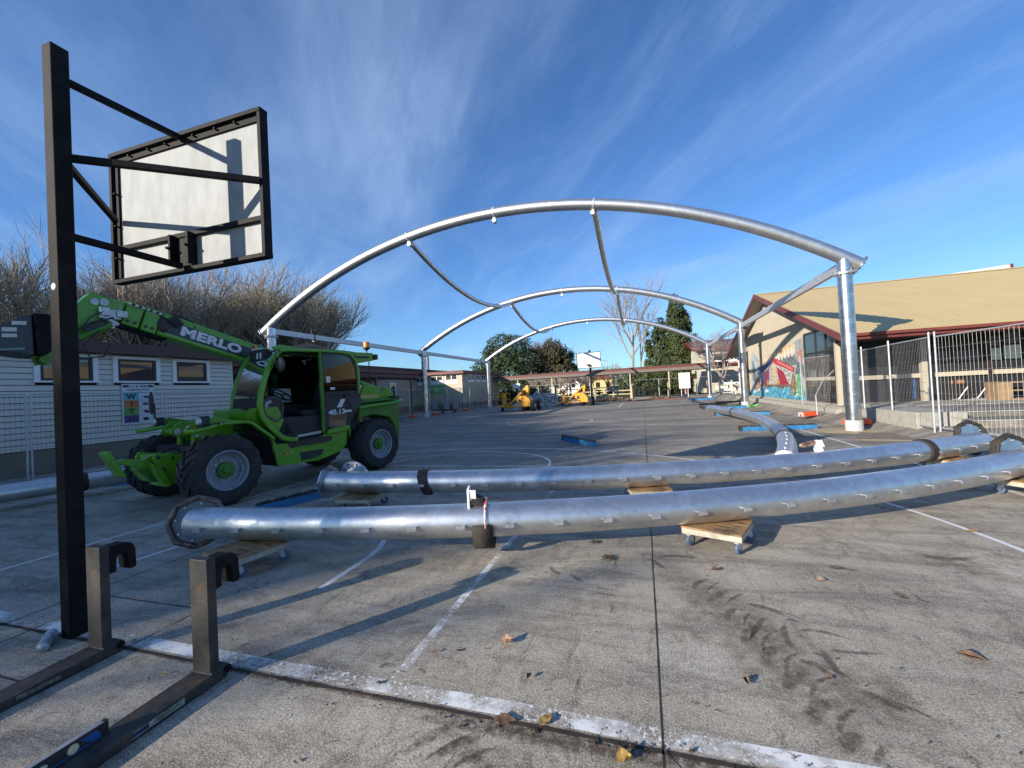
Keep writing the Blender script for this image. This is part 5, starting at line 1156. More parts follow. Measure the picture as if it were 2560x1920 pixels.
for k in range(7): 
    q = bq_(0.33 - 0.022 * k, 0.12 - 0.012 * k); mb.tube([(q.x + 0.11, -0.98, q.y + 0.02), (q.x, -0.95, q.y - 0.03), (q.x - 0.09, -0.975, q.y + 0.05)], 0.011, 6)
q = bq_(0.36, -0.01); mb.ball((q.x, -0.985, q.y), 1.0, 14, (0.08, 0.03, 0.12)); tp('cable_drum', mb, BLACK, boom)
# brand lettering panel on the boom side: charcoal panel with wide white capitals
yb = -0.984
mb = MB(); mb.uz([tuple(bq_(0.30, -0.11)), tuple(bq_(0.27, 0.09)), tuple(bq_(-0.94, 0.075)), tuple(bq_(-0.92, -0.125))], yb - 0.001, yb + 0.003); pn = tp('boom_decal', mb, DECALB, boom)
mb = MB(); c = bq_(-0.315, -0.014); put_text(mb, 'MERLO', 0.195, (c.x, yb + 0.0045, c.y), (-d_.x, 0, -d_.y), (n_.x, 0, n_.y), font_scale_x=1.45, bold=0.010, extrude=0.001, spacing=1.06)
tp('lettering', mb, DECALW, pn, smooth=False)
# lift attachment: dark carriage box with rating plates
mb = MB(); mb.uz([(1.58, 2.76), (1.74, 2.765), (1.72, 2.25), (1.64, 2.25), (1.60, 2.30)], -1.50, -0.82); cr = tp('carriage', mb, BLACKSTEEL, bevel=0.01)
mb = MB(); mb.uz([(1.75, 2.755), (1.86, 2.71), (2.02, 2.58), (2.55, 2.36), (2.60, 2.10), (1.98, 2.28), (1.74, 2.24)], -1.44, -0.86); atc = tp('lifting_attachment', mb, M('charcoal_attachment', (0.035, 0.045, 0.055), 0.5, 0, (0.05, 0.06, 0.07), 4), bevel=0.01)
for (u, z, w, h) in ((1.80, 2.66, 0.12, 0.055), (1.88, 2.575, 0.12, 0.06), (1.88, 2.50, 0.12, 0.055)):
    mb = MB(); mb.uz([(u, z), (u + w, z - 0.01), (u + w, z - h), (u, z - h + 0.01)], -0.859, -0.856); tp('rating_plate', mb, OFFWHITE, atc)
mb = MB(); mb.uz([(1.82, 2.335), (2.12, 2.295), (2.12, 2.27), (1.82, 2.31)], -0.859, -0.856); tp('pale_stripe', mb, M('pale_green_stripe', (0.15, 0.28, 0.26), 0.5), atc)
mb = MB(); mb.tube([(1.62, -1.0, 2.24), (1.63, -1.0, 2.16), (1.70, -1.0, 2.14), (1.72, -1.0, 2.22)], 0.022, 8); mb.cyl((1.64, -1.15, 2.20), (1.64, -0.9, 2.20), 0.05, n=14); tp('hook', mb, GREEND, cr)
# ================================================================== WEATHERBOARD WALLS
def boards(mb, axis, fixed, a0, a1, z0, z1, out, pitch=0.135, proud=0.026, holes=()):
    """lapped boards on a vertical wall. axis 'y': wall at x=fixed running in y; out = +-1 outward sense"""
    n = max(1, round((z1 - z0) / pitch)); p = (z1 - z0) / n
    for i in range(n):
        b, t = z0 + p * i + 0.013, z0 + p * (i + 1)
        segs = [(a0, a1)]
        for (h0, h1, hz0, hz1) in holes:
            if t > hz0 + 1e-6 and b < hz1 - 1e-6:
                ns = []
                for (s0, s1) in segs:
                    if h1 <= s0 or h0 >= s1: ns.append((s0, s1)); continue
                    if h0 > s0: ns.append((s0, h0))
                    if h1 < s1: ns.append((h1, s1))
                segs = ns
        for (s0, s1) in segs:
            def P(a, d, z): return (fixed + out * d, a, z) if axis == 'y' else (a, fixed + out * d, z)
            v = [P(s0, proud, b), P(s1, proud, b), P(s1, 0.004, t), P(s0, 0.004, t), P(s0, -0.01, b), P(s1, -0.01, b), P(s1, -0.01, t), P(s0, -0.01, t)]
            mb.add(v, [(0, 1, 2, 3), (0, 4, 5, 1), (0, 3, 7, 4), (1, 5, 6, 2), (2, 6, 7, 3)])
WBGREY = M('grey_weatherboard_paint', (0.64, 0.61, 0.53), 0.6, 0, (0.58, 0.55, 0.48), 2, 4)
WBCREAM = M('cream_weatherboard_paint', (0.50, 0.44, 0.33), 0.65, 0, (0.44, 0.385, 0.29), 2, 4)
WBTAUPE = M('taupe_weatherboard_paint', (0.40, 0.35, 0.28), 0.65, 0, (0.36, 0.31, 0.25), 2, 4)
PLINTH = M('plinth_render', (0.21, 0.18, 0.14), 0.9, 0, (0.17, 0.145, 0.115), 3, 6, 0.35, 0.7, 0.2, 40)
WALLCORE = M('wall_core', (0.02, 0.02, 0.02), 0.9)
DARKJOIN = M('dark_brown_joinery', (0.030, 0.022, 0.020), 0.5)
SOFFIT = M('cream_soffit', (0.42, 0.38, 0.30), 0.8)
GREYROOF = M('grey_brown_roof_sheet', (0.16, 0.13, 0.12), 0.6, 0, (0.12, 0.10, 0.095), 3)

# ---- left building
lb = thing('weatherboard_building', 'low grey weatherboard building at the left with three high windows and a maroon fascia', 'building', (-13.0, 4.0, 0))
wins = [(5.85, 6.98), (7.33, 8.40), (8.77, 9.83)]
mb = MB(); mb.box(-20.0, -13.012, -8.0, 10.585, 0.0, 3.1); mb.build('wall_core', WALLCORE, lb)
mb = MB(); boards(mb, 'y', -13.0, -8.0, 10.60, 0.71, 2.95, 1, holes=[(a, b, 2.26, 2.92) for a, b in wins])
boards(mb, 'x', 10.6, -20.0, -13.0, 0.71, 2.95, 1); mb.build('wall', WBGREY, lb, smooth=False)
mb = MB(); mb.box(-13.02, -12.975, 10.57, 10.625, 0.70, 2.95); mb.build('corner_board', WBGREY, lb)
mb = MB(); mb.box(-13.05, -12.99, -8.0, 10.60, -0.05, 0.705); mb.build('plinth', PLINTH, lb)
mb = MB(); mb.box(-20.3, -12.72, -8.3, 10.9, 2.95, 3.22); mb.box(-20.2, -12.80, -8.2, 10.8, 3.22, 3.25); mb.build('fascia', DARKROOF, lb, bevel=0.01)
for (a, b) in wins:
    mb = MB(); x = -12.985
    mb.box(x - 0.02, x + 0.035, a - 0.02, a + 0.085, 2.27, 2.93); mb.box(x - 0.02, x + 0.035, b - 0.085, b + 0.02, 2.27, 2.93); mb.box(x - 0.02, x + 0.037, a + 0.085, b - 0.085, 2.845, 2.93)
    mb.box(x - 0.02, x + 0.06, a - 0.05, b + 0.05, 2.225, 2.27)
    wf = mb.build('window', WHITE, lb, bevel=0.004)
    mb = MB(); y0, y1, z0, z1 = a + 0.086, b - 0.086, 2.271, 2.844
    mb.box(x - 0.03, x + 0.012, y0, y0 + 0.06, z0, z1); mb.box(x - 0.03, x + 0.012, y1 - 0.06, y1, z0, z1); mb.box(x - 0.03, x + 0.011, y0 + 0.06, y1 - 0.06, z1 - 0.055, z1); mb.box(x - 0.03, x + 0.011, y0 + 0.06, y1 - 0.06, z0, z0 + 0.055)
    mb.build('sash', DARKJOIN, wf)
    mb = MB(); mb.box(x - 0.02, x - 0.010, y0 + 0.061, y1 - 0.061, z0 + 0.056, z1 - 0.056); mb.build('pane', M('mirror_dark_glass', (0.03, 0.035, 0.04), 0.03, 0, (0.035, 0.04, 0.045), 1, spec=1.0), wf)
# kerb and soil strip along the wall
mb = MB(); mb.box(-12.95, -12.30, -8, 10.9, -0.1, 0.16); struct(mb.build('kerb', KERB, bevel=0.02), 'concrete kerb along the foot of the weatherboard wall')
mb = MB(); V = []; n = 90
for i in range(n + 1):
    y = -6 + 17 * i / n
    for j, (x, z) in enumerate(((-12.3, 0.03), (-12.15, 0.10), (-11.95, 0.08), (-11.7, 0.02), (-11.5, 0.001))):
        V.append((x + 0.06 * noise.noise(Vector((y * 2, j, 0))), y, z + (0.05 * noise.noise(Vector((y * 3, x * 3, 1))) if 0 < j < 4 else 0)))
mb.add(V, [(i * 5 + j, i * 5 + j + 1, (i + 1) * 5 + j + 1, (i + 1) * 5 + j) for i in range(n) for j in range(4)]); struct(mb.build('soil_strip', SOIL), 'dark soil strip along the wall')
g = MB(); g.box(-60, -14.6, -12, 44.0, -0.3, -0.012); struct(g.build('side_yard', CONC, smooth=False), 'concrete yard beside the classrooms')

# ---- poster on the left wall
ps = thing('poster', 'white school poster with four coloured letter blocks reading WITH, fixed below the middle window', 'poster', (-12.95, 7.86, 1.65))
mb = MB(); mb.box(-12.965, -12.958, 7.475, 8.245, 1.115, 2.20); mb.build('sheet', M('poster_sheet', (0.62, 0.66, 0.68), 0.5), ps)
xs_ = -12.957
for k, (c, l) in enumerate(zip(((0.10, 0.42, 0.50), (0.55, 0.18, 0.03), (0.10, 0.36, 0.08), (0.08, 0.03, 0.22)), 'WITH')):
    z1 = 1.955 - 0.197 * k
    mb = MB(); mb.box(xs_ - 0.0005, xs_ + 0.0015, 7.515, 7.855, z1 - 0.196, z1); bl = mb.build('letter_block', M('block_' + l.lower(), c, 0.5), ps)
    mb = MB(); put_text(mb, l, 0.19, (xs_ + 0.0022, 7.685, z1 - 0.098), (0, 1, 0), (0, 0, 1), bold=0.008, extrude=0.0004, font_scale_x=1.1); mb.build('letter', BLACK, bl, smooth=False)
    mb = MB(); rg = random.Random(k); 
    for j in range(4): mb.box(xs_, xs_ + 0.0012, 8.0 + rg.uniform(-.07, .03), 8.05 + rg.uniform(-.03, .08), z1 - 0.14 + rg.uniform(-.03, .03), z1 - 0.09 + rg.uniform(-.02, .03))
    mb.build('picture', M('small_print_%d' % k, ((0.15, 0.3, 0.45), (0.35, 0.08, 0.12), (0.35, 0.12, 0.3), (0.04, 0.04, 0.06))[k], 0.6), ps)
mb = MB(); put_text(mb, 'H. I. S. WAY', 0.085, (xs_ + 0.001, 7.86, 2.125), (0, 1, 0), (0, 0, 1), bold=0.003, extrude=0.0004, font_scale_x=1.1)
put_text(mb, 'IN EVERYTHING WE DO', 0.048, (xs_ + 0.001, 7.86, 2.035), (0, 1, 0), (0, 0, 1), bold=0.002, extrude=0.0004)
mb.build('lettering', BLACK, ps, smooth=False)
mb = MB(); mb.box(xs_, xs_ + 0.001, 7.50, 7.62, 2.10, 2.165); mb.box(xs_, xs_ + 0.001, 8.10, 8.22, 2.10, 2.165); mb.build('crest_panel', M('navy_print', (0.03, 0.04, 0.08), 0.5), ps)

# ---- temporary fence panels
def fence_panel(L=2.35, H=2.12, dv=0.055, r_=0.0032, legs=0.0, top=0.0, col=None):
    t = thing('temporary_fence', 'fence panel', 'fence', (0, 0, 0))
    mb = MB(); z0 = 0.14
    for x in (0.0, L): mb.cyl((x, 0, legs), (x, 0, H + top), 0.019, n=10)
    for z in (z0, H): mb.cyl((0.019, 0, z), (L - 0.019, 0, z), 0.016, n=10)
    mb.build('frame', GALVT, t, world=False)
    mb = MB(); n = int(L / dv); rg = random.Random(int(L * 77 + H * 13))
    for i in range(1, n):
        x = L * i / n; b1, b2 = rg.uniform(-.007, .007), rg.uniform(-.007, .007)
        mb.tube([(x, 0.006, z0), (x + b1, 0.006, z0 + (H - z0) * .35), (x + b2, 0.006, z0 + (H - z0) * .7), (x, 0.006, H)], r_, 4, caps=False)
    for k in range(1, 8): mb.tube([(0, 0, z0 + (H - z0) * k / 8), (L, 0, z0 + (H - z0) * k / 8)], r_, 4, caps=False)
    mb.build('wire_mesh', col or GALVT, t, world=False)
    return t
fpL = fence_panel(2.5, 1.94, 0.075, 0.0022, col=M('thin_fence_wire', (0.13, 0.135, 0.15), 0.5, 0.5))
def place_fence(src, p, q, label, group, first):
    p, q = Vector(p), Vector(q); rz = math.atan2((q - p).y, (q - p).x); L = (q - p).length
    r = src if first else dup(src, (p.x, p.y, 0), rz, label, group)
    r.location = (p.x, p.y, 0); r.rotation_euler = (0, 0, rz); r['label'] = label; r['group'] = group
    return r
GF = 'temporary wire fence panels'
place_fence(fpL, (-12.2, 8.02), (-12.2, 10.5), 'thin wire fence panel along the weatherboard wall right of the poster', GF, True)
place_fence(fpL, (-12.2, 5.42), (-12.2, 7.92), 'thin wire fence panel in front of the poster on the weatherboard wall', GF, False)
place_fence(fpL, (-12.25, 2.85), (-12.2, 5.35), 'thin wire fence panel at the left edge behind the black hoop post', GF, False)
place_fence(fpL, (-12.2, 10.6), (-13.4, 12.8), 'fence panel past the end of the weatherboard building seen beside the cab', GF, False)
place_fence(fpL, (-13.5, 12.95), (-14.3, 15.3), 'fence panel behind the cab of the telehandler', GF, False)
fq = [(-15.9, 21.0), (-15.75, 23.45), (-15.55, 25.9), (-15.3, 28.35), (-15.0, 30.8), (-15.0, 33.25), (-15.15, 35.7), (-15.35, 38.15), (-15.5, 40.6)]
LBL = ['behind the rear of the telehandler', 'left of the second left column', 'just behind the second left column', 'in front of the sunlit classroom wall under the green sign', 'behind the small black trolley', 'before the classroom corner', 'along the shaded classroom side wall', 'furthest along the classroom side wall by the third left column']
for i in range(8): place_fence(fpL, fq[i], fq[i + 1], 'wire fence panel ' + LBL[i], GF, False)
fpN = fence_panel(2.30, 2.25, 0.098, 0.0024, 0.0, 0.12, col=M('grey_fence_wire', (0.40, 0.40, 0.40), 0.55, 0.5))
fpR = fence_panel(2.30, 2.25, 0.085, 0.0024, 0.0, 0.12, col=M('dull_fence_wire', (0.32, 0.32, 0.33), 0.5, 0.6))
pR = [((7.30, 19.30), (7.06, 17.05), 'bright wire fence panel between the shed window and the right front column'), ((7.02, 16.9), (6.72, 14.62), 'wire fence panel seen through beside the right front column'), ((6.68, 14.55), (6.42, 12.30), 'wire fence panel just right of the right front column'),
      ((6.50, 12.22), (6.72, 9.95), 'nearest wire fence panel with a pair of upright posts at its left end'), ((6.76, 9.85), (6.98, 7.6), 'nearest fence panel running out of the right edge of the photo'), ((7.15, 19.2), (6.66, 21.4), 'wire fence panel standing in front of the painted mural with a diagonal brace')]
for i, (p, q, l) in enumerate(pR): place_fence(fpN if i in (3, 4) else fpR, p, q, l, GF, i in (0, 3))
br = thing('fence_brace', 'diagonal tubular brace holding up the fence in front of the mural', 'fence brace', (6.15, 18.39, 0))
mb = MB(); mb.tube([(6.15, 18.39, 0.02), (6.16, 18.45, 0.75), (6.55, 18.9, 1.25), (7.12, 19.2, 1.72)], 0.020, 10); mb.build('tube', GALVT, br)
mb = MB(); mb.tube([(6.15, 18.39, 0.05), (7.18, 19.25, 0.08)], 0.018, 8); mb.build('foot_bar', GALVT, br)
# far fence panels across the covered walkway
for i, x in enumerate((-16.2, -13.75, -11.3, -8.85, -0.9, 1.55, 4.0, 6.45)):
    place_fence(fpL, (x, 46.3 if x < -5 else 45.6), (x + 2.4, 46.3 if x < -5 else 45.6), 'far wire fence panel %s' % ('in deep shade at the left end of the walkway', 'behind the left yellow lift basket', 'behind the left yellow lift body', 'behind the pile of rubble', 'right of the tall bare tree trunk', 'left of the blank white board', 'behind the blank white board', 'at the right end of the walkway')[i], GF, False)

# ---- feet blocks
def block(label, loc, rz, pale=False):
    t = thing('weight_block', label, 'fence foot', loc, rz, 'orange fence feet')
    mb = MB(); mb.uz([(0, 0), (0.03, 0.16), (0.62, 0.16), (0.65, 0)], -0.12, 0.12); mb.build('block', ORANGE, t, world=False, bevel=0.02)
    mb = MB(); mb.prism([(-0.115, 0.004), (-0.10, 0.15), (0.10, 0.15), (0.115, 0.004), (0.06, 0.004), (0.05, 0.09), (-0.05, 0.09), (-0.06, 0.004)], (0, 0, 0), (0, 1, 0), (0, 0, 1), (1, 0, 0), -0.012, 0.0); mb.build('end_band', M('pale_blue_band', (0.35, 0.52, 0.60), 0.6) if pale else ORANGE, t, world=False)
    return t
block('orange fence foot with a pale blue end in front of the mural fence', (5.52, 18.05, 0), R(28), True)
block('plain orange fence foot just behind the right front column', (5.62, 14.78, 0), R(4))
block('orange fence foot by the second left column', (-14.9, 28.0, 0), R(60))
block('orange fence foot below the green sign near the classroom corner', (-14.9, 33.2, 0), R(20))
block('orange fence foot at the left fence near the trolley', (-15.2, 25.4, 0), R(90))
bt = trolley('small black trolley with upturned wheels beside the left fence', (-15.0, 29.6, 0), R(40), 1.2, 0.6)

# ---- classroom block with green sign (left middle distance)
cb_ = thing('classroom_block', 'sunlit cream classroom block with red fascia, high louvre windows and a green sign', 'building', (-16.25, 36.6, 0))
mb = MB(); mb.box(-22.2, -16.262, 36.612, 47.0, 0.0, 3.4); mb.build('wall_core', WALLCORE, cb_)
holes = [(-21.25, -20.25, 2.44, 3.22), (-19.55, -18.25, 2.46, 3.30), (-17.95, -16.75, 2.46, 3.32)]
mb = MB(); boards(mb, 'x', 36.6, -22.2, -16.25, 0.55, 3.38, -1, 0.15); boards(mb, 'y', -16.25, 36.6, 47.0, 0.55, 3.38, 1, 0.15); mb.build('wall', WBCREAM, cb_, smooth=False)
mb = MB(); mb.box(-22.2, -16.24, 36.585, 46.9, -0.05, 0.55); mb.build('plinth', PLINTH, cb_)
mb = MB(); mb.box(-16.28, -16.22, 36.57, 36.63, 0.55, 3.38); mb.build('corner_board', WBCREAM, cb_)
mb = MB(); mb.box(-22.6, -15.9, 36.2, 47.4, 3.38, 3.56); mb.box(-22.5, -15.98, 36.28, 47.3, 3.56, 3.66); mb.build('roof', REDROOF, cb_, bevel=0.02)
mb = MB(); mb.box(-22.55, -15.95, 36.25, 36.585, 3.36, 3.379); mb.build('soffit', SOFFIT, cb_)
def hi_window(a, b, z0, z1, axis, fixed, out, parent, n=2, split=0.45):
    def B(m, u0, u1, d0, d1, w0, w1):
        if axis == 'x': m.box(u0, u1, min(fixed + out * d0, fixed + out * d1), max(fixed + out * d0, fixed + out * d1), w0, w1)
        else: m.box(min(fixed + out * d0, fixed + out * d1), max(fixed + out * d0, fixed + out * d1), u0, u1, w0, w1)
    mb = MB(); zs = z0 + (z1 - z0) * split
    B(mb, a, b, 0.018, 0.05, z0, zs); B(mb, a, a + 0.07, 0.018, 0.05, zs, z1); B(mb, b - 0.07, b, 0.018, 0.05, zs, z1); B(mb, a + 0.07, b - 0.07, 0.018, 0.05, z1 - 0.07, z1)
    for k in range(1, n): u = a + (b - a) * k / n; B(mb, u - 0.04, u + 0.04, 0.018, 0.05, zs, z1 - 0.07)
    w = mb.build('window', WHITE, parent)
    mb = MB(); B(mb, a + 0.07, b - 0.07, 0.018, 0.024, zs, z1 - 0.07); mb.build('pane', GLASSD, w)
    return w
hi_window(-21.25, -20.15, 2.44, 3.20, 'x', 36.6, -1, cb_, 2); hi_window(-19.55, -18.22, 2.46, 3.28, 'x', 36.6, -1, cb_, 2); hi_window(-17.95, -16.70, 2.46, 3.31, 'x', 36.6, -1, cb_, 2)
hi_window(38.0, 39.5, 2.55, 3.33, 'y', -16.25, 1, cb_, 2, 0.35); hi_window(39.95, 41.1, 2.55, 3.33, 'y', -16.25, 1, cb_, 2, 0.35); hi_window(41.6, 42.75, 2.55, 3.33, 'y', -16.25, 1, cb_, 2, 0.35)
for x in (-19.1, -17.9, -16.9):
    mb = MB(); mb.box(x - 0.26, x + 0.26, 36.28, 36.57, 0.05, 1.0 if x < -17 else 1.15); tag(mb.build('heat_pump', M('heat_pump_%d' % int(-x * 10), (0.42, 0.42, 0.40), 0.5), bevel=0.03), '%s heat pump box at the foot of the sunlit classroom wall' % ('left' if x < -19 else 'middle' if x < -17.5 else 'right'), 'heat pump', 'heat pumps at the classroom wall')
sg = thing('wall_sign', 'green rectangular sign on the sunlit classroom wall', 'sign', (-18.85, 36.55, 2.0))
mb = MB(); mb.box(-19.56, -18.16, 36.53, 36.57, 1.60, 2.42); mb.build('panel', M('sign_green', (0.10, 0.42, 0.08), 0.5, 0, (0.16, 0.46, 0.14), 1.5), sg)
mb = MB(); mb.prism([(-0.35, -0.30), (-0.25, 0.0), (-0.05, 0.18), (0.15, 0.05), (0.42, -0.28), (0.1, -0.1), (-0.05, -0.32)], (-18.85, 36.529, 2.0), (1, 0, 0), (0, 0, 1), (0, -1, 0), 0, 0.004); mb.build('emblem', M('sign_pale', (0.40, 0.62, 0.38), 0.5), sg)
rl_ = thing('handrail', 'thin handrail along the shaded classroom side wall', 'handrail', (-15.95, 38, 0))
mb = MB(); mb.tube([(-15.95, 37.5, 0.9), (-15.95, 38.2, 0.95), (-15.95, 43.5, 1.55)], 0.022, 8)
for y in (38.2, 41, 43.5): mb.cyl((-15.95, y, 0), (-15.95, y, 0.95 + (y - 38.2) * 0.113), 0.018, n=8)
mb.build('rail', GALVT, rl_)

# ---- covered porch with taupe classrooms and the long dark roof behind
pb = thing('porch_building', 'shaded taupe classrooms with a maroon porch roof behind the telehandler', 'building', (-21, 24, 0))
mb = MB(); mb.box(-27, -21.012, 11.5, 36.58, 0, 3.6); mb.build('wall_core', WALLCORE, pb)
mb = MB(); boards(mb, 'y', -21.0, 11.5, 36.58, 0.5, 3.0, 1, 0.15); mb.build('wall', WBTAUPE, pb, smooth=False)
mb = MB(); mb.box(-21.0, -20.97, 11.5, 36.57, -0.05, 0.5); mb.build('plinth', PLINTH, pb)
mb = MB(); mb.box(-21.0, -17.0, 11.5, 30.0, 2.92, 3.06); mb.box(-17.02, -16.96, 11.5, 30.0, 2.86, 3.10); mb.build('porch_roof', DARKROOF, pb)
for y in (13, 16.5, 20, 24.5, 29): mb = MB(); mb.box(-17.25, -17.13, y - 0.06, y + 0.06, 0, 2.92); mb.build('porch_post', M('porch_post_paint_%d' % int(y), (0.20, 0.16, 0.15), 0.6), pb)
mb = MB(); mb.box(-21.4, -20.4, 11.3, 36.2, 3.5, 3.75); mb.build('fascia', REDROOF, pb)
mb = MB(); mb.box(-20.99, -20.96, 25.6, 26.5, 0.5, 2.5); d = mb.build('door', M('dark_red_door', (0.06, 0.02, 0.02), 0.5), pb)
mb = MB(); mb.box(-20.99, -20.94, 25.5, 25.6, 0.5, 2.6); mb.box(-20.99, -20.94, 26.5, 26.6, 0.5, 2.6); mb.box(-20.99, -20.94, 25.6, 26.5, 2.5, 2.6); mb.build('door_frame', OFFWHITE, d)
for y0, y1, z0, z1 in ((31.8, 32.7, 0.8, 2.75), (21.5, 23.5, 1.4, 2.6), (14.0, 17.5, 1.3, 2.6), (12.2, 13.4, 1.3, 2.6)):
    mb = MB(); mb.box(-20.99, -20.93, y0, y1, z0, z1); w = mb.build('window', WHITE, pb)
    mb = MB(); mb.box(-20.93, -20.925, y0 + 0.12, y1 - 0.12, z0 + 0.12, z1 - 0.12); mb.build('pane', GLASSD, w)
lg = thing('long_building', 'long building with a dark maroon roof edge showing above the nearer classrooms', 'building', (-25, 40, 0))
mb = MB(); mb.box(-34, -25.0, 14, 56, 0, 4.15); mb.build('wall', WBTAUPE, lg); mb = MB(); mb.box(-34.5, -24.6, 13.5, 56.5, 4.15, 4.55); mb.build('roof', DARKROOF, lg)
mb = MB()
for y in range(15, 55, 3): mb = MB(); mb.box(-25.0, -24.96, y, y + 2.0, 3.25, 3.95); mb.build('window', GLASSD, lg)
mb = MB(); mb.cyl((-24.8, 46, 4.5), (-24.8, 46, 6.6), 0.12, n=10); mb.build('chimney_pipe', REDROOF, lg)

# ---- black gazebo top behind the telehandler
gz = thing('gazebo', 'black fabric gazebo top rising behind the telehandler cab under the left eave beam', 'gazebo', (-14.3, 15.4, 0))
mb = MB(); c = Vector((-14.3, 15.4, 4.12)); hw_ = 1.9; ring = []
for k in range(24):
    t = k / 24 * 4; s_ = int(t); f = t - s_; cs = [(-1, -1), (1, -1), (1, 1), (-1, 1)]; a, b = Vector(cs[s_]), Vector(cs[(s_ + 1) % 4]); p = a.lerp(b, f) * hw_
    ring.append((c.x + p.x, c.y + p.y, 3.58 + 0.05 * math.sin(f * math.pi)))
mid = [(c.x + (x - c.x) * 0.45, c.y + (y - c.y) * 0.45, 3.80) for x, y, z in ring]; low = [(x, y, z - 0.25) for x, y, z in ring]
mb.add([tuple(c)] + mid + ring + low, [(0, 1 + k, 1 + (k + 1) % 24) for k in range(24)] + [(1 + k, 25 + k, 25 + (k + 1) % 24, 1 + (k + 1) % 24) for k in range(24)] + [(25 + k, 49 + k, 49 + (k + 1) % 24, 25 + (k + 1) % 24) for k in range(24)])
mb.build('canopy', M('black_canopy_fabric', (0.014, 0.014, 0.018), 0.8), gz)
for sx in (-1, 1):
    for sy in (-1, 1): mb = MB(); mb.cyl((c.x + sx * 1.85, c.y + sy * 1.85, 0), (c.x + sx * 1.85, c.y + sy * 1.85, 3.5), 0.025, n=8); mb.build('leg', BLACK, gz)
st = MB(); st.box(-13.86, -13.72, 15.2, 15.26, 4.1, 4.43); st.tube([(-13.79, 15.1, 4.42), (-13.82, 15.16, 4.62), (-13.79, 15.23, 4.5), (-13.76, 15.3, 4.64), (-13.79, 15.36, 4.42)], 0.05, 6); tag(st.build('strap', BLACK), 'black strap knotted over the left eave beam above the gazebo', 'strap')

# ================================================================== GOLD ROOFED HALL (right)
hall = thing('school_hall', 'school hall with a gold corrugated gable roof, maroon trim and a painted mural end wall', 'building', (8.3, 32, 0))
GOLD = M('gold_roof_sheet', (0.52, 0.40, 0.185), 0.5, 0, (0.48, 0.365, 0.165), 1.2, 5, 0.35, 0.7, 0.0, None, (0.36, 0.26, 0.12), 3.5, 0.62, 0.78, stretch=(1, 0.3, 1))
CLAD = M('cream_cladding', (0.44, 0.40, 0.31), 0.7, 0, (0.40, 0.36, 0.28), 1.5, 4)
HX0, HX1 = 7.5, 34.0; RY, RZ = 32.04, 7.12; EY, EZ = 19.62, 3.06; LY, LZ = 43.3, 3.60
def slope_sheet(ye, ze, mat, nm):
    """corrugated sheet: ribs run down the slope, so the profile varies with x"""
    mb = MB(); n = int((HX1 - HX0) / 0.045); A, B, D, E2 = [], [], [], []
    dy, dz = (RY - ye), (RZ - ze); L = math.hypot(dy, dz); ny, nz_ = -dz / L * (1 if dy > 0 else -1), abs(dy) / L
    for i in range(n + 1):
        x = HX0 + (HX1 - HX0) * i / n; h = 0.012 * (1 if (i % 4) in (1, 2) else 0)
        A.append((x, ye + ny * h, ze + nz_ * h)); B.append((x, RY + ny * h, RZ + nz_ * h)); D.append((x, ye, ze - 0.06)); E2.append((x, RY, RZ - 0.06))
    if dy > 0: mb.strip(A, B); mb.strip(D, A); mb.strip(E2, D)
    else: mb.strip(B, A); mb.strip(A, D); mb.strip(D, E2)
    return mb.build(nm, mat, hall, smooth=False)
rs = slope_sheet(EY, EZ, GOLD, 'roof'); slope_sheet(LY, LZ, GOLD, 'roof')
mb = MB(); mb.prism([(RY - 0.22, RZ - 0.04), (RY, RZ + 0.06), (RY + 0.22, RZ - 0.04), (RY, RZ + 0.03)], (0, 0, 0), (0, 1, 0), (0, 0, 1), (1, 0, 0), HX0, HX1); mb.build('ridge_cap', GOLD, rs)
# barge boards
for ye, ze in ((EY, EZ), (LY, LZ)):
    d = Vector((RY - ye, RZ - ze)).normalized(); mb = MB()
    mb.prism([(ye, ze + 0.03), (RY, RZ + 0.05), (RY, RZ - 0.24), (ye, ze - 0.26)], (HX0, 0, 0), (0, 1, 0), (0, 0, 1), (1, 0, 0), -0.04, 0.0); mb.build('barge_board', REDROOF, hall)
    mb = MB(); mb.prism([(ye, ze - 0.07), (RY, RZ - 0.07), (RY, RZ - 0.10), (ye, ze - 0.10)], (HX0, 0, 0), (0, 1, 0), (0, 0, 1), (1, 0, 0), 0.0, 0.80); mb.build('soffit', SOFFIT, hall)
mb = MB(); mb.box(HX0, HX1, EY - 0.14, EY - 0.01, EZ - 0.13, EZ - 0.01); mb.box(HX0, HX1, EY - 0.005, EY + 0.03, EZ - 0.26, EZ - 0.07); mb.build('gutter', REDROOF, hall, bevel=0.02)
mb = MB()
for x in (10.1, 13.2, 16.3, 19.4): mb.box(x - 0.02, x + 0.02, EY - 0.155, EY - 0.14, EZ - 0.14, EZ)
mb.build('gutter_bracket', REDROOF, hall)
# end wall (faces the court) : ribbed cladding
mb = MB(); x0 = 8.3
wallp = [(22.2, 0.0), (22.2, 3.62), (RY, RZ - 0.12), (40.6, 4.32), (40.6, 0.0)]
mb.prism([(22.2, 0.0), (22.2, 3.80), (RY, RZ - 0.12), (40.6, 4.42), (40.6, 0.0)], (x0, 0, 0), (0, 1, 0), (0, 0, 1), (1, 0, 0), 0.0, 0.2); ew = mb.build('end_wall', CLAD, hall)
mb = MB(); y = 22.25
while y < 40.5:
    zt = (EZ + (y - EY) * (RZ - EZ) / (RY - EY) if y < RY else RZ - (y - RY) * (RZ - LZ) / (LY - RY)) - 0.14
    zb = 3.72 if y < 25.95 else 0.14
    if not (38.45 < y < 39.2): mb.box(x0 - 0.008, x0, y, y + 0.028, zb, zt)
    y += 0.085
mb.build('cladding_rib', CLAD, ew, smooth=False)
mb = MB(); mb.box(8.12, 8.32, 22.0, 40.7, -2, 0.13); mb.build('footing', KERB, hall)
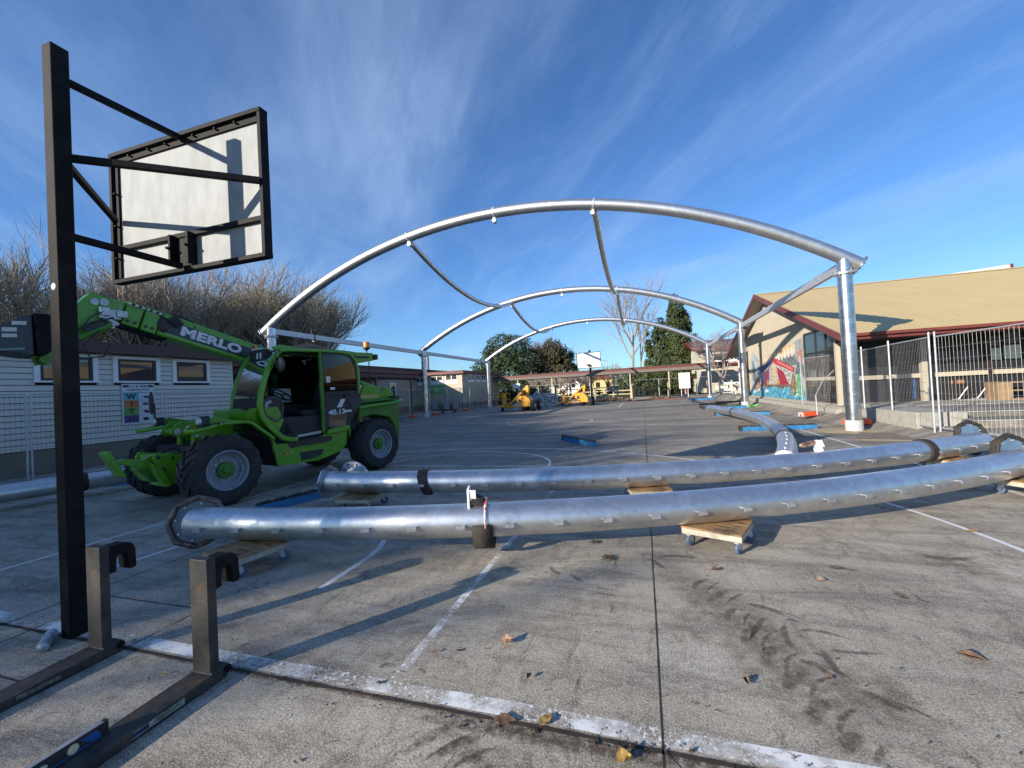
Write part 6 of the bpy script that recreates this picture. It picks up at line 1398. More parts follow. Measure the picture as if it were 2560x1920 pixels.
mb = MB(); mb.box(7.72, 8.12, 21.0, 41, -2, 0.05); struct(mb.build('apron', KERB, bevel=0.01), 'concrete apron along the mural wall')
# corner window wall
mb = MB(); mb.box(8.26, 8.295, 22.25, 25.9, 0.22, 3.62); cw_ = mb.build('window', GLASSD, hall)
mb = MB()
for y in (22.28, 23.15, 24.35, 25.85): mb.box(8.22, 8.26, y - 0.05, y + 0.05, 0.2, 3.65)
for z in (0.2, 2.55, 3.6): mb.box(8.225, 8.259, 22.3, 25.8, z, z + 0.10)
mb.build('mullion', DARKJOIN, cw_)
mb = MB(); mb.box(8.215, 8.235, 22.33, 25.8, 1.24, 1.40); mb.build('safety_rail', CLAD, cw_)
mb = MB(); mb.box(8.26, 8.295, 38.45, 39.2, 0.2, 3.7); dw = mb.build('window', GLASSD, hall)
mb = MB()
for y in (38.42, 39.2): mb.box(8.21, 8.26, y - 0.04, y + 0.04, 0.2, 3.75)
mb.build('mullion', DARKJOIN, dw)
# side wall under the verandah
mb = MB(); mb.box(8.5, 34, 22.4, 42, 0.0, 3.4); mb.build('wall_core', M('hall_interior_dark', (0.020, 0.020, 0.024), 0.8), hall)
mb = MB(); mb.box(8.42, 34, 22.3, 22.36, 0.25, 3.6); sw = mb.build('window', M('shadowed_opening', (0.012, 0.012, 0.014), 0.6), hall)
mb = MB()
for x in (8.5, 9.35, 11.35, 12.4, 13.55, 15.6, 17.6, 19.7): mb.box(x - 0.045, x + 0.045, 22.22, 22.30, 0.2, 3.6)
for z in (0.2, 2.5, 3.5): mb.box(8.4, 30, 22.232, 22.299, z, z + 0.09)
mb.build('mullion', DARKJOIN, sw)
for xa, xb in ((8.35, 11.22), (11.75, 13.45), (13.65, 17.4), (17.6, 21)): mb = MB(); mb.box(xa, xb, 22.16, 22.22, 1.18, 1.36); mb.build('safety_rail', CLAD, sw)
mb = MB(); mb.box(11.22, 11.42, 22.0, 22.2, 0.12, 2.9); mb.box(8.22, 8.4, 22.05, 22.25, 0.12, 3.3); mb.build('cream_post', CLAD, hall)
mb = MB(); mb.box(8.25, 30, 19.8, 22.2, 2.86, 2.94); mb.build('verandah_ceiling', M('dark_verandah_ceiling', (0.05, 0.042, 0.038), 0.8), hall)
for nm, (xa, xb, za, zb), c in (('grey_panel', (11.62, 13.31, 1.80, 2.24), (0.10, 0.10, 0.11)), ('pale_screen', (13.66, 13.98, 1.76, 2.25), (0.72, 0.78, 0.66)), ('pale_screen', (14.06, 14.60, 1.77, 2.33), (0.72, 0.78, 0.66)), ('grey_screen', (13.62, 13.95, 2.32, 2.75), (0.16, 0.16, 0.16)), ('grey_screen', (14.08, 14.6, 2.40, 2.85), (0.16, 0.16, 0.16)), ('tan_board', (12.3, 12.75, 0.85, 1.0), (0.35, 0.14, 0.08)), ('blue_panel', (10.95, 11.1, 0.15, 1.1), (0.02, 0.10, 0.25))):
    mb = MB(); mb.box(xa, xb, 22.262 if nm != 'grey_panel' else 22.268, 22.298, za, zb); mb.build(nm, M(nm + '_%d' % int(xa * 100), c, 0.7), sw, bevel=0.02)
# steps and raised terrace in front of the verandah
mb = MB(); mb.box(7.6, 34, 17.6, 22.2, -2, 0.16); mb.box(8.35, 34, 18.6, 22.19, 0.16, 0.24); struct(mb.build('terrace', KERB, bevel=0.012), 'raised concrete terrace in front of the hall')
mb = MB()
mb.box(7.05, 8.15, 14.2, 16.9, -2, 0.34); mb.box(7.4, 8.1, 16.9, 17.59, -2, 0.33)
struct(mb.build('step_block', KERB, bevel=0.015), 'raised concrete block behind the fence')
mb = MB(); mb.box(8.0, 34, 13.6, 17.59, -2, 0.15); mb.box(8.2, 34, 14.6, 17.58, 0.15, 0.30); struct(mb.build('steps', CONC, bevel=0.012), 'broad concrete steps behind the fence')
mb = MB(); mb.box(8.0, 34, 13.585, 13.66, 0.150, 0.156); mb.box(8.2, 34, 14.585, 14.66, 0.300, 0.306); mb.build('step_nosing', WHITE, bpy.data.objects['steps'])
# crate / pallets on the terrace
def pallet_box(label, loc, rz):
    t = thing('pallet_crate', label, 'crate', loc, rz); mb = MB()
    for z in (0.0, 0.32, 0.62): mb.box(0, 1.1, 0.0, 0.75, z, z + 0.03)
    t_ = mb.build('shelf_boards', M('pale_crate_wood', (0.34, 0.23, 0.13), 0.75, 0, (0.25, 0.16, 0.09), 5), t, world=False)
    mb = MB(); mb.box(-0.02, 0.0, 0, 0.75, 0, 0.65); mb.box(0.0, 0.34, -0.02, 0.0, 0, 0.65); mb.build('side_board', M('crate_side_wood', (0.30, 0.20, 0.11), 0.75, 0, (0.22, 0.14, 0.08), 5), t, world=False); return t
pallet_box('open wooden crate on the terrace seen through the nearest fence panel', (12.55, 20.2, 0.24), R(-5))
for i, (x, y) in enumerate(((11.9, 21.0), (12.6, 21.2), (13.1, 21.0))):
    mb = MB(); mb.tube([(x - 0.3, y, 0.27), (x - 0.1, y, 0.28), (x + 0.15, y - 0.1, 0.75)], 0.018, 6); mb.tube([(x - 0.3, y - 0.3, 0.26), (x + 0.5, y - 0.3, 0.26)], 0.018, 6)
    tag(mb.build('scooter_rack', GALVT), '%s bent steel rack hoop on the dark terrace behind the fence' % ('left', 'middle', 'right')[i], 'rack', 'steel rack hoops on the terrace')
# white roof showing over the ridge
mb = MB(); mb.prism([(17.4, 7.28), (21.4, 7.54), (21.4, 7.34), (19.6, 7.22), (17.2, 7.1)], (0, 33.0, 0), (1, 0, 0), (0, 0, 1), (0, 1, 0), 0, 3.0); o = mb.build('roof_ridge_vent', WHITE, hall)
mb = MB(); mb.box(21.4, 21.55, 32.98, 36, 7.2, 7.58); mb.build('vent_end', REDROOF, hall)

# ---- mural on the end wall (flat paint, built as thin raised layers)
mural = thing('mural', 'colourful painted mural with a red roofed meeting house above teal waves on the hall wall', 'mural', (8.28, 31.5, 1.8))
mz = [0]
def mcol(nm, c, c2=None, sc=3): return M('mural_' + nm, c, 0.7, 0, c2 or tuple(min(1, x * 0.8) for x in c), sc, 5, 0.4, 0.62)
def mpoly(nm, pts, mat, d):
    mb = MB(); mb.prism([(-a, b) for a, b in pts], (8.286 - d, 0, 0), (0, -1, 0), (0, 0, 1), (-1, 0, 0), 0, 0.0025); mb.build(nm, mat, mural, smooth=False)
def blob(cy, cz, ry, rz_, n=16, wob=0.15, seed=0):
    rg = random.Random(seed); return [(cy + ry * math.cos(2 * math.pi * k / n) * (1 + rg.uniform(-wob, wob)), cz + rz_ * math.sin(2 * math.pi * k / n) * (1 + rg.uniform(-wob, wob))) for k in range(n)]
top = [(26.1, 3.0), (26.2, 3.45), (27.2, 3.5), (28.4, 3.2), (29.8, 3.32), (31.7, 3.05), (33.5, 3.0), (35.0, 2.75), (36.4, 3.35), (37.0, 3.6), (37.7, 2.6)]
mpoly('background', [(37.8, 0.16), (26.1, 0.16)] + top, mcol('pale_blue_grey', (0.28, 0.36, 0.38), (0.42, 0.46, 0.44), 1.4), 0.0)
mpoly('orange_glow', [(35.6, 2.5), (26.9, 2.5), (26.8, 3.2), (27.9, 3.36), (29.8, 3.3), (31.7, 3.03), (33.6, 2.95), (35.2, 2.72)], mcol('peach', (0.62, 0.36, 0.15), (0.60, 0.48, 0.30), 2), 0.003)
mpoly('dark_cloud', [(35.6, 2.1), (27.0, 2.15), (27.1, 2.62), (28.3, 2.85), (29.4, 2.7), (30.5, 2.78), (31.5, 2.5), (33.2, 2.45), (34.6, 2.35), (35.5, 2.3)], mcol('storm_grey', (0.07, 0.08, 0.09), (0.22, 0.24, 0.25), 5), 0.006)
for k in range(11): 
    y = 27.3 + 0.62 * k; mpoly('white_cloud_curl', blob(y, 2.98 - 0.06 * k * 0.6, 0.24, 0.30, 14, 0.08, k), mcol('cloud_cream_%d' % k, (0.66, 0.64, 0.52), (0.50, 0.50, 0.42), 8), 0.009)
mpoly('house_panel', [(34.6, 0.98), (34.2, 1.95), (31.5, 2.45), (28.3, 1.7), (28.8, 0.98)], mcol('white_black_pattern', (0.62, 0.60, 0.55), (0.03, 0.03, 0.03), 7), 0.012)
mpoly('purple_panel', [(34.5, 1.0), (34.2, 1.8), (32.6, 2.15), (32.9, 1.0)], mcol('plum', (0.13, 0.03, 0.08), (0.20, 0.05, 0.09), 6), 0.015)
mpoly('crimson_panel', [(30.5, 1.0), (30.9, 2.15), (29.6, 1.8), (28.7, 1.0)], mcol('crimson', (0.35, 0.02, 0.05), (0.22, 0.015, 0.04), 7), 0.015)
mpoly('carved_post', [(31.9, 1.0), (31.8, 2.4), (31.45, 2.6), (31.1, 2.4), (31.1, 1.0), (31.3, 1.6), (31.6, 1.6)], mcol('ochre', (0.50, 0.22, 0.06), (0.62, 0.56, 0.44), 9), 0.018)
for y in (30.7, 33.1): mpoly('gold_arch', blob(y, 1.15, 0.22, 0.22, 12, 0.05, int(y)), mcol('gold_%d' % int(y), (0.48, 0.28, 0.05)), 0.020)
mpoly('blue_rafter', [(35.9, 1.70), (35.8, 1.95), (31.9, 2.68), (31.6, 2.70), (31.7, 2.45)], mcol('navy', (0.03, 0.035, 0.14), (0.16, 0.14, 0.32), 9), 0.022)
mpoly('red_rafter', [(31.9, 2.72), (31.4, 2.78), (27.6, 2.0), (27.7, 1.72), (31.5, 2.45)], mcol('scarlet', (0.48, 0.03, 0.03), (0.40, 0.03, 0.04), 3), 0.024)
mb = MB()
for k in range(14):
    t = k / 13; y = 28.0 + 2.6 * t; z = 1.93 + 0.55 * t; mb.box(8.2585, 8.2605, y - 0.06, y + 0.05, z - 0.06, z + 0.06 * (1 if k % 3 else 0.3))
mb.build('rafter_pattern', M('mural_pink_pattern', (0.62, 0.35, 0.33), 0.7), mural)
mpoly('dark_base', [(35.2, 0.75), (35.0, 1.02), (28.5, 1.04), (28.3, 0.75)], mcol('umber', (0.06, 0.045, 0.045), (0.28, 0.14, 0.10), 5), 0.021)
mpoly('sea', [(37.6, 0.18), (26.15, 0.18), (26.2, 0.7), (27.5, 0.62), (28.6, 0.9), (30.2, 0.78), (31.8, 0.92), (33.5, 0.80), (35.2, 0.95), (36.5, 0.7), (37.5, 0.75)], mcol('teal', (0.10, 0.42, 0.48), (0.03, 0.10, 0.26), 3.5), 0.024)
rg = random.Random(8)
for k in range(16):
    y = 27.0 + 10.2 * rg.random(); z = 0.35 + 0.45 * rg.random(); r0 = rg.uniform(0.14, 0.34); pts = []
    for i in range(22):
        a = i / 21 * 1.6 * math.pi + rg.uniform(-0.02, 0.02); rr = r0 * (1 - 0.035 * i); pts.append((8.257, y + rr * 1.6 * math.cos(a) + 0.03 * i, z + rr * 0.7 * math.sin(a)))
    mb = MB(); mb.tube(pts, 0.013 + 0.006 * (k % 3), 4, caps=False); mb.build('wave_curl', M('mural_wave_white_%d' % k, (0.62, 0.72, 0.72) if k % 3 else (0.18, 0.50, 0.42), 0.7), mural)
mpoly('brown_roots', [(36.9, 0.4), (36.6, 1.1), (36.0, 1.45), (35.3, 1.3), (35.0, 0.9), (35.2, 0.35), (35.6, 0.8), (35.9, 0.4), (36.3, 0.8)], mcol('root_brown', (0.30, 0.12, 0.07), (0.40, 0.28, 0.18), 5), 0.027)
mpoly('dark_fin', [(37.3, 1.4), (37.0, 3.0), (36.2, 1.9), (35.6, 1.2), (36.4, 1.1)], mcol('slate', (0.10, 0.11, 0.12), (0.16, 0.20, 0.18), 4), 0.009)
mpoly('brown_figure', [(28.6, 0.45), (28.3, 1.2), (27.9, 1.75), (27.6, 1.5), (27.5, 0.9), (27.8, 0.4)], mcol('figure_brown', (0.32, 0.20, 0.10), (0.10, 0.07, 0.05), 5), 0.027)
mpoly('green_leaf', [(27.3, 0.35), (27.4, 1.2), (27.0, 1.8), (26.6, 1.5), (26.5, 0.8), (26.7, 0.35)], mcol('leaf_green', (0.04, 0.22, 0.06), (0.25, 0.45, 0.28), 6), 0.029)
mpoly('dark_hair', [(27.6, 1.6), (27.3, 2.0), (26.8, 2.3), (26.2, 2.1), (26.15, 1.3), (26.5, 1.7)], mcol('dark_curl', (0.05, 0.05, 0.06), (0.20, 0.24, 0.24), 6), 0.031)
mpoly('orange_face_shape', blob(26.55, 2.55, 0.28, 0.40, 14, 0.12, 77), mcol('terracotta', (0.55, 0.20, 0.10), (0.40, 0.12, 0.07), 5), 0.033)
mpoly('grey_drape', [(27.5, 2.6), (27.2, 3.5), (26.3, 3.55), (26.15, 2.9), (26.8, 2.7), (27.0, 2.3)], mcol('drape_grey', (0.20, 0.20, 0.22), (0.42, 0.42, 0.42), 6), 0.012)

# the hall stands on slightly higher ground right of the court: move and size it together with what belongs to it
def resize(o, k):
    o.scale = (o.scale.x * k, o.scale.y * k, o.scale.z * k); o.location = (o.location.x * k, o.location.y * k, 1.5 + (o.location.z - 1.5) * k)
for nm, k in (('school_hall', .77), ('mural', .77), ('apron', .77), ('terrace', .80), ('step_block', .85), ('steps', .85), ('pallet_crate', .80), ('scooter_rack', .80), ('scooter_rack.001', .80), ('scooter_rack.002', .80), ('fence_brace', .90)):
    resize(bpy.data.objects[nm], k)
for o in list(scene.objects):
    if o.name.startswith('temporary_fence') and o.parent is None and o.location.x > 6.0 and o.location.y < 25: resize(o, .93 if o.location.y < 16 else .90)
    if o.name.startswith('weight_block') and o.parent is None and o.location.x > 5: resize(o, .93)
def rise(x, y):
    s = lambda t: max(0, min(1, t)) ** 2 * (3 - 2 * max(0, min(1, t)))
    return (0.19 + 0.145 * s((y - 12) / 5)) * s((x - 5.35) / 1.0) * s((y - 8.5) / 2.5) + 0.005
mb = MB(); nx, ny = 40, 70; V = []
for j in range(ny + 1):
    for i in range(nx + 1):
        x = 5.33 + (28.7 * (i / nx) ** 3); y = 6 + 38 * (j / ny) ** 1.2; V.append((x, y, rise(x, y)))
mb.add(V, [(j * (nx + 1) + i, j * (nx + 1) + i + 1, (j + 1) * (nx + 1) + i + 1, (j + 1) * (nx + 1) + i) for j in range(ny) for i in range(nx)])
struct(mb.build('raised_yard', CONC), 'concrete rising gently from the court edge to the hall')
# ================================================================== COVERED WALKWAY
POSTC = M('cream_post_paint', (0.50, 0.44, 0.28), 0.7, 0, (0.42, 0.37, 0.24), 4)
ww = thing('covered_walkway', 'long open covered walkway with a red fascia and cream posts across the far end', 'covered walkway', (-5, 45, 0))
mb = MB(); mb.uz([(-16.2, 2.90), (7.9, 3.04), (7.9, 3.26), (-16.2, 3.10)], 45.0, 45.06); mb.build('fascia', REDROOF, ww)
mb = MB(); mb.uz([(-16.2, 3.11), (7.9, 3.27), (7.9, 3.30), (-16.2, 3.14)], 44.94, 48.2); mb.build('roof', GREYROOF, ww)
mb = MB(); mb.uz([(-16.2, 2.64), (7.9, 2.72), (7.9, 3.03), (-16.2, 2.895)], 45.02, 45.12); mb.uz([(-16.2, 2.64), (7.9, 2.72), (7.9, 3.03), (-16.2, 2.895)], 48.0, 48.1); mb.build('beam', M('grey_brown_beam', (0.17, 0.14, 0.12), 0.7), ww)
for x in (-13.3, -9.43, -5.3, -1.22, 2.55, 6.4):
    mb = MB(); mb.box(x - 0.06, x + 0.06, 45.14, 45.26, 0.0, 2.75); mb.build('post', POSTC, ww)
    mb = MB(); mb.box(x - 0.05, x + 0.05, 47.85, 47.95, 0.0, 2.7); mb.build('post', POSTC, ww)
rf = thing('rail_fence', 'cream three-rail timber fence behind the walkway between the lift and the bare tree', 'fence', (-4, 48.6, 0))
for z in (0.5, 0.9, 1.3): mb = MB(); mb.box(-9.2, -1.15, 48.6, 48.64, z - 0.055, z + 0.055); mb.build('rail', POSTC, rf)
for x in (-9.2, -7.2, -5.25, -3.2, -1.2): mb = MB(); mb.box(x - 0.06, x + 0.06, 48.64, 48.76, 0, 1.36); mb.build('post', POSTC, rf)
wb = thing('blank_board', 'blank white board on short legs under the right part of the walkway', 'board', (3.9, 44.5, 0))
mb = MB(); mb.box(3.41, 4.43, 44.48, 44.52, 0.88, 2.40); mb.build('panel', WHITE, wb)
for x in (3.6, 4.2): mb = MB(); mb.box(x - 0.03, x + 0.03, 44.53, 44.57, 0, 0.9); mb.build('leg', OFFWHITE, wb)
nb = thing('notice_board', 'small white notice board on a post in shade at the left part of the walkway', 'board', (-13.2, 44.6, 0))
mb = MB(); mb.box(-13.75, -12.95, 44.6, 44.63, 1.75, 2.25); mb.build('panel', WHITE, nb); mb = MB(); mb.box(-12.95, -12.88, 44.58, 44.65, 0, 2.3); mb.build('post', POSTC, nb)
cn = thing('traffic_cone', 'orange traffic cone right of the blank white board', 'traffic cone', (4.15, 45.9, 0.0))
mb = MB(); mb.lathe([(0.15, 0.03), (0.03, 0.72), (0.0, 0.72)], (0, 0, 0), (0, 0, 1), 16); mb.box(-0.19, 0.19, -0.19, 0.19, 0, 0.03); mb.build('body', ORANGE, cn, world=False); mb = MB(); mb.lathe([(0.118, 0.25), (0.092, 0.40)], (0, 0, 0), (0, 0, 1), 16); mb.build('band', WHITE, cn, world=False)
ps2 = thing('sign_post', 'pale post with an orange flag sign near the right end of the walkway', 'sign', (5.1, 47.4, 0))
mb = MB(); mb.box(5.25, 5.38, 47.3, 47.4, 0, 2.6); mb.build('post', M('pale_green_post', (0.34, 0.42, 0.28), 0.7), ps2); mb = MB(); mb.prism([(4.75, 1.9), (5.24, 1.7), (5.24, 2.35), (4.9, 2.25)], (0, 47.35, 0), (1, 0, 0), (0, 0, 1), (0, 1, 0), 0, 0.03); mb.build('flag', M('orange_flag', (0.7, 0.30, 0.02), 0.6), ps2)
# barricades / stacked benches by the third right column
for i, (x, y, h, L) in enumerate(((6.55, 38.6, 1.45, 0.9), (7.35, 39.3, 1.45, 0.9), (6.9, 41.8, 1.1, 1.2), (7.5, 37.3, 0.55, 1.0))):
    t = thing('stacked_bench', ('tall pale barricade left of the hall corner', 'tall pale barricade touching the hall corner', 'low pale bench behind the barricades', 'short pale bench beside the barricades')[i], 'bench', (x, y, 0), 0, 'pale timber barricades by the hall')
    mb = MB(); mb.box(-L / 2, L / 2, -0.03, 0.03, h - 0.35, h - 0.15)
    if h > 1: mb.box(-L / 2, L / 2, -0.03, 0.03, h - 0.85, h - 0.68)
    mb.box(-L / 2, L / 2, -0.2, 0.2, 0.42, 0.47); mb.build('boards', OFFWHITE, t, world=False)
    for s in (-1, 1): mb = MB(); mb.box(s * L / 2 - 0.05, s * L / 2 + 0.05, -0.2, 0.2, 0, min(h, 0.42)); mb.box(s * L / 2 - 0.05, s * L / 2 + 0.05, -0.04, 0.04, 0.42, h); mb.build('leg', OFFWHITE, t, world=False)
pp = thing('lamp_post', 'short pale post lamp beside the hall corner', 'lamp post', (7.35, 37.2, 0)); mb = MB(); mb.cyl((7.35, 37.2, 0), (7.35, 37.2, 3.0), 0.05, n=10); mb.build('post', OFFWHITE, pp); mb = MB(); mb.lathe([(0.06, 0), (0.13, 0.15), (0.12, 0.34), (0.16, 0.36), (0.0, 0.46)], (7.35, 37.2, 3.0), (0, 0, 1), 14); mb.build('lamp_head', OFFWHITE, pp)

# ================================================================== FAR HOOP
fh = thing('basketball_hoop', 'far basketball hoop with a white backboard facing the camera behind the right yellow lift', 'basketball hoop', (-4.15, 36.4, 0), group='basketball hoops')
mb = MB(); mb.box(-4.27, -4.11, 36.3, 36.46, 0, 4.62); mb.build('post', BLACKSTEEL, fh)
mb = MB(); mb.box(-5.19, -3.24, 35.70, 35.72, 3.10, 4.36); bb = mb.build('backboard', WHITE, fh)
mb = MB()
for a in ((-5.22, -3.21, 3.07, 3.11), (-5.22, -3.21, 4.35, 4.39)): mb.box(a[0], a[1], 35.66, 35.74, a[2], a[3])
for x in (-5.22, -3.25): mb.box(x, x + 0.04, 35.665, 35.735, 3.11, 4.35)
mb.build('board_frame', BLACKSTEEL, fh)
mb = MB(); fx = -4.215
for a in ((fx - 0.30, fx + 0.30, 3.38, 3.42), (fx - 0.30, fx + 0.30, 3.82, 3.86)): mb.box(a[0], a[1], 35.692, 35.698, a[2], a[3])
for x in (fx - 0.30, fx + 0.26): mb.box(x, x + 0.04, 35.692, 35.698, 3.42, 3.82)
mb.build('target_square', BLACK, bb)
mb = MB(); mb.box(fx - 0.12, fx + 0.12, 35.52, 35.69, 3.22, 3.36); mb.tube([(fx + 0.225 * math.cos(2 * math.pi * k / 20), 35.26 + 0.225 * math.sin(2 * math.pi * k / 20), 3.30) for k in range(20)], 0.012, 6, closed=True); mb.build('rim', BLACK, fh)
mb = MB(); mb.bar((-4.19, 36.38, 4.5), (-4.19, 35.72, 4.2), 0.07, 0.07); mb.bar((-4.19, 36.38, 3.2), (-4.19, 35.72, 3.3), 0.07, 0.07); mb.build('support_arm', BLACKSTEEL, fh)

# ================================================================== YELLOW BOOM LIFTS (trailer style)
def lift():
    t = thing('boom_lift', 'lift', 'boom lift', (0, 0, 0), 0, 'yellow boom lifts')
    mb = MB(); mb.uz([(0.35, 0.55), (0.0, 0.85), (0.05, 1.15), (0.28, 1.30), (0.85, 1.32), (1.22, 1.05), (1.36, 0.80), (1.36, 0.52), (0.9, 0.46)], -0.55, 0.45); bd = mb.build('body', YELLOW, t, world=False, bevel=0.03)
    mb = MB(); mb.box(0.22, 0.52, -0.556, -0.551, 0.68, 1.0); mb.build('control_panel', BLACK, bd, world=False)
    mb = MB(); mb.box(0.60, 0.66, -0.5555, -0.551, 1.08, 1.20); mb.box(0.58, 0.68, -0.5555, -0.551, 1.06, 1.10); mb.build('small_logo', BLACK, bd, world=False)
    mb = MB(); mb.box(-0.9, 1.2, -0.30, 0.30, 0.34, 0.46); mb.box(0.6, 1.6, -0.6, 1.0, 0.38, 0.50); mb.box(-1.15, -0.75, -0.55, 0.55, 0.22, 0.32); mb.build('chassis', YELLOW, t, world=False, bevel=0.01)
    for (x, y, r_, w) in ((1.62, -0.75, 0.44, 0.34), (1.62, 0.95, 0.44, 0.34), (0.62, -0.15, 0.40, 0.30), (0.62, 0.95, 0.40, 0.30), (-1.35, -0.45, 0.18, 0.16)):
        mb = MB(); mb.lathe([(0.15, -w / 2), (r_ * .9, -w / 2), (r_, -w * .32), (r_, w * .32), (r_ * .9, w / 2), (0.15, w / 2)], (x, y, r_), (1, 0.12, 0), 28)
        for k in range(16):
            a = 2 * math.pi * k / 16; mb.obox((x, y + (r_ + 0.005) * math.cos(a), r_ + (r_ + 0.005) * math.sin(a)), (0, -math.sin(a), math.cos(a)), (0.9, 0.3 * (1 if k % 2 else -1), 0), (0, math.cos(a), math.sin(a)), 0.035, w * 0.45, 0.018)
        wh = mb.build('wheel', RUBBER, t, world=False)
        mb = MB(); mb.cyl((x - w / 2 - 0.005, y, r_), (x + w / 2 + 0.005, y + .03, r_), 0.19 if r_ > 0.3 else 0.09, n=18); rm = mb.build('rim', OFFWHITE, wh, world=False); rm.parent = wh
    mb = MB(); mb.bar((-0.95, -0.12, 0.42), (0.95, -0.12, 2.12), 0.14, 0.17); mb.bar((-0.80, 0.16, 0.45), (0.95, 0.16, 2.05), 0.14, 0.16); mb.build('boom', M('ochre_boom_paint', (0.60, 0.33, 0.07), 0.5), t, world=False, bevel=0.012)
    mb = MB(); mb.uz([(0.84, 1.30), (0.80, 1.95), (0.88, 2.22), (1.06, 2.20), (1.10, 1.95), (1.02, 1.38)], -0.20, 0.24); mb.build('mast', YELLOW, t, world=False, bevel=0.012)
    mb = MB(); mb.bar((0.55, 0.0, 1.35), (0.85, 0.0, 1.70), 0.07, 0.07); mb.bar((-0.6, 0.0, 0.62), (0.2, 0.0, 0.95), 0.07, 0.07); mb.build('ram', BLACKSTEEL, t, world=False)
    # basket
    x0, x1, y0, y1 = -1.78, -1.02, -0.62, 0.62
    mb = MB(); mb.box(x0, x1, y0, y1, 0.36, 0.48); mb.build('basket_floor', YELLOW, t, world=False)
    mb = MB()
    for z in (1.02, 1.56):
        mb.tube([(x0, y0, z), (x1, y0, z), (x1, y1, z), (x0, y1, z)], 0.022, 8, closed=True)
    for (x, y) in ((x0, y0), (x1, y0), (x1, y1), (x0, y1), ((x0 + x1) / 2, y1)): mb.tube([(x, y, 0.4), (x, y, 1.56)], 0.022, 8)
    mb.tube([(x0, y0, 1.50), (x1, y1, 1.05)], 0.015, 6); mb.box(x0, x1, y0 - 0.02, y0, 1.28, 1.42); mb.box(x1 - 0.25, x1, y0, y0 + 0.3, 0.48, 1.56); mb.box(x0 - 0.12, x1 + 0.2, y0 - 0.05, y0 + 0.2, 1.60, 1.64)
    mb.build('basket_rails', YELLOW, t, world=False)
    mb = MB(); mb.box(x0 + 0.04, x0 + 0.45, y0 + 0.02, y0 + 0.2, 0.60, 0.98); mb.box(x0 + 0.2, x1 - 0.1, y0 + 0.02, y0 + 0.2, 1.43, 1.58); mb.build('control_box', BLACK, t, world=False)
    return t
la = lift(); la.scale = (0.83, 0.83, 0.83); la.location = (-8.85, 29.9, 0); la.rotation_euler = (0, 0, R(-4)); la['label'] = 'left yellow boom lift parked in front of the rubble pile'
lb2 = dup(la, (-5.30, 34.6, 0), R(-4), 'right yellow boom lift parked just left of the far hoop post'); lb2.scale = (0.78, 0.78, 0.80)

# ================================================================== RUBBLE AND SOIL
RUB = M('broken_concrete_rubble', (0.52, 0.52, 0.50), 0.9, 0, (0.36, 0.35, 0.33), 6, 5, 0.4, 0.7)
mb = MB(); rg = random.Random(21)
def chunk(mb, c, s, rg):
    vs = []; a = [Vector((rg.gauss(0, 1), rg.gauss(0, 1), rg.gauss(0, 1))).normalized() for _ in range(3)]
    a[1] = (a[1] - a[0] * a[1].dot(a[0])).normalized(); a[2] = a[0].cross(a[1]); h = (s * rg.uniform(.6, 1.3), s * rg.uniform(.5, 1.0), s * rg.uniform(.3, .7))
    for k in (-1, 1):
        for (i, j) in ((-1, -1), (1, -1), (1, 1), (-1, 1)): vs.append(Vector(c) + a[0] * h[0] * i * rg.uniform(.6, 1) + a[1] * h[1] * j * rg.uniform(.6, 1) + a[2] * h[2] * k * rg.uniform(.7, 1))
    mb.add(vs, [(0, 3, 2, 1), (4, 5, 6, 7), (0, 1, 5, 4), (1, 2, 6, 5), (2, 3, 7, 6), (3, 0, 4, 7)])
def hgt(x): return max(0.05, 1.15 * math.exp(-((x + 9.0) / 1.6) ** 2) + 0.60 * math.exp(-((x + 7.0) / 1.1) ** 2))
for i in range(1100):
    x = rg.uniform(-12.2, -5.6); w = hgt(x) * 1.6; y = 36.6 + rg.uniform(-1, 1) * (0.5 + w); z = hgt(x) * (1 - min(1, abs(y - 36.6) / (0.5 + w))) * rg.uniform(0.55, 1.05)
    chunk(mb, (x, y, z + 0.04), rg.uniform(0.05, 0.14), rg)
tag(mb.build('rubble_pile', RUB, smooth=False), 'heap of broken white concrete rubble between the two yellow lifts', 'rubble', kind='stuff')
mb = MB(); rg = random.Random(9)
for i in range(500):
    x = rg.uniform(-5.2, -1.2); h = 0.35 * math.exp(-((x + 2.8) / 1.0) ** 2) + 0.06; y = 42.0 + rg.gauss(0, 0.6); chunk(mb, (x, y, h * rg.random() + 0.02), rg.uniform(0.05, 0.13), rg)
for i in range(160): x = rg.uniform(0.6, 2.2); chunk(mb, (x, 43.0 + rg.gauss(0, .4), 0.02 + 0.2 * rg.random() * (1 - abs(x - 1.4))), rg.uniform(0.05, 0.14), rg)
tag(mb.build('soil_heap', M('heap_soil', (0.17, 0.125, 0.085), 0.95, 0, (0.10, 0.07, 0.05), 5)), 'low heap of dug brown soil in front of the walkway', 'soil', kind='stuff')

# ================================================================== FAR RIGHT BLOCK, HOUSES, CARS, LAMP
fr_ = thing('classroom_block', 'two storey cream weatherboard block with red roof behind the third right column', 'building', (6.2, 50, 0))
mb = MB(); mb.box(6.22, 18, 50.02, 62, 0, 5.0); mb.build('wall_core', WALLCORE, fr_)
mb = MB(); boards(mb, 'x', 50.0, 6.2, 18, 0.2, 5.0, -1, 0.2); mb.build('wall', WBCREAM, fr_, smooth=False)
mb = MB(); boards(mb, 'y', 6.2, 50, 62, 0.2, 5.0, -1, 0.2, proud=0.03); mb.build('side_wall', WBGREY, fr_, smooth=False)
mb = MB(); mb.prism([(49.4, 4.75), (56, 6.15), (62.6, 4.75), (62.6, 4.95), (56, 6.4), (49.4, 5.05)], (5.3, 0, 0), (0, 1, 0), (0, 0, 1), (1, 0, 0), 0, 13); mb.build('roof', REDROOF, fr_, bevel=0.02)
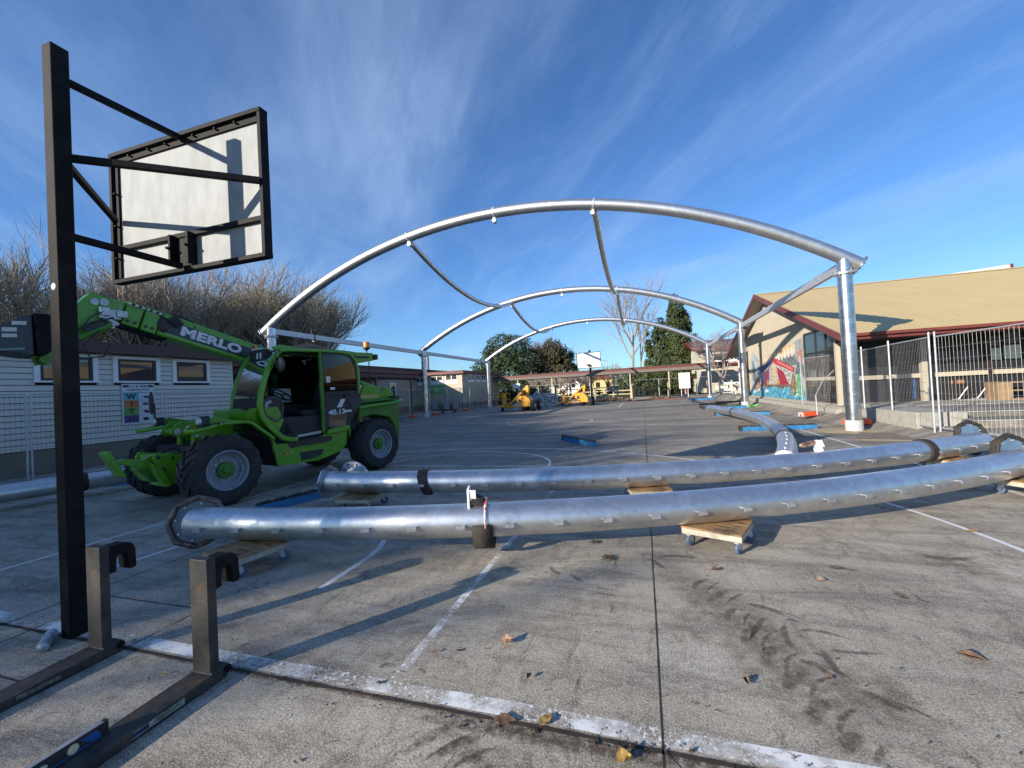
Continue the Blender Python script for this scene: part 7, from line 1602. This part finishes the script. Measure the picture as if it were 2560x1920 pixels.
mb = MB(); mb.prism([(50, 5.0), (62, 5.0), (56, 6.15)], (6.2, 0, 0), (0, 1, 0), (0, 0, 1), (1, 0, 0), 0, 0.1); mb.build('gable', WBGREY, fr_)
hi_window(7.45, 10.4, 3.45, 4.45, 'x', 50.0, -1, fr_, 3, 0.2)
mb = MB(); mb.box(6.3, 12, 49.5, 50.0, 3.1, 3.3); mb.build('canopy_edge', REDROOF, fr_)
mb = MB(); boards(mb, 'x', 47.2, 6.35, 9.2, 0.1, 1.25, -1, 0.19); mb.box(6.35, 9.2, 47.21, 47.3, 0, 1.25); tag(mb.build('low_wall', WBCREAM, smooth=False), 'low cream boarded wall behind the third right column', 'wall')
TREEWALL = 0
h1 = thing('house', 'yellow house with an orange tiled roof seen under the walkway behind the far hoop', 'house', (-7.4, 85, 0))
mb = MB(); mb.box(-9.6, -5.6, 85, 92, 0, 3.0); mb.build('wall', M('yellow_house_wall', (0.60, 0.48, 0.22), 0.8), h1)
mb = MB(); mb.prism([(-9.9, 2.95), (-7.6, 4.0), (-5.3, 2.95)], (0, 84.6, 0), (1, 0, 0), (0, 0, 1), (0, 1, 0), 0, 8); mb.build('roof', M('orange_tile_roof', (0.45, 0.15, 0.07), 0.8), h1)
for x in (-8.9, -6.9): mb = MB(); mb.box(x, x + 0.8, 84.95, 85.0, 1.3, 2.3); mb.build('window', GLASSD, h1)
h2 = thing('house', 'white house with a grey roof glimpsed under the walkway left of the far hoop', 'house', (-17, 95, 0))
mb = MB(); mb.box(-20, -13.5, 95, 101, 0, 3.1); mb.build('wall', WHITE, h2); mb = MB(); mb.prism([(-20.5, 3.05), (-16.7, 4.6), (-13, 3.05)], (0, 94.6, 0), (1, 0, 0), (0, 0, 1), (0, 1, 0), 0, 7); mb.build('roof', GREYROOF, h2)
for x in (-18.6, -15.4): mb = MB(); mb.box(x, x + 0.9, 94.95, 95.0, 1.5, 2.4); mb.build('window', GLASSD, h2)
def car(label, loc, rz, col):
    t = thing('parked_car', label, 'car', loc, rz, 'cars parked beyond the trees')
    mb = MB(); mb.uz([(-2.1, 0.35), (-2.15, 0.75), (-1.9, 0.95), (-1.2, 1.0), (1.0, 0.98), (1.9, 0.85), (2.15, 0.6), (2.1, 0.32)], -0.85, 0.85); mb.build('body', M('car_paint_%d' % int(abs(loc[0]) * 10), col, 0.3, 0.2), t, world=False, bevel=0.06)
    mb = MB(); mb.uz([(-1.75, 0.98), (-1.35, 1.42), (0.25, 1.45), (0.95, 1.0)], -0.74, 0.74); mb.build('cabin_glass', GLASSD, t, world=False, bevel=0.05)
    for x in (-1.35, 1.35):
        for s in (-1, 1): mb = MB(); mb.cyl((x, s * 0.86 - 0.1, 0.33), (x, s * 0.86 + 0.02, 0.33), 0.33, n=18); mb.build('wheel', RUBBER, t, world=False)
    return t
car('pale car parked beyond the rail fence left of the bare tree', (-4.2, 75, 0), R(20), (0.55, 0.57, 0.60)); car('silver van seen between the left lift and the dark tree', (-17.6, 70, 0), R(10), (0.5, 0.55, 0.6)); car('dark car parked behind the far hoop post', (-8.5, 72, 0), R(5), (0.10, 0.12, 0.15))
sl = thing('street_lamp', 'grey street lamp with a curved arm right of the far backboard', 'street lamp', (-5.7, 75, 0)); mb = MB(); mb.tube([(-5.7, 75, 0), (-5.7, 75, 5.5), (-5.85, 75, 5.85), (-6.7, 75, 6.1)], 0.07, 8); mb.build('pole', GALVT, sl); mb = MB(); mb.box(-7.2, -6.65, 74.9, 75.1, 6.08, 6.2); mb.build('lamp_head', GALVT, sl)
for i, (x, y, h) in enumerate(((-6.95, 60, 5.0), (-20.3, 58, 6.0))): mb = MB(); mb.cyl((x, y, 0), (x, y, h), 0.07, n=8); tag(mb.build('utility_pole', M('pole_grey_%d' % i, (0.25, 0.24, 0.22), 0.8)), ('thin grey pole rising behind the far backboard', 'thin pole standing behind the left classrooms')[i], 'pole')
mb = MB(); mb.box(-60, 70, 60, 140, -0.03, -0.02); struct(mb.build('lawn', GRASS, smooth=False), 'lawn beyond the walkway')
mb = MB(); mb.box(-120, 120, 68, 78, -0.02, -0.005); struct(mb.build('road', M('asphalt_road', (0.07, 0.07, 0.07), 0.9), smooth=False), 'road beyond the trees')

# ================================================================== TREES
BARK = M('grey_bark', (0.14, 0.115, 0.09), 0.9, 0, (0.09, 0.075, 0.06), 4, 6, 0.4, 0.7, 0.4, 20)
TWIG = M('bare_twigs', (0.42, 0.36, 0.285), 0.9, 0, (0.30, 0.25, 0.20), 1.5)
TWIGP = M('pale_bare_branches', (0.30, 0.26, 0.22), 0.9, 0, (0.22, 0.18, 0.15), 1.5)
TWIGR = M('russet_twigs', (0.26, 0.13, 0.10), 0.9, 0, (0.18, 0.11, 0.09), 1.2)
LEAFA = M('autumn_olive_leaves', (0.42, 0.36, 0.09), 0.8, 0, (0.22, 0.20, 0.06), 0.8, 3, 0.4, 0.6)
def leafmat(name, a, b, sc=1.3):
    m = M(name, a, 0.7, 0, b, sc, 3, 0.42, 0.60); return m
DARKLEAF = leafmat('dark_glossy_leaves', (0.018, 0.036, 0.012), (0.045, 0.075, 0.022))
BROWNLEAF = leafmat('brown_green_leaves', (0.075, 0.055, 0.028), (0.035, 0.045, 0.016), 0.9)
CONIF = leafmat('conifer_foliage', (0.034, 0.055, 0.013), (0.070, 0.088, 0.026), 1.2)
def bare_tree(label, loc, H, spread, seed, trunk=0.12, levels=5, kids=(6, 6, 5, 5), twig=TWIG, leaves=0, group='bare winter trees', upness=0.55, leafmat_=None, r0=None, lean=0.0, tfrac=0.34, rmin=0.0048, leafz=0.55):
    rg = random.Random(seed); t = thing('bare_tree', label, 'tree', loc, 0, group)
    lim, tw, tips = MB(), MB(), []
    r0 = r0 or H * 0.018
    def grow(p, d, L, r, lv):
        n = 4 if lv < 2 else (3 if lv < 4 else 2); pts = [p]; q = Vector(p); dd = d.copy(); rs = [r]
        for i in range(n):
            dd = (dd + Vector((rg.gauss(0, .10), rg.gauss(0, .10), rg.gauss(0, .06) + (0.09 * upness if lv else 0)))).normalized()
            q = q + dd * L / n; pts.append(q.copy()); rs.append(max(rmin, r * (1 - 0.62 * (i + 1) / n)))
        (lim if lv < 2 else tw).tube(pts, rs, (9, 6, 4, 3, 3, 3)[lv], caps=False)
        if lv >= levels - 1: tips.append(pts[-1]); return
        k = kids[lv]
        for j in range(k):
            f = (0.35 if lv else 0.55) + (1 - (0.35 if lv else 0.55)) * (j + 0.5 + rg.uniform(-.3, .3)) / k; f = min(f, 0.99); idx = f * n; i = min(int(idx), n - 1); base = pts[i].lerp(pts[i + 1], idx - i)
            az = 2.399 * j + rg.uniform(-.5, .5) + seed; e = Vector((math.cos(az), math.sin(az), 0)); e = (e - dd * e.dot(dd)); e.normalize()
            an = rg.uniform(0.35, 0.75) * (1.15 if lv == 0 else 1) * spread; nd = (dd * math.cos(an) + e * math.sin(an)).normalized()
            nd = (nd + Vector((0, 0, upness * 0.35))).normalized()
            grow(base, nd, L * (rg.uniform(0.62, 0.85) if lv else rg.uniform(0.9, 1.25) * 0.34 / tfrac) * (1.0 - 0.25 * f if lv else 1), max(rmin, r * rg.uniform(.42, .58)), lv + 1)
    grow(Vector((0, 0, -0.05)), Vector((lean, 0, 1)).normalized(), H * tfrac, r0, 0)
    allz = max(v[2] for v in tw.v) if tw.v else H; s = H / allz
    lim.v = [(x * s, y * s, z * s) for x, y, z in lim.v]; tw.v = [(x * s, y * s, z * s) for x, y, z in tw.v]; tips = [Vector(p) * s for p in tips]
    lim.build('trunk', BARK if twig is TWIG else twig, t, world=False)
    cr_ = tw.build('crown', twig, t, world=False, smooth=False)
    if leaves:
        lb_ = MB(); cand = [p for p in tips if p.z < H * leafz] or tips
        for i in range(leaves):
            p = rg.choice(cand) + Vector((rg.gauss(0, .16), rg.gauss(0, .16), rg.gauss(0, .16))); a = Vector((rg.gauss(0, 1), rg.gauss(0, 1), rg.gauss(0, 1))).normalized(); b = a.cross(Vector((rg.gauss(0, 1), rg.gauss(0, 1), 1))).normalized(); h = rg.uniform(.022, .045)
            lb_.add([p - a * h * 1.3, p - b * h * .7, p + a * h * 1.3, p + b * h * .7], [(0, 1, 2, 3)])
        lb_.build('leaves', leafmat_ or LEAFA, t, world=False, smooth=False)
    return t
def foliage(name, label, loc, lobes, n, size, mat, seed, trunk_h, trunk_r, group=None, up=0.0, core=True, kind='tree', shell=0.55):
    """leafy crown: many small leaf clumps through each lobe's volume, denser towards the rim, with gaps"""
    rg = random.Random(seed); t = thing(name, label, kind, loc, 0, group); mb = MB(); tot = sum(l[3] * l[4] for l in lobes)
    for (cx, cy, cz, rx, rz_) in lobes:
        m_ = int(n * rx * rz_ / tot)
        for i in range(m_):
            d = Vector((rg.gauss(0, 1), rg.gauss(0, 1), rg.gauss(0, 1))).normalized(); f = shell + (1.05 - shell) * rg.random() ** 0.7
            f *= 1 + 0.22 * noise.noise(d * 2.3 + Vector((cx, cy, seed)))
            if noise.noise(Vector((cx + d.x * rx * f, cy + d.y * rx * f, cz + d.z * rz_ * f)) * (1.1) + Vector((seed, 0, 0))) < -0.22: continue
            p = Vector((cx + d.x * rx * f, cy + d.y * rx * f, cz + d.z * rz_ * f))
            for k in range(3):
                q = p + Vector((rg.gauss(0, size * .6), rg.gauss(0, size * .6), rg.gauss(0, size * .5)))
                a = Vector((rg.gauss(0, 1), rg.gauss(0, 1), rg.gauss(0, 1) + up * 2)).normalized(); b = a.cross(d + Vector((rg.gauss(0, .5), rg.gauss(0, .5), rg.gauss(0, .5)))).normalized(); h = size * rg.uniform(.5, 1.0)
                mb.add([q - a * h, q - b * h * .55, q + a * h, q + b * h * .55], [(0, 1, 2, 3)])
    mb.build('crown', mat, t, world=False, smooth=False)
    tr = MB(); tr.tube([(0, 0, -0.1), (0.1, 0, trunk_h * .5), (0, 0.05, trunk_h)], [trunk_r, trunk_r * .8, trunk_r * .6], 10)
    for (cx, cy, cz, rx, rz_) in lobes[:8]: tr.tube([(0, 0, trunk_h * 0.8), (cx * .5, cy * .5, (trunk_h + cz) / 2), (cx, cy, cz)], [trunk_r * .5, trunk_r * .3, trunk_r * .12], 6, caps=False)
    tr.build('trunk', BARK, t, world=False); return t
# the row of bare trees behind the weatherboard building
GB = 'bare trees behind the weatherboard building'
K = (8, 8, 7, 7)
tA = bare_tree('bare dense-crowned tree at the left edge above the black lifting attachment', (-25.5, 10.6, 0), 9.6, 1.0, 3, kids=K, leaves=3200, group=GB, upness=0.55, leafz=0.72)
tB = bare_tree('bare tree rising between the black hoop post and the boom head', (-22.5, 12.6, 0), 9.0, 0.95, 8, kids=K, leaves=3200, group=GB, upness=0.6, leafz=0.7)
tC = bare_tree('broad bare tree directly above the raised green boom', (-22.4, 15.5, 0), 9.3, 1.05, 14, kids=K, leaves=3800, group=GB, upness=0.55, leafz=0.75)
def sdup(src, loc, rz, sc, label, group): r = dup(src, loc, rz, label, group); r.scale = (sc, sc, sc); return r
sdup(tA, (-21.8, 17.9, 0), 2.2, 1.0, 'bare tree above the lettering panel of the green boom', GB)
sdup(tC, (-20.2, 19.6, 0), 4.0, 1.08, 'bare tree left of the left arch foot', GB)
sdup(tB, (-19.4, 21.3, 0), 1.2, 1.06, 'outermost bare tree, its crown ending behind the left arch', GB)
sdup(tA, (-26.5, 18.5, 0), 3.3, 1.0, 'bare tree at the back of the row above the middle window', GB)
sdup(tA, (-24.0, 21.5, 0), 5.5, 0.98, 'bare tree in the back row behind the left arch foot', GB)
# trees outside the frame whose long shadows cross the court
sdup(tA, (-15.5, -13, 0), 1.48, 0.94, 'first bare tree beyond the left edge, counting away from the camera', 'bare trees outside the left edge')
sdup(tB, (-19.5, -16, 0), 0.65, 1.13, 'second bare tree beyond the left edge, counting away from the camera', 'bare trees outside the left edge')
sdup(tC, (-17.5, -8.5, 0), 2.49, 1.03, 'third bare tree beyond the left edge, counting away from the camera', 'bare trees outside the left edge')
sdup(tA, (-21.5, -11.5, 0), 0.97, 1.10, 'fourth bare tree beyond the left edge, counting away from the camera', 'bare trees outside the left edge')
sdup(tB, (-16.5, -4.5, 0), 0.42, 0.93, 'fifth bare tree beyond the left edge, counting away from the camera', 'bare trees outside the left edge')
sdup(tC, (-20.5, -5.5, 0), 2.52, 1.08, 'sixth bare tree beyond the left edge, counting away from the camera', 'bare trees outside the left edge')
sdup(tA, (-25, -8, 0), 5.76, 1.15, 'seventh bare tree beyond the left edge, counting away from the camera', 'bare trees outside the left edge')
sdup(tB, (-18.5, -0.5, 0), 5.03, 0.98, 'eighth bare tree beyond the left edge, counting away from the camera', 'bare trees outside the left edge')
sdup(tC, (-23.5, -1.5, 0), 4.81, 1.14, 'ninth bare tree beyond the left edge, counting away from the camera', 'bare trees outside the left edge')
sdup(tA, (-19.5, 4, 0), 1.39, 0.90, 'tenth bare tree beyond the left edge, counting away from the camera', 'bare trees outside the left edge')
sdup(tB, (-24.5, 4.5, 0), 3.37, 1.16, 'eleventh bare tree beyond the left edge, counting away from the camera', 'bare trees outside the left edge')
sdup(tC, (-28, 0.5, 0), 1.74, 1.18, 'twelfth bare tree beyond the left edge, counting away from the camera', 'bare trees outside the left edge')
sdup(tA, (-22.5, -18.5, 0), 1.08, 1.15, 'thirteenth bare tree beyond the left edge, counting away from the camera', 'bare trees outside the left edge')
sdup(tB, (-27, 8, 0), 0.67, 1.11, 'fourteenth bare tree beyond the left edge, counting away from the camera', 'bare trees outside the left edge')
# far side of the court
foliage('evergreen_tree', 'big dark evergreen tree left of the left yellow lift behind the walkway', (-18.0, 57, 0), [(0, 0, 7.2, 3.4, 2.4), (-3.2, 0, 4.6, 2.2, 1.9), (2.6, 0, 5.4, 2.3, 2.0), (0.4, -1.0, 4.0, 3.6, 2.4), (-1.6, 0.5, 6.0, 2.6, 2.0), (3.2, 0, 3.4, 1.6, 1.7), (-4.0, 0, 3.2, 1.6, 1.6)], 9000, 0.20, DARKLEAF, 5, 3.0, 0.35)
foliage('evergreen_tree', 'brownish half-bare evergreen tree left of the far backboard', (-11.8, 58.5, 0), [(0, 0, 6.6, 1.9, 1.8), (1.3, 0, 4.6, 1.4, 1.6), (-1.3, 0, 4.9, 1.5, 1.6), (0.4, 0, 3.4, 2.0, 1.6), (2.2, 0, 3.2, 0.9, 1.0)], 4300, 0.19, BROWNLEAF, 15, 2.2, 0.25)
foliage('evergreen_tree', 'narrow dark spur of evergreen right beside the brownish tree', (-9.9, 59.5, 0), [(0, 0, 5.6, 0.8, 1.6), (0.3, 0, 3.6, 1.0, 1.6), (-0.5, 0, 4.6, 0.9, 1.3)], 1800, 0.18, DARKLEAF, 25, 2.2, 0.2)
bare_tree('wide russet bare tree spreading behind the dark evergreen', (-15.6, 62, 0), 10.2, 1.25, 31, kids=(8, 7, 6, 6), twig=TWIGR, upness=0.5, group='bare trees beyond the walkway', rmin=0.011, r0=0.2)
bare_tree('tall pale bare tree with two trunks between the far hoop and the conifers', (-0.9, 60, 0), 17.0, 0.85, 47, kids=(6, 5, 4, 4), twig=TWIGP, upness=0.6, group='bare trees beyond the walkway', rmin=0.009, r0=0.30, tfrac=0.62)
bare_tree('second stem of the tall pale bare tree, leaning right beside it', (-0.35, 60.2, 0), 14.5, 0.7, 52, kids=(5, 4, 4, 3), twig=TWIGP, upness=0.7, group='bare trees beyond the walkway', tfrac=0.62, rmin=0.009, r0=0.22, lean=0.08)
for i, (x, y, h, sd_) in enumerate(((-8.2, 66, 4.6, 61), (-5.0, 64, 4.9, 62), (-2.6, 67, 5.2, 63), (-12.2, 52.5, 4.0, 64), (-6.6, 55, 3.9, 65), (-9.3, 53, 3.9, 66))):
    bare_tree(('low twiggy tree behind the backboard', 'low twiggy tree right of the street lamp', 'low twiggy tree left of the tall pale tree', 'small dark-stemmed tree behind the rubble', 'small bare tree behind the far hoop post', 'small bare tree beyond the rail fence')[i], (x, y, 0), h, 1.3, sd_, kids=(7, 6, 5, 3), twig=TWIGR if i < 3 else TWIG, upness=0.35, group='bare trees beyond the walkway', rmin=0.010, r0=0.12)
def conif(label, loc, H, w, n, seed, gr='tall clipped conifers'):
    rg = random.Random(seed); lobes = []
    k = int(H * 1.6)
    for i in range(k):
        z = 0.6 + (H - 1.0) * i / (k - 1); ww_ = w * (1.0 - 0.55 * (i / (k - 1)) ** 2.2) * rg.uniform(.8, 1.05)
        lobes.append((rg.uniform(-.3, .3) * w * .5, rg.uniform(-.3, .3) * w * .5, z, ww_, 1.0))
    return foliage('conifer_tree', label, loc, lobes, n, 0.17, CONIF, seed, H * .5, 0.25, gr, up=0.6, shell=0.75)
conif('tallest dark green conifer left of the third right column', (4.6, 60, 0), 12.6, 1.75, 8000, 71)
conif('broad conifer touching the tallest one on its left', (2.6, 60.3, 0), 9.8, 1.6, 5600, 72)
conif('conifer leaning against the tallest one on its right', (5.7, 60.6, 0), 11.4, 1.3, 5000, 73)
conif('smaller narrow conifer standing left of the conifer group', (0.95, 60, 0), 8.0, 0.65, 2000, 74)
foliage('hedge', 'green shrubbery below the conifers under the walkway roof', (1.5, 58, 0), [(-3.0, 0, 1.8, 1.8, 1.5), (0, 0, 2.0, 2.2, 1.7), (2.6, 0, 1.8, 2.0, 1.5)], 3000, 0.18, CONIF, 81, 1.0, 0.1, kind='hedge')
foliage('hedge', 'dark shrubbery under the walkway behind the left lift', (-15.5, 54, 0), [(-3.0, 0, 1.5, 2.0, 1.6), (0, 0, 1.6, 2.2, 1.6), (2.2, 0.5, 1.2, 1.6, 1.2)], 3000, 0.18, DARKLEAF, 82, 1.0, 0.1, kind='hedge')
mb = MB(); mb.box(-0.4, 8.0, 50.6, 50.7, 0, 2.4); tag(mb.build('screen_fence', M('black_screen', (0.03, 0.032, 0.03), 0.8)), 'dark screened fence behind the right part of the walkway', 'fence') if False else None
pm = thing('palm_tree', 'small spiky palm crown beside the far red roof', 'palm', (6.9, 60, 0)); mb = MB(); rg = random.Random(2)
for k in range(60):
    a = rg.uniform(0, 6.28); e = rg.uniform(-0.4, 1.3); d = Vector((math.cos(a) * math.cos(e), math.sin(a) * math.cos(e), math.sin(e))); L = rg.uniform(.7, 1.2); s_ = Vector((-math.sin(a), math.cos(a), 0)) * .05; b = Vector((0, 0, 7.2)); m_ = b + d * L * .6; tpp = b + d * L - Vector((0, 0, .25)); mb.add([b - s_ * .4, b + s_ * .4, m_ + s_, m_ - s_, tpp], [(0, 1, 2, 3), (3, 2, 4)])
mb.build('fronds', M('palm_green', (0.10, 0.14, 0.04), 0.7), pm, world=False); mb = MB(); mb.cyl((0, 0, 0), (0, 0, 7.2), 0.16, 0.12, n=10); mb.build('trunk', BARK, pm, world=False)
bare_tree('small pinkish bare tree with bright bark between the third right column and the hall', (7.3, 43.0, 0), 6.6, 1.15, 91, kids=(5, 6, 5, 5), twig=TWIGP, upness=0.45, group='bare trees beyond the walkway', rmin=0.007, r0=0.14, lean=-0.12, leaves=500, leafmat_=TWIGR, leafz=1.0)

# countable small pieces become objects of their own under the same parent
def split_loose(o, name):
    me = o.data; n = len(me.vertices); par = list(range(n))
    def find(a):
        while par[a] != a: par[a] = par[par[a]]; a = par[a]
        return a
    for p in me.polygons:
        v = p.vertices
        for k in v[1:]: par[find(k)] = find(v[0])
    groups = {}
    for p in me.polygons: groups.setdefault(find(p.vertices[0]), []).append(tuple(p.vertices))
    if len(groups) < 2: return
    co = [tuple(v.co) for v in me.vertices]
    for fs in groups.values():
        idx = sorted({i for f in fs for i in f}); mp_ = {a: b for b, a in enumerate(idx)}
        m2 = bpy.data.meshes.new(name); m2.from_pydata([co[i] for i in idx], [], [tuple(mp_[i] for i in f) for f in fs]); m2.materials.append(me.materials[0])
        m2.polygons.foreach_set('use_smooth', [True] * len(m2.polygons)); m2.set_sharp_from_angle(angle=R(32))
        c = bpy.data.objects.new(name, m2); COL.objects.link(c); c.parent = o.parent; c.location = o.location; c.rotation_euler = o.rotation_euler
    bpy.data.objects.remove(o)
for o in list(scene.objects):
    b = o.name.split('.')[0]
    if b in ('bolt', 'bolt_ring', 'wear_pad_bolts', 'hydraulic_hoses', 'cream_post', 'gutter_bracket', 'axle_hoses', 'wheel_nuts', 'pin_cap', 'pivot_cap', 'stabiliser'):
        split_loose(o, {'bolt_ring': 'bolt', 'wear_pad_bolts': 'bolt', 'hydraulic_hoses': 'hose', 'axle_hoses': 'hose', 'wheel_nuts': 'wheel_nut'}.get(b, b))
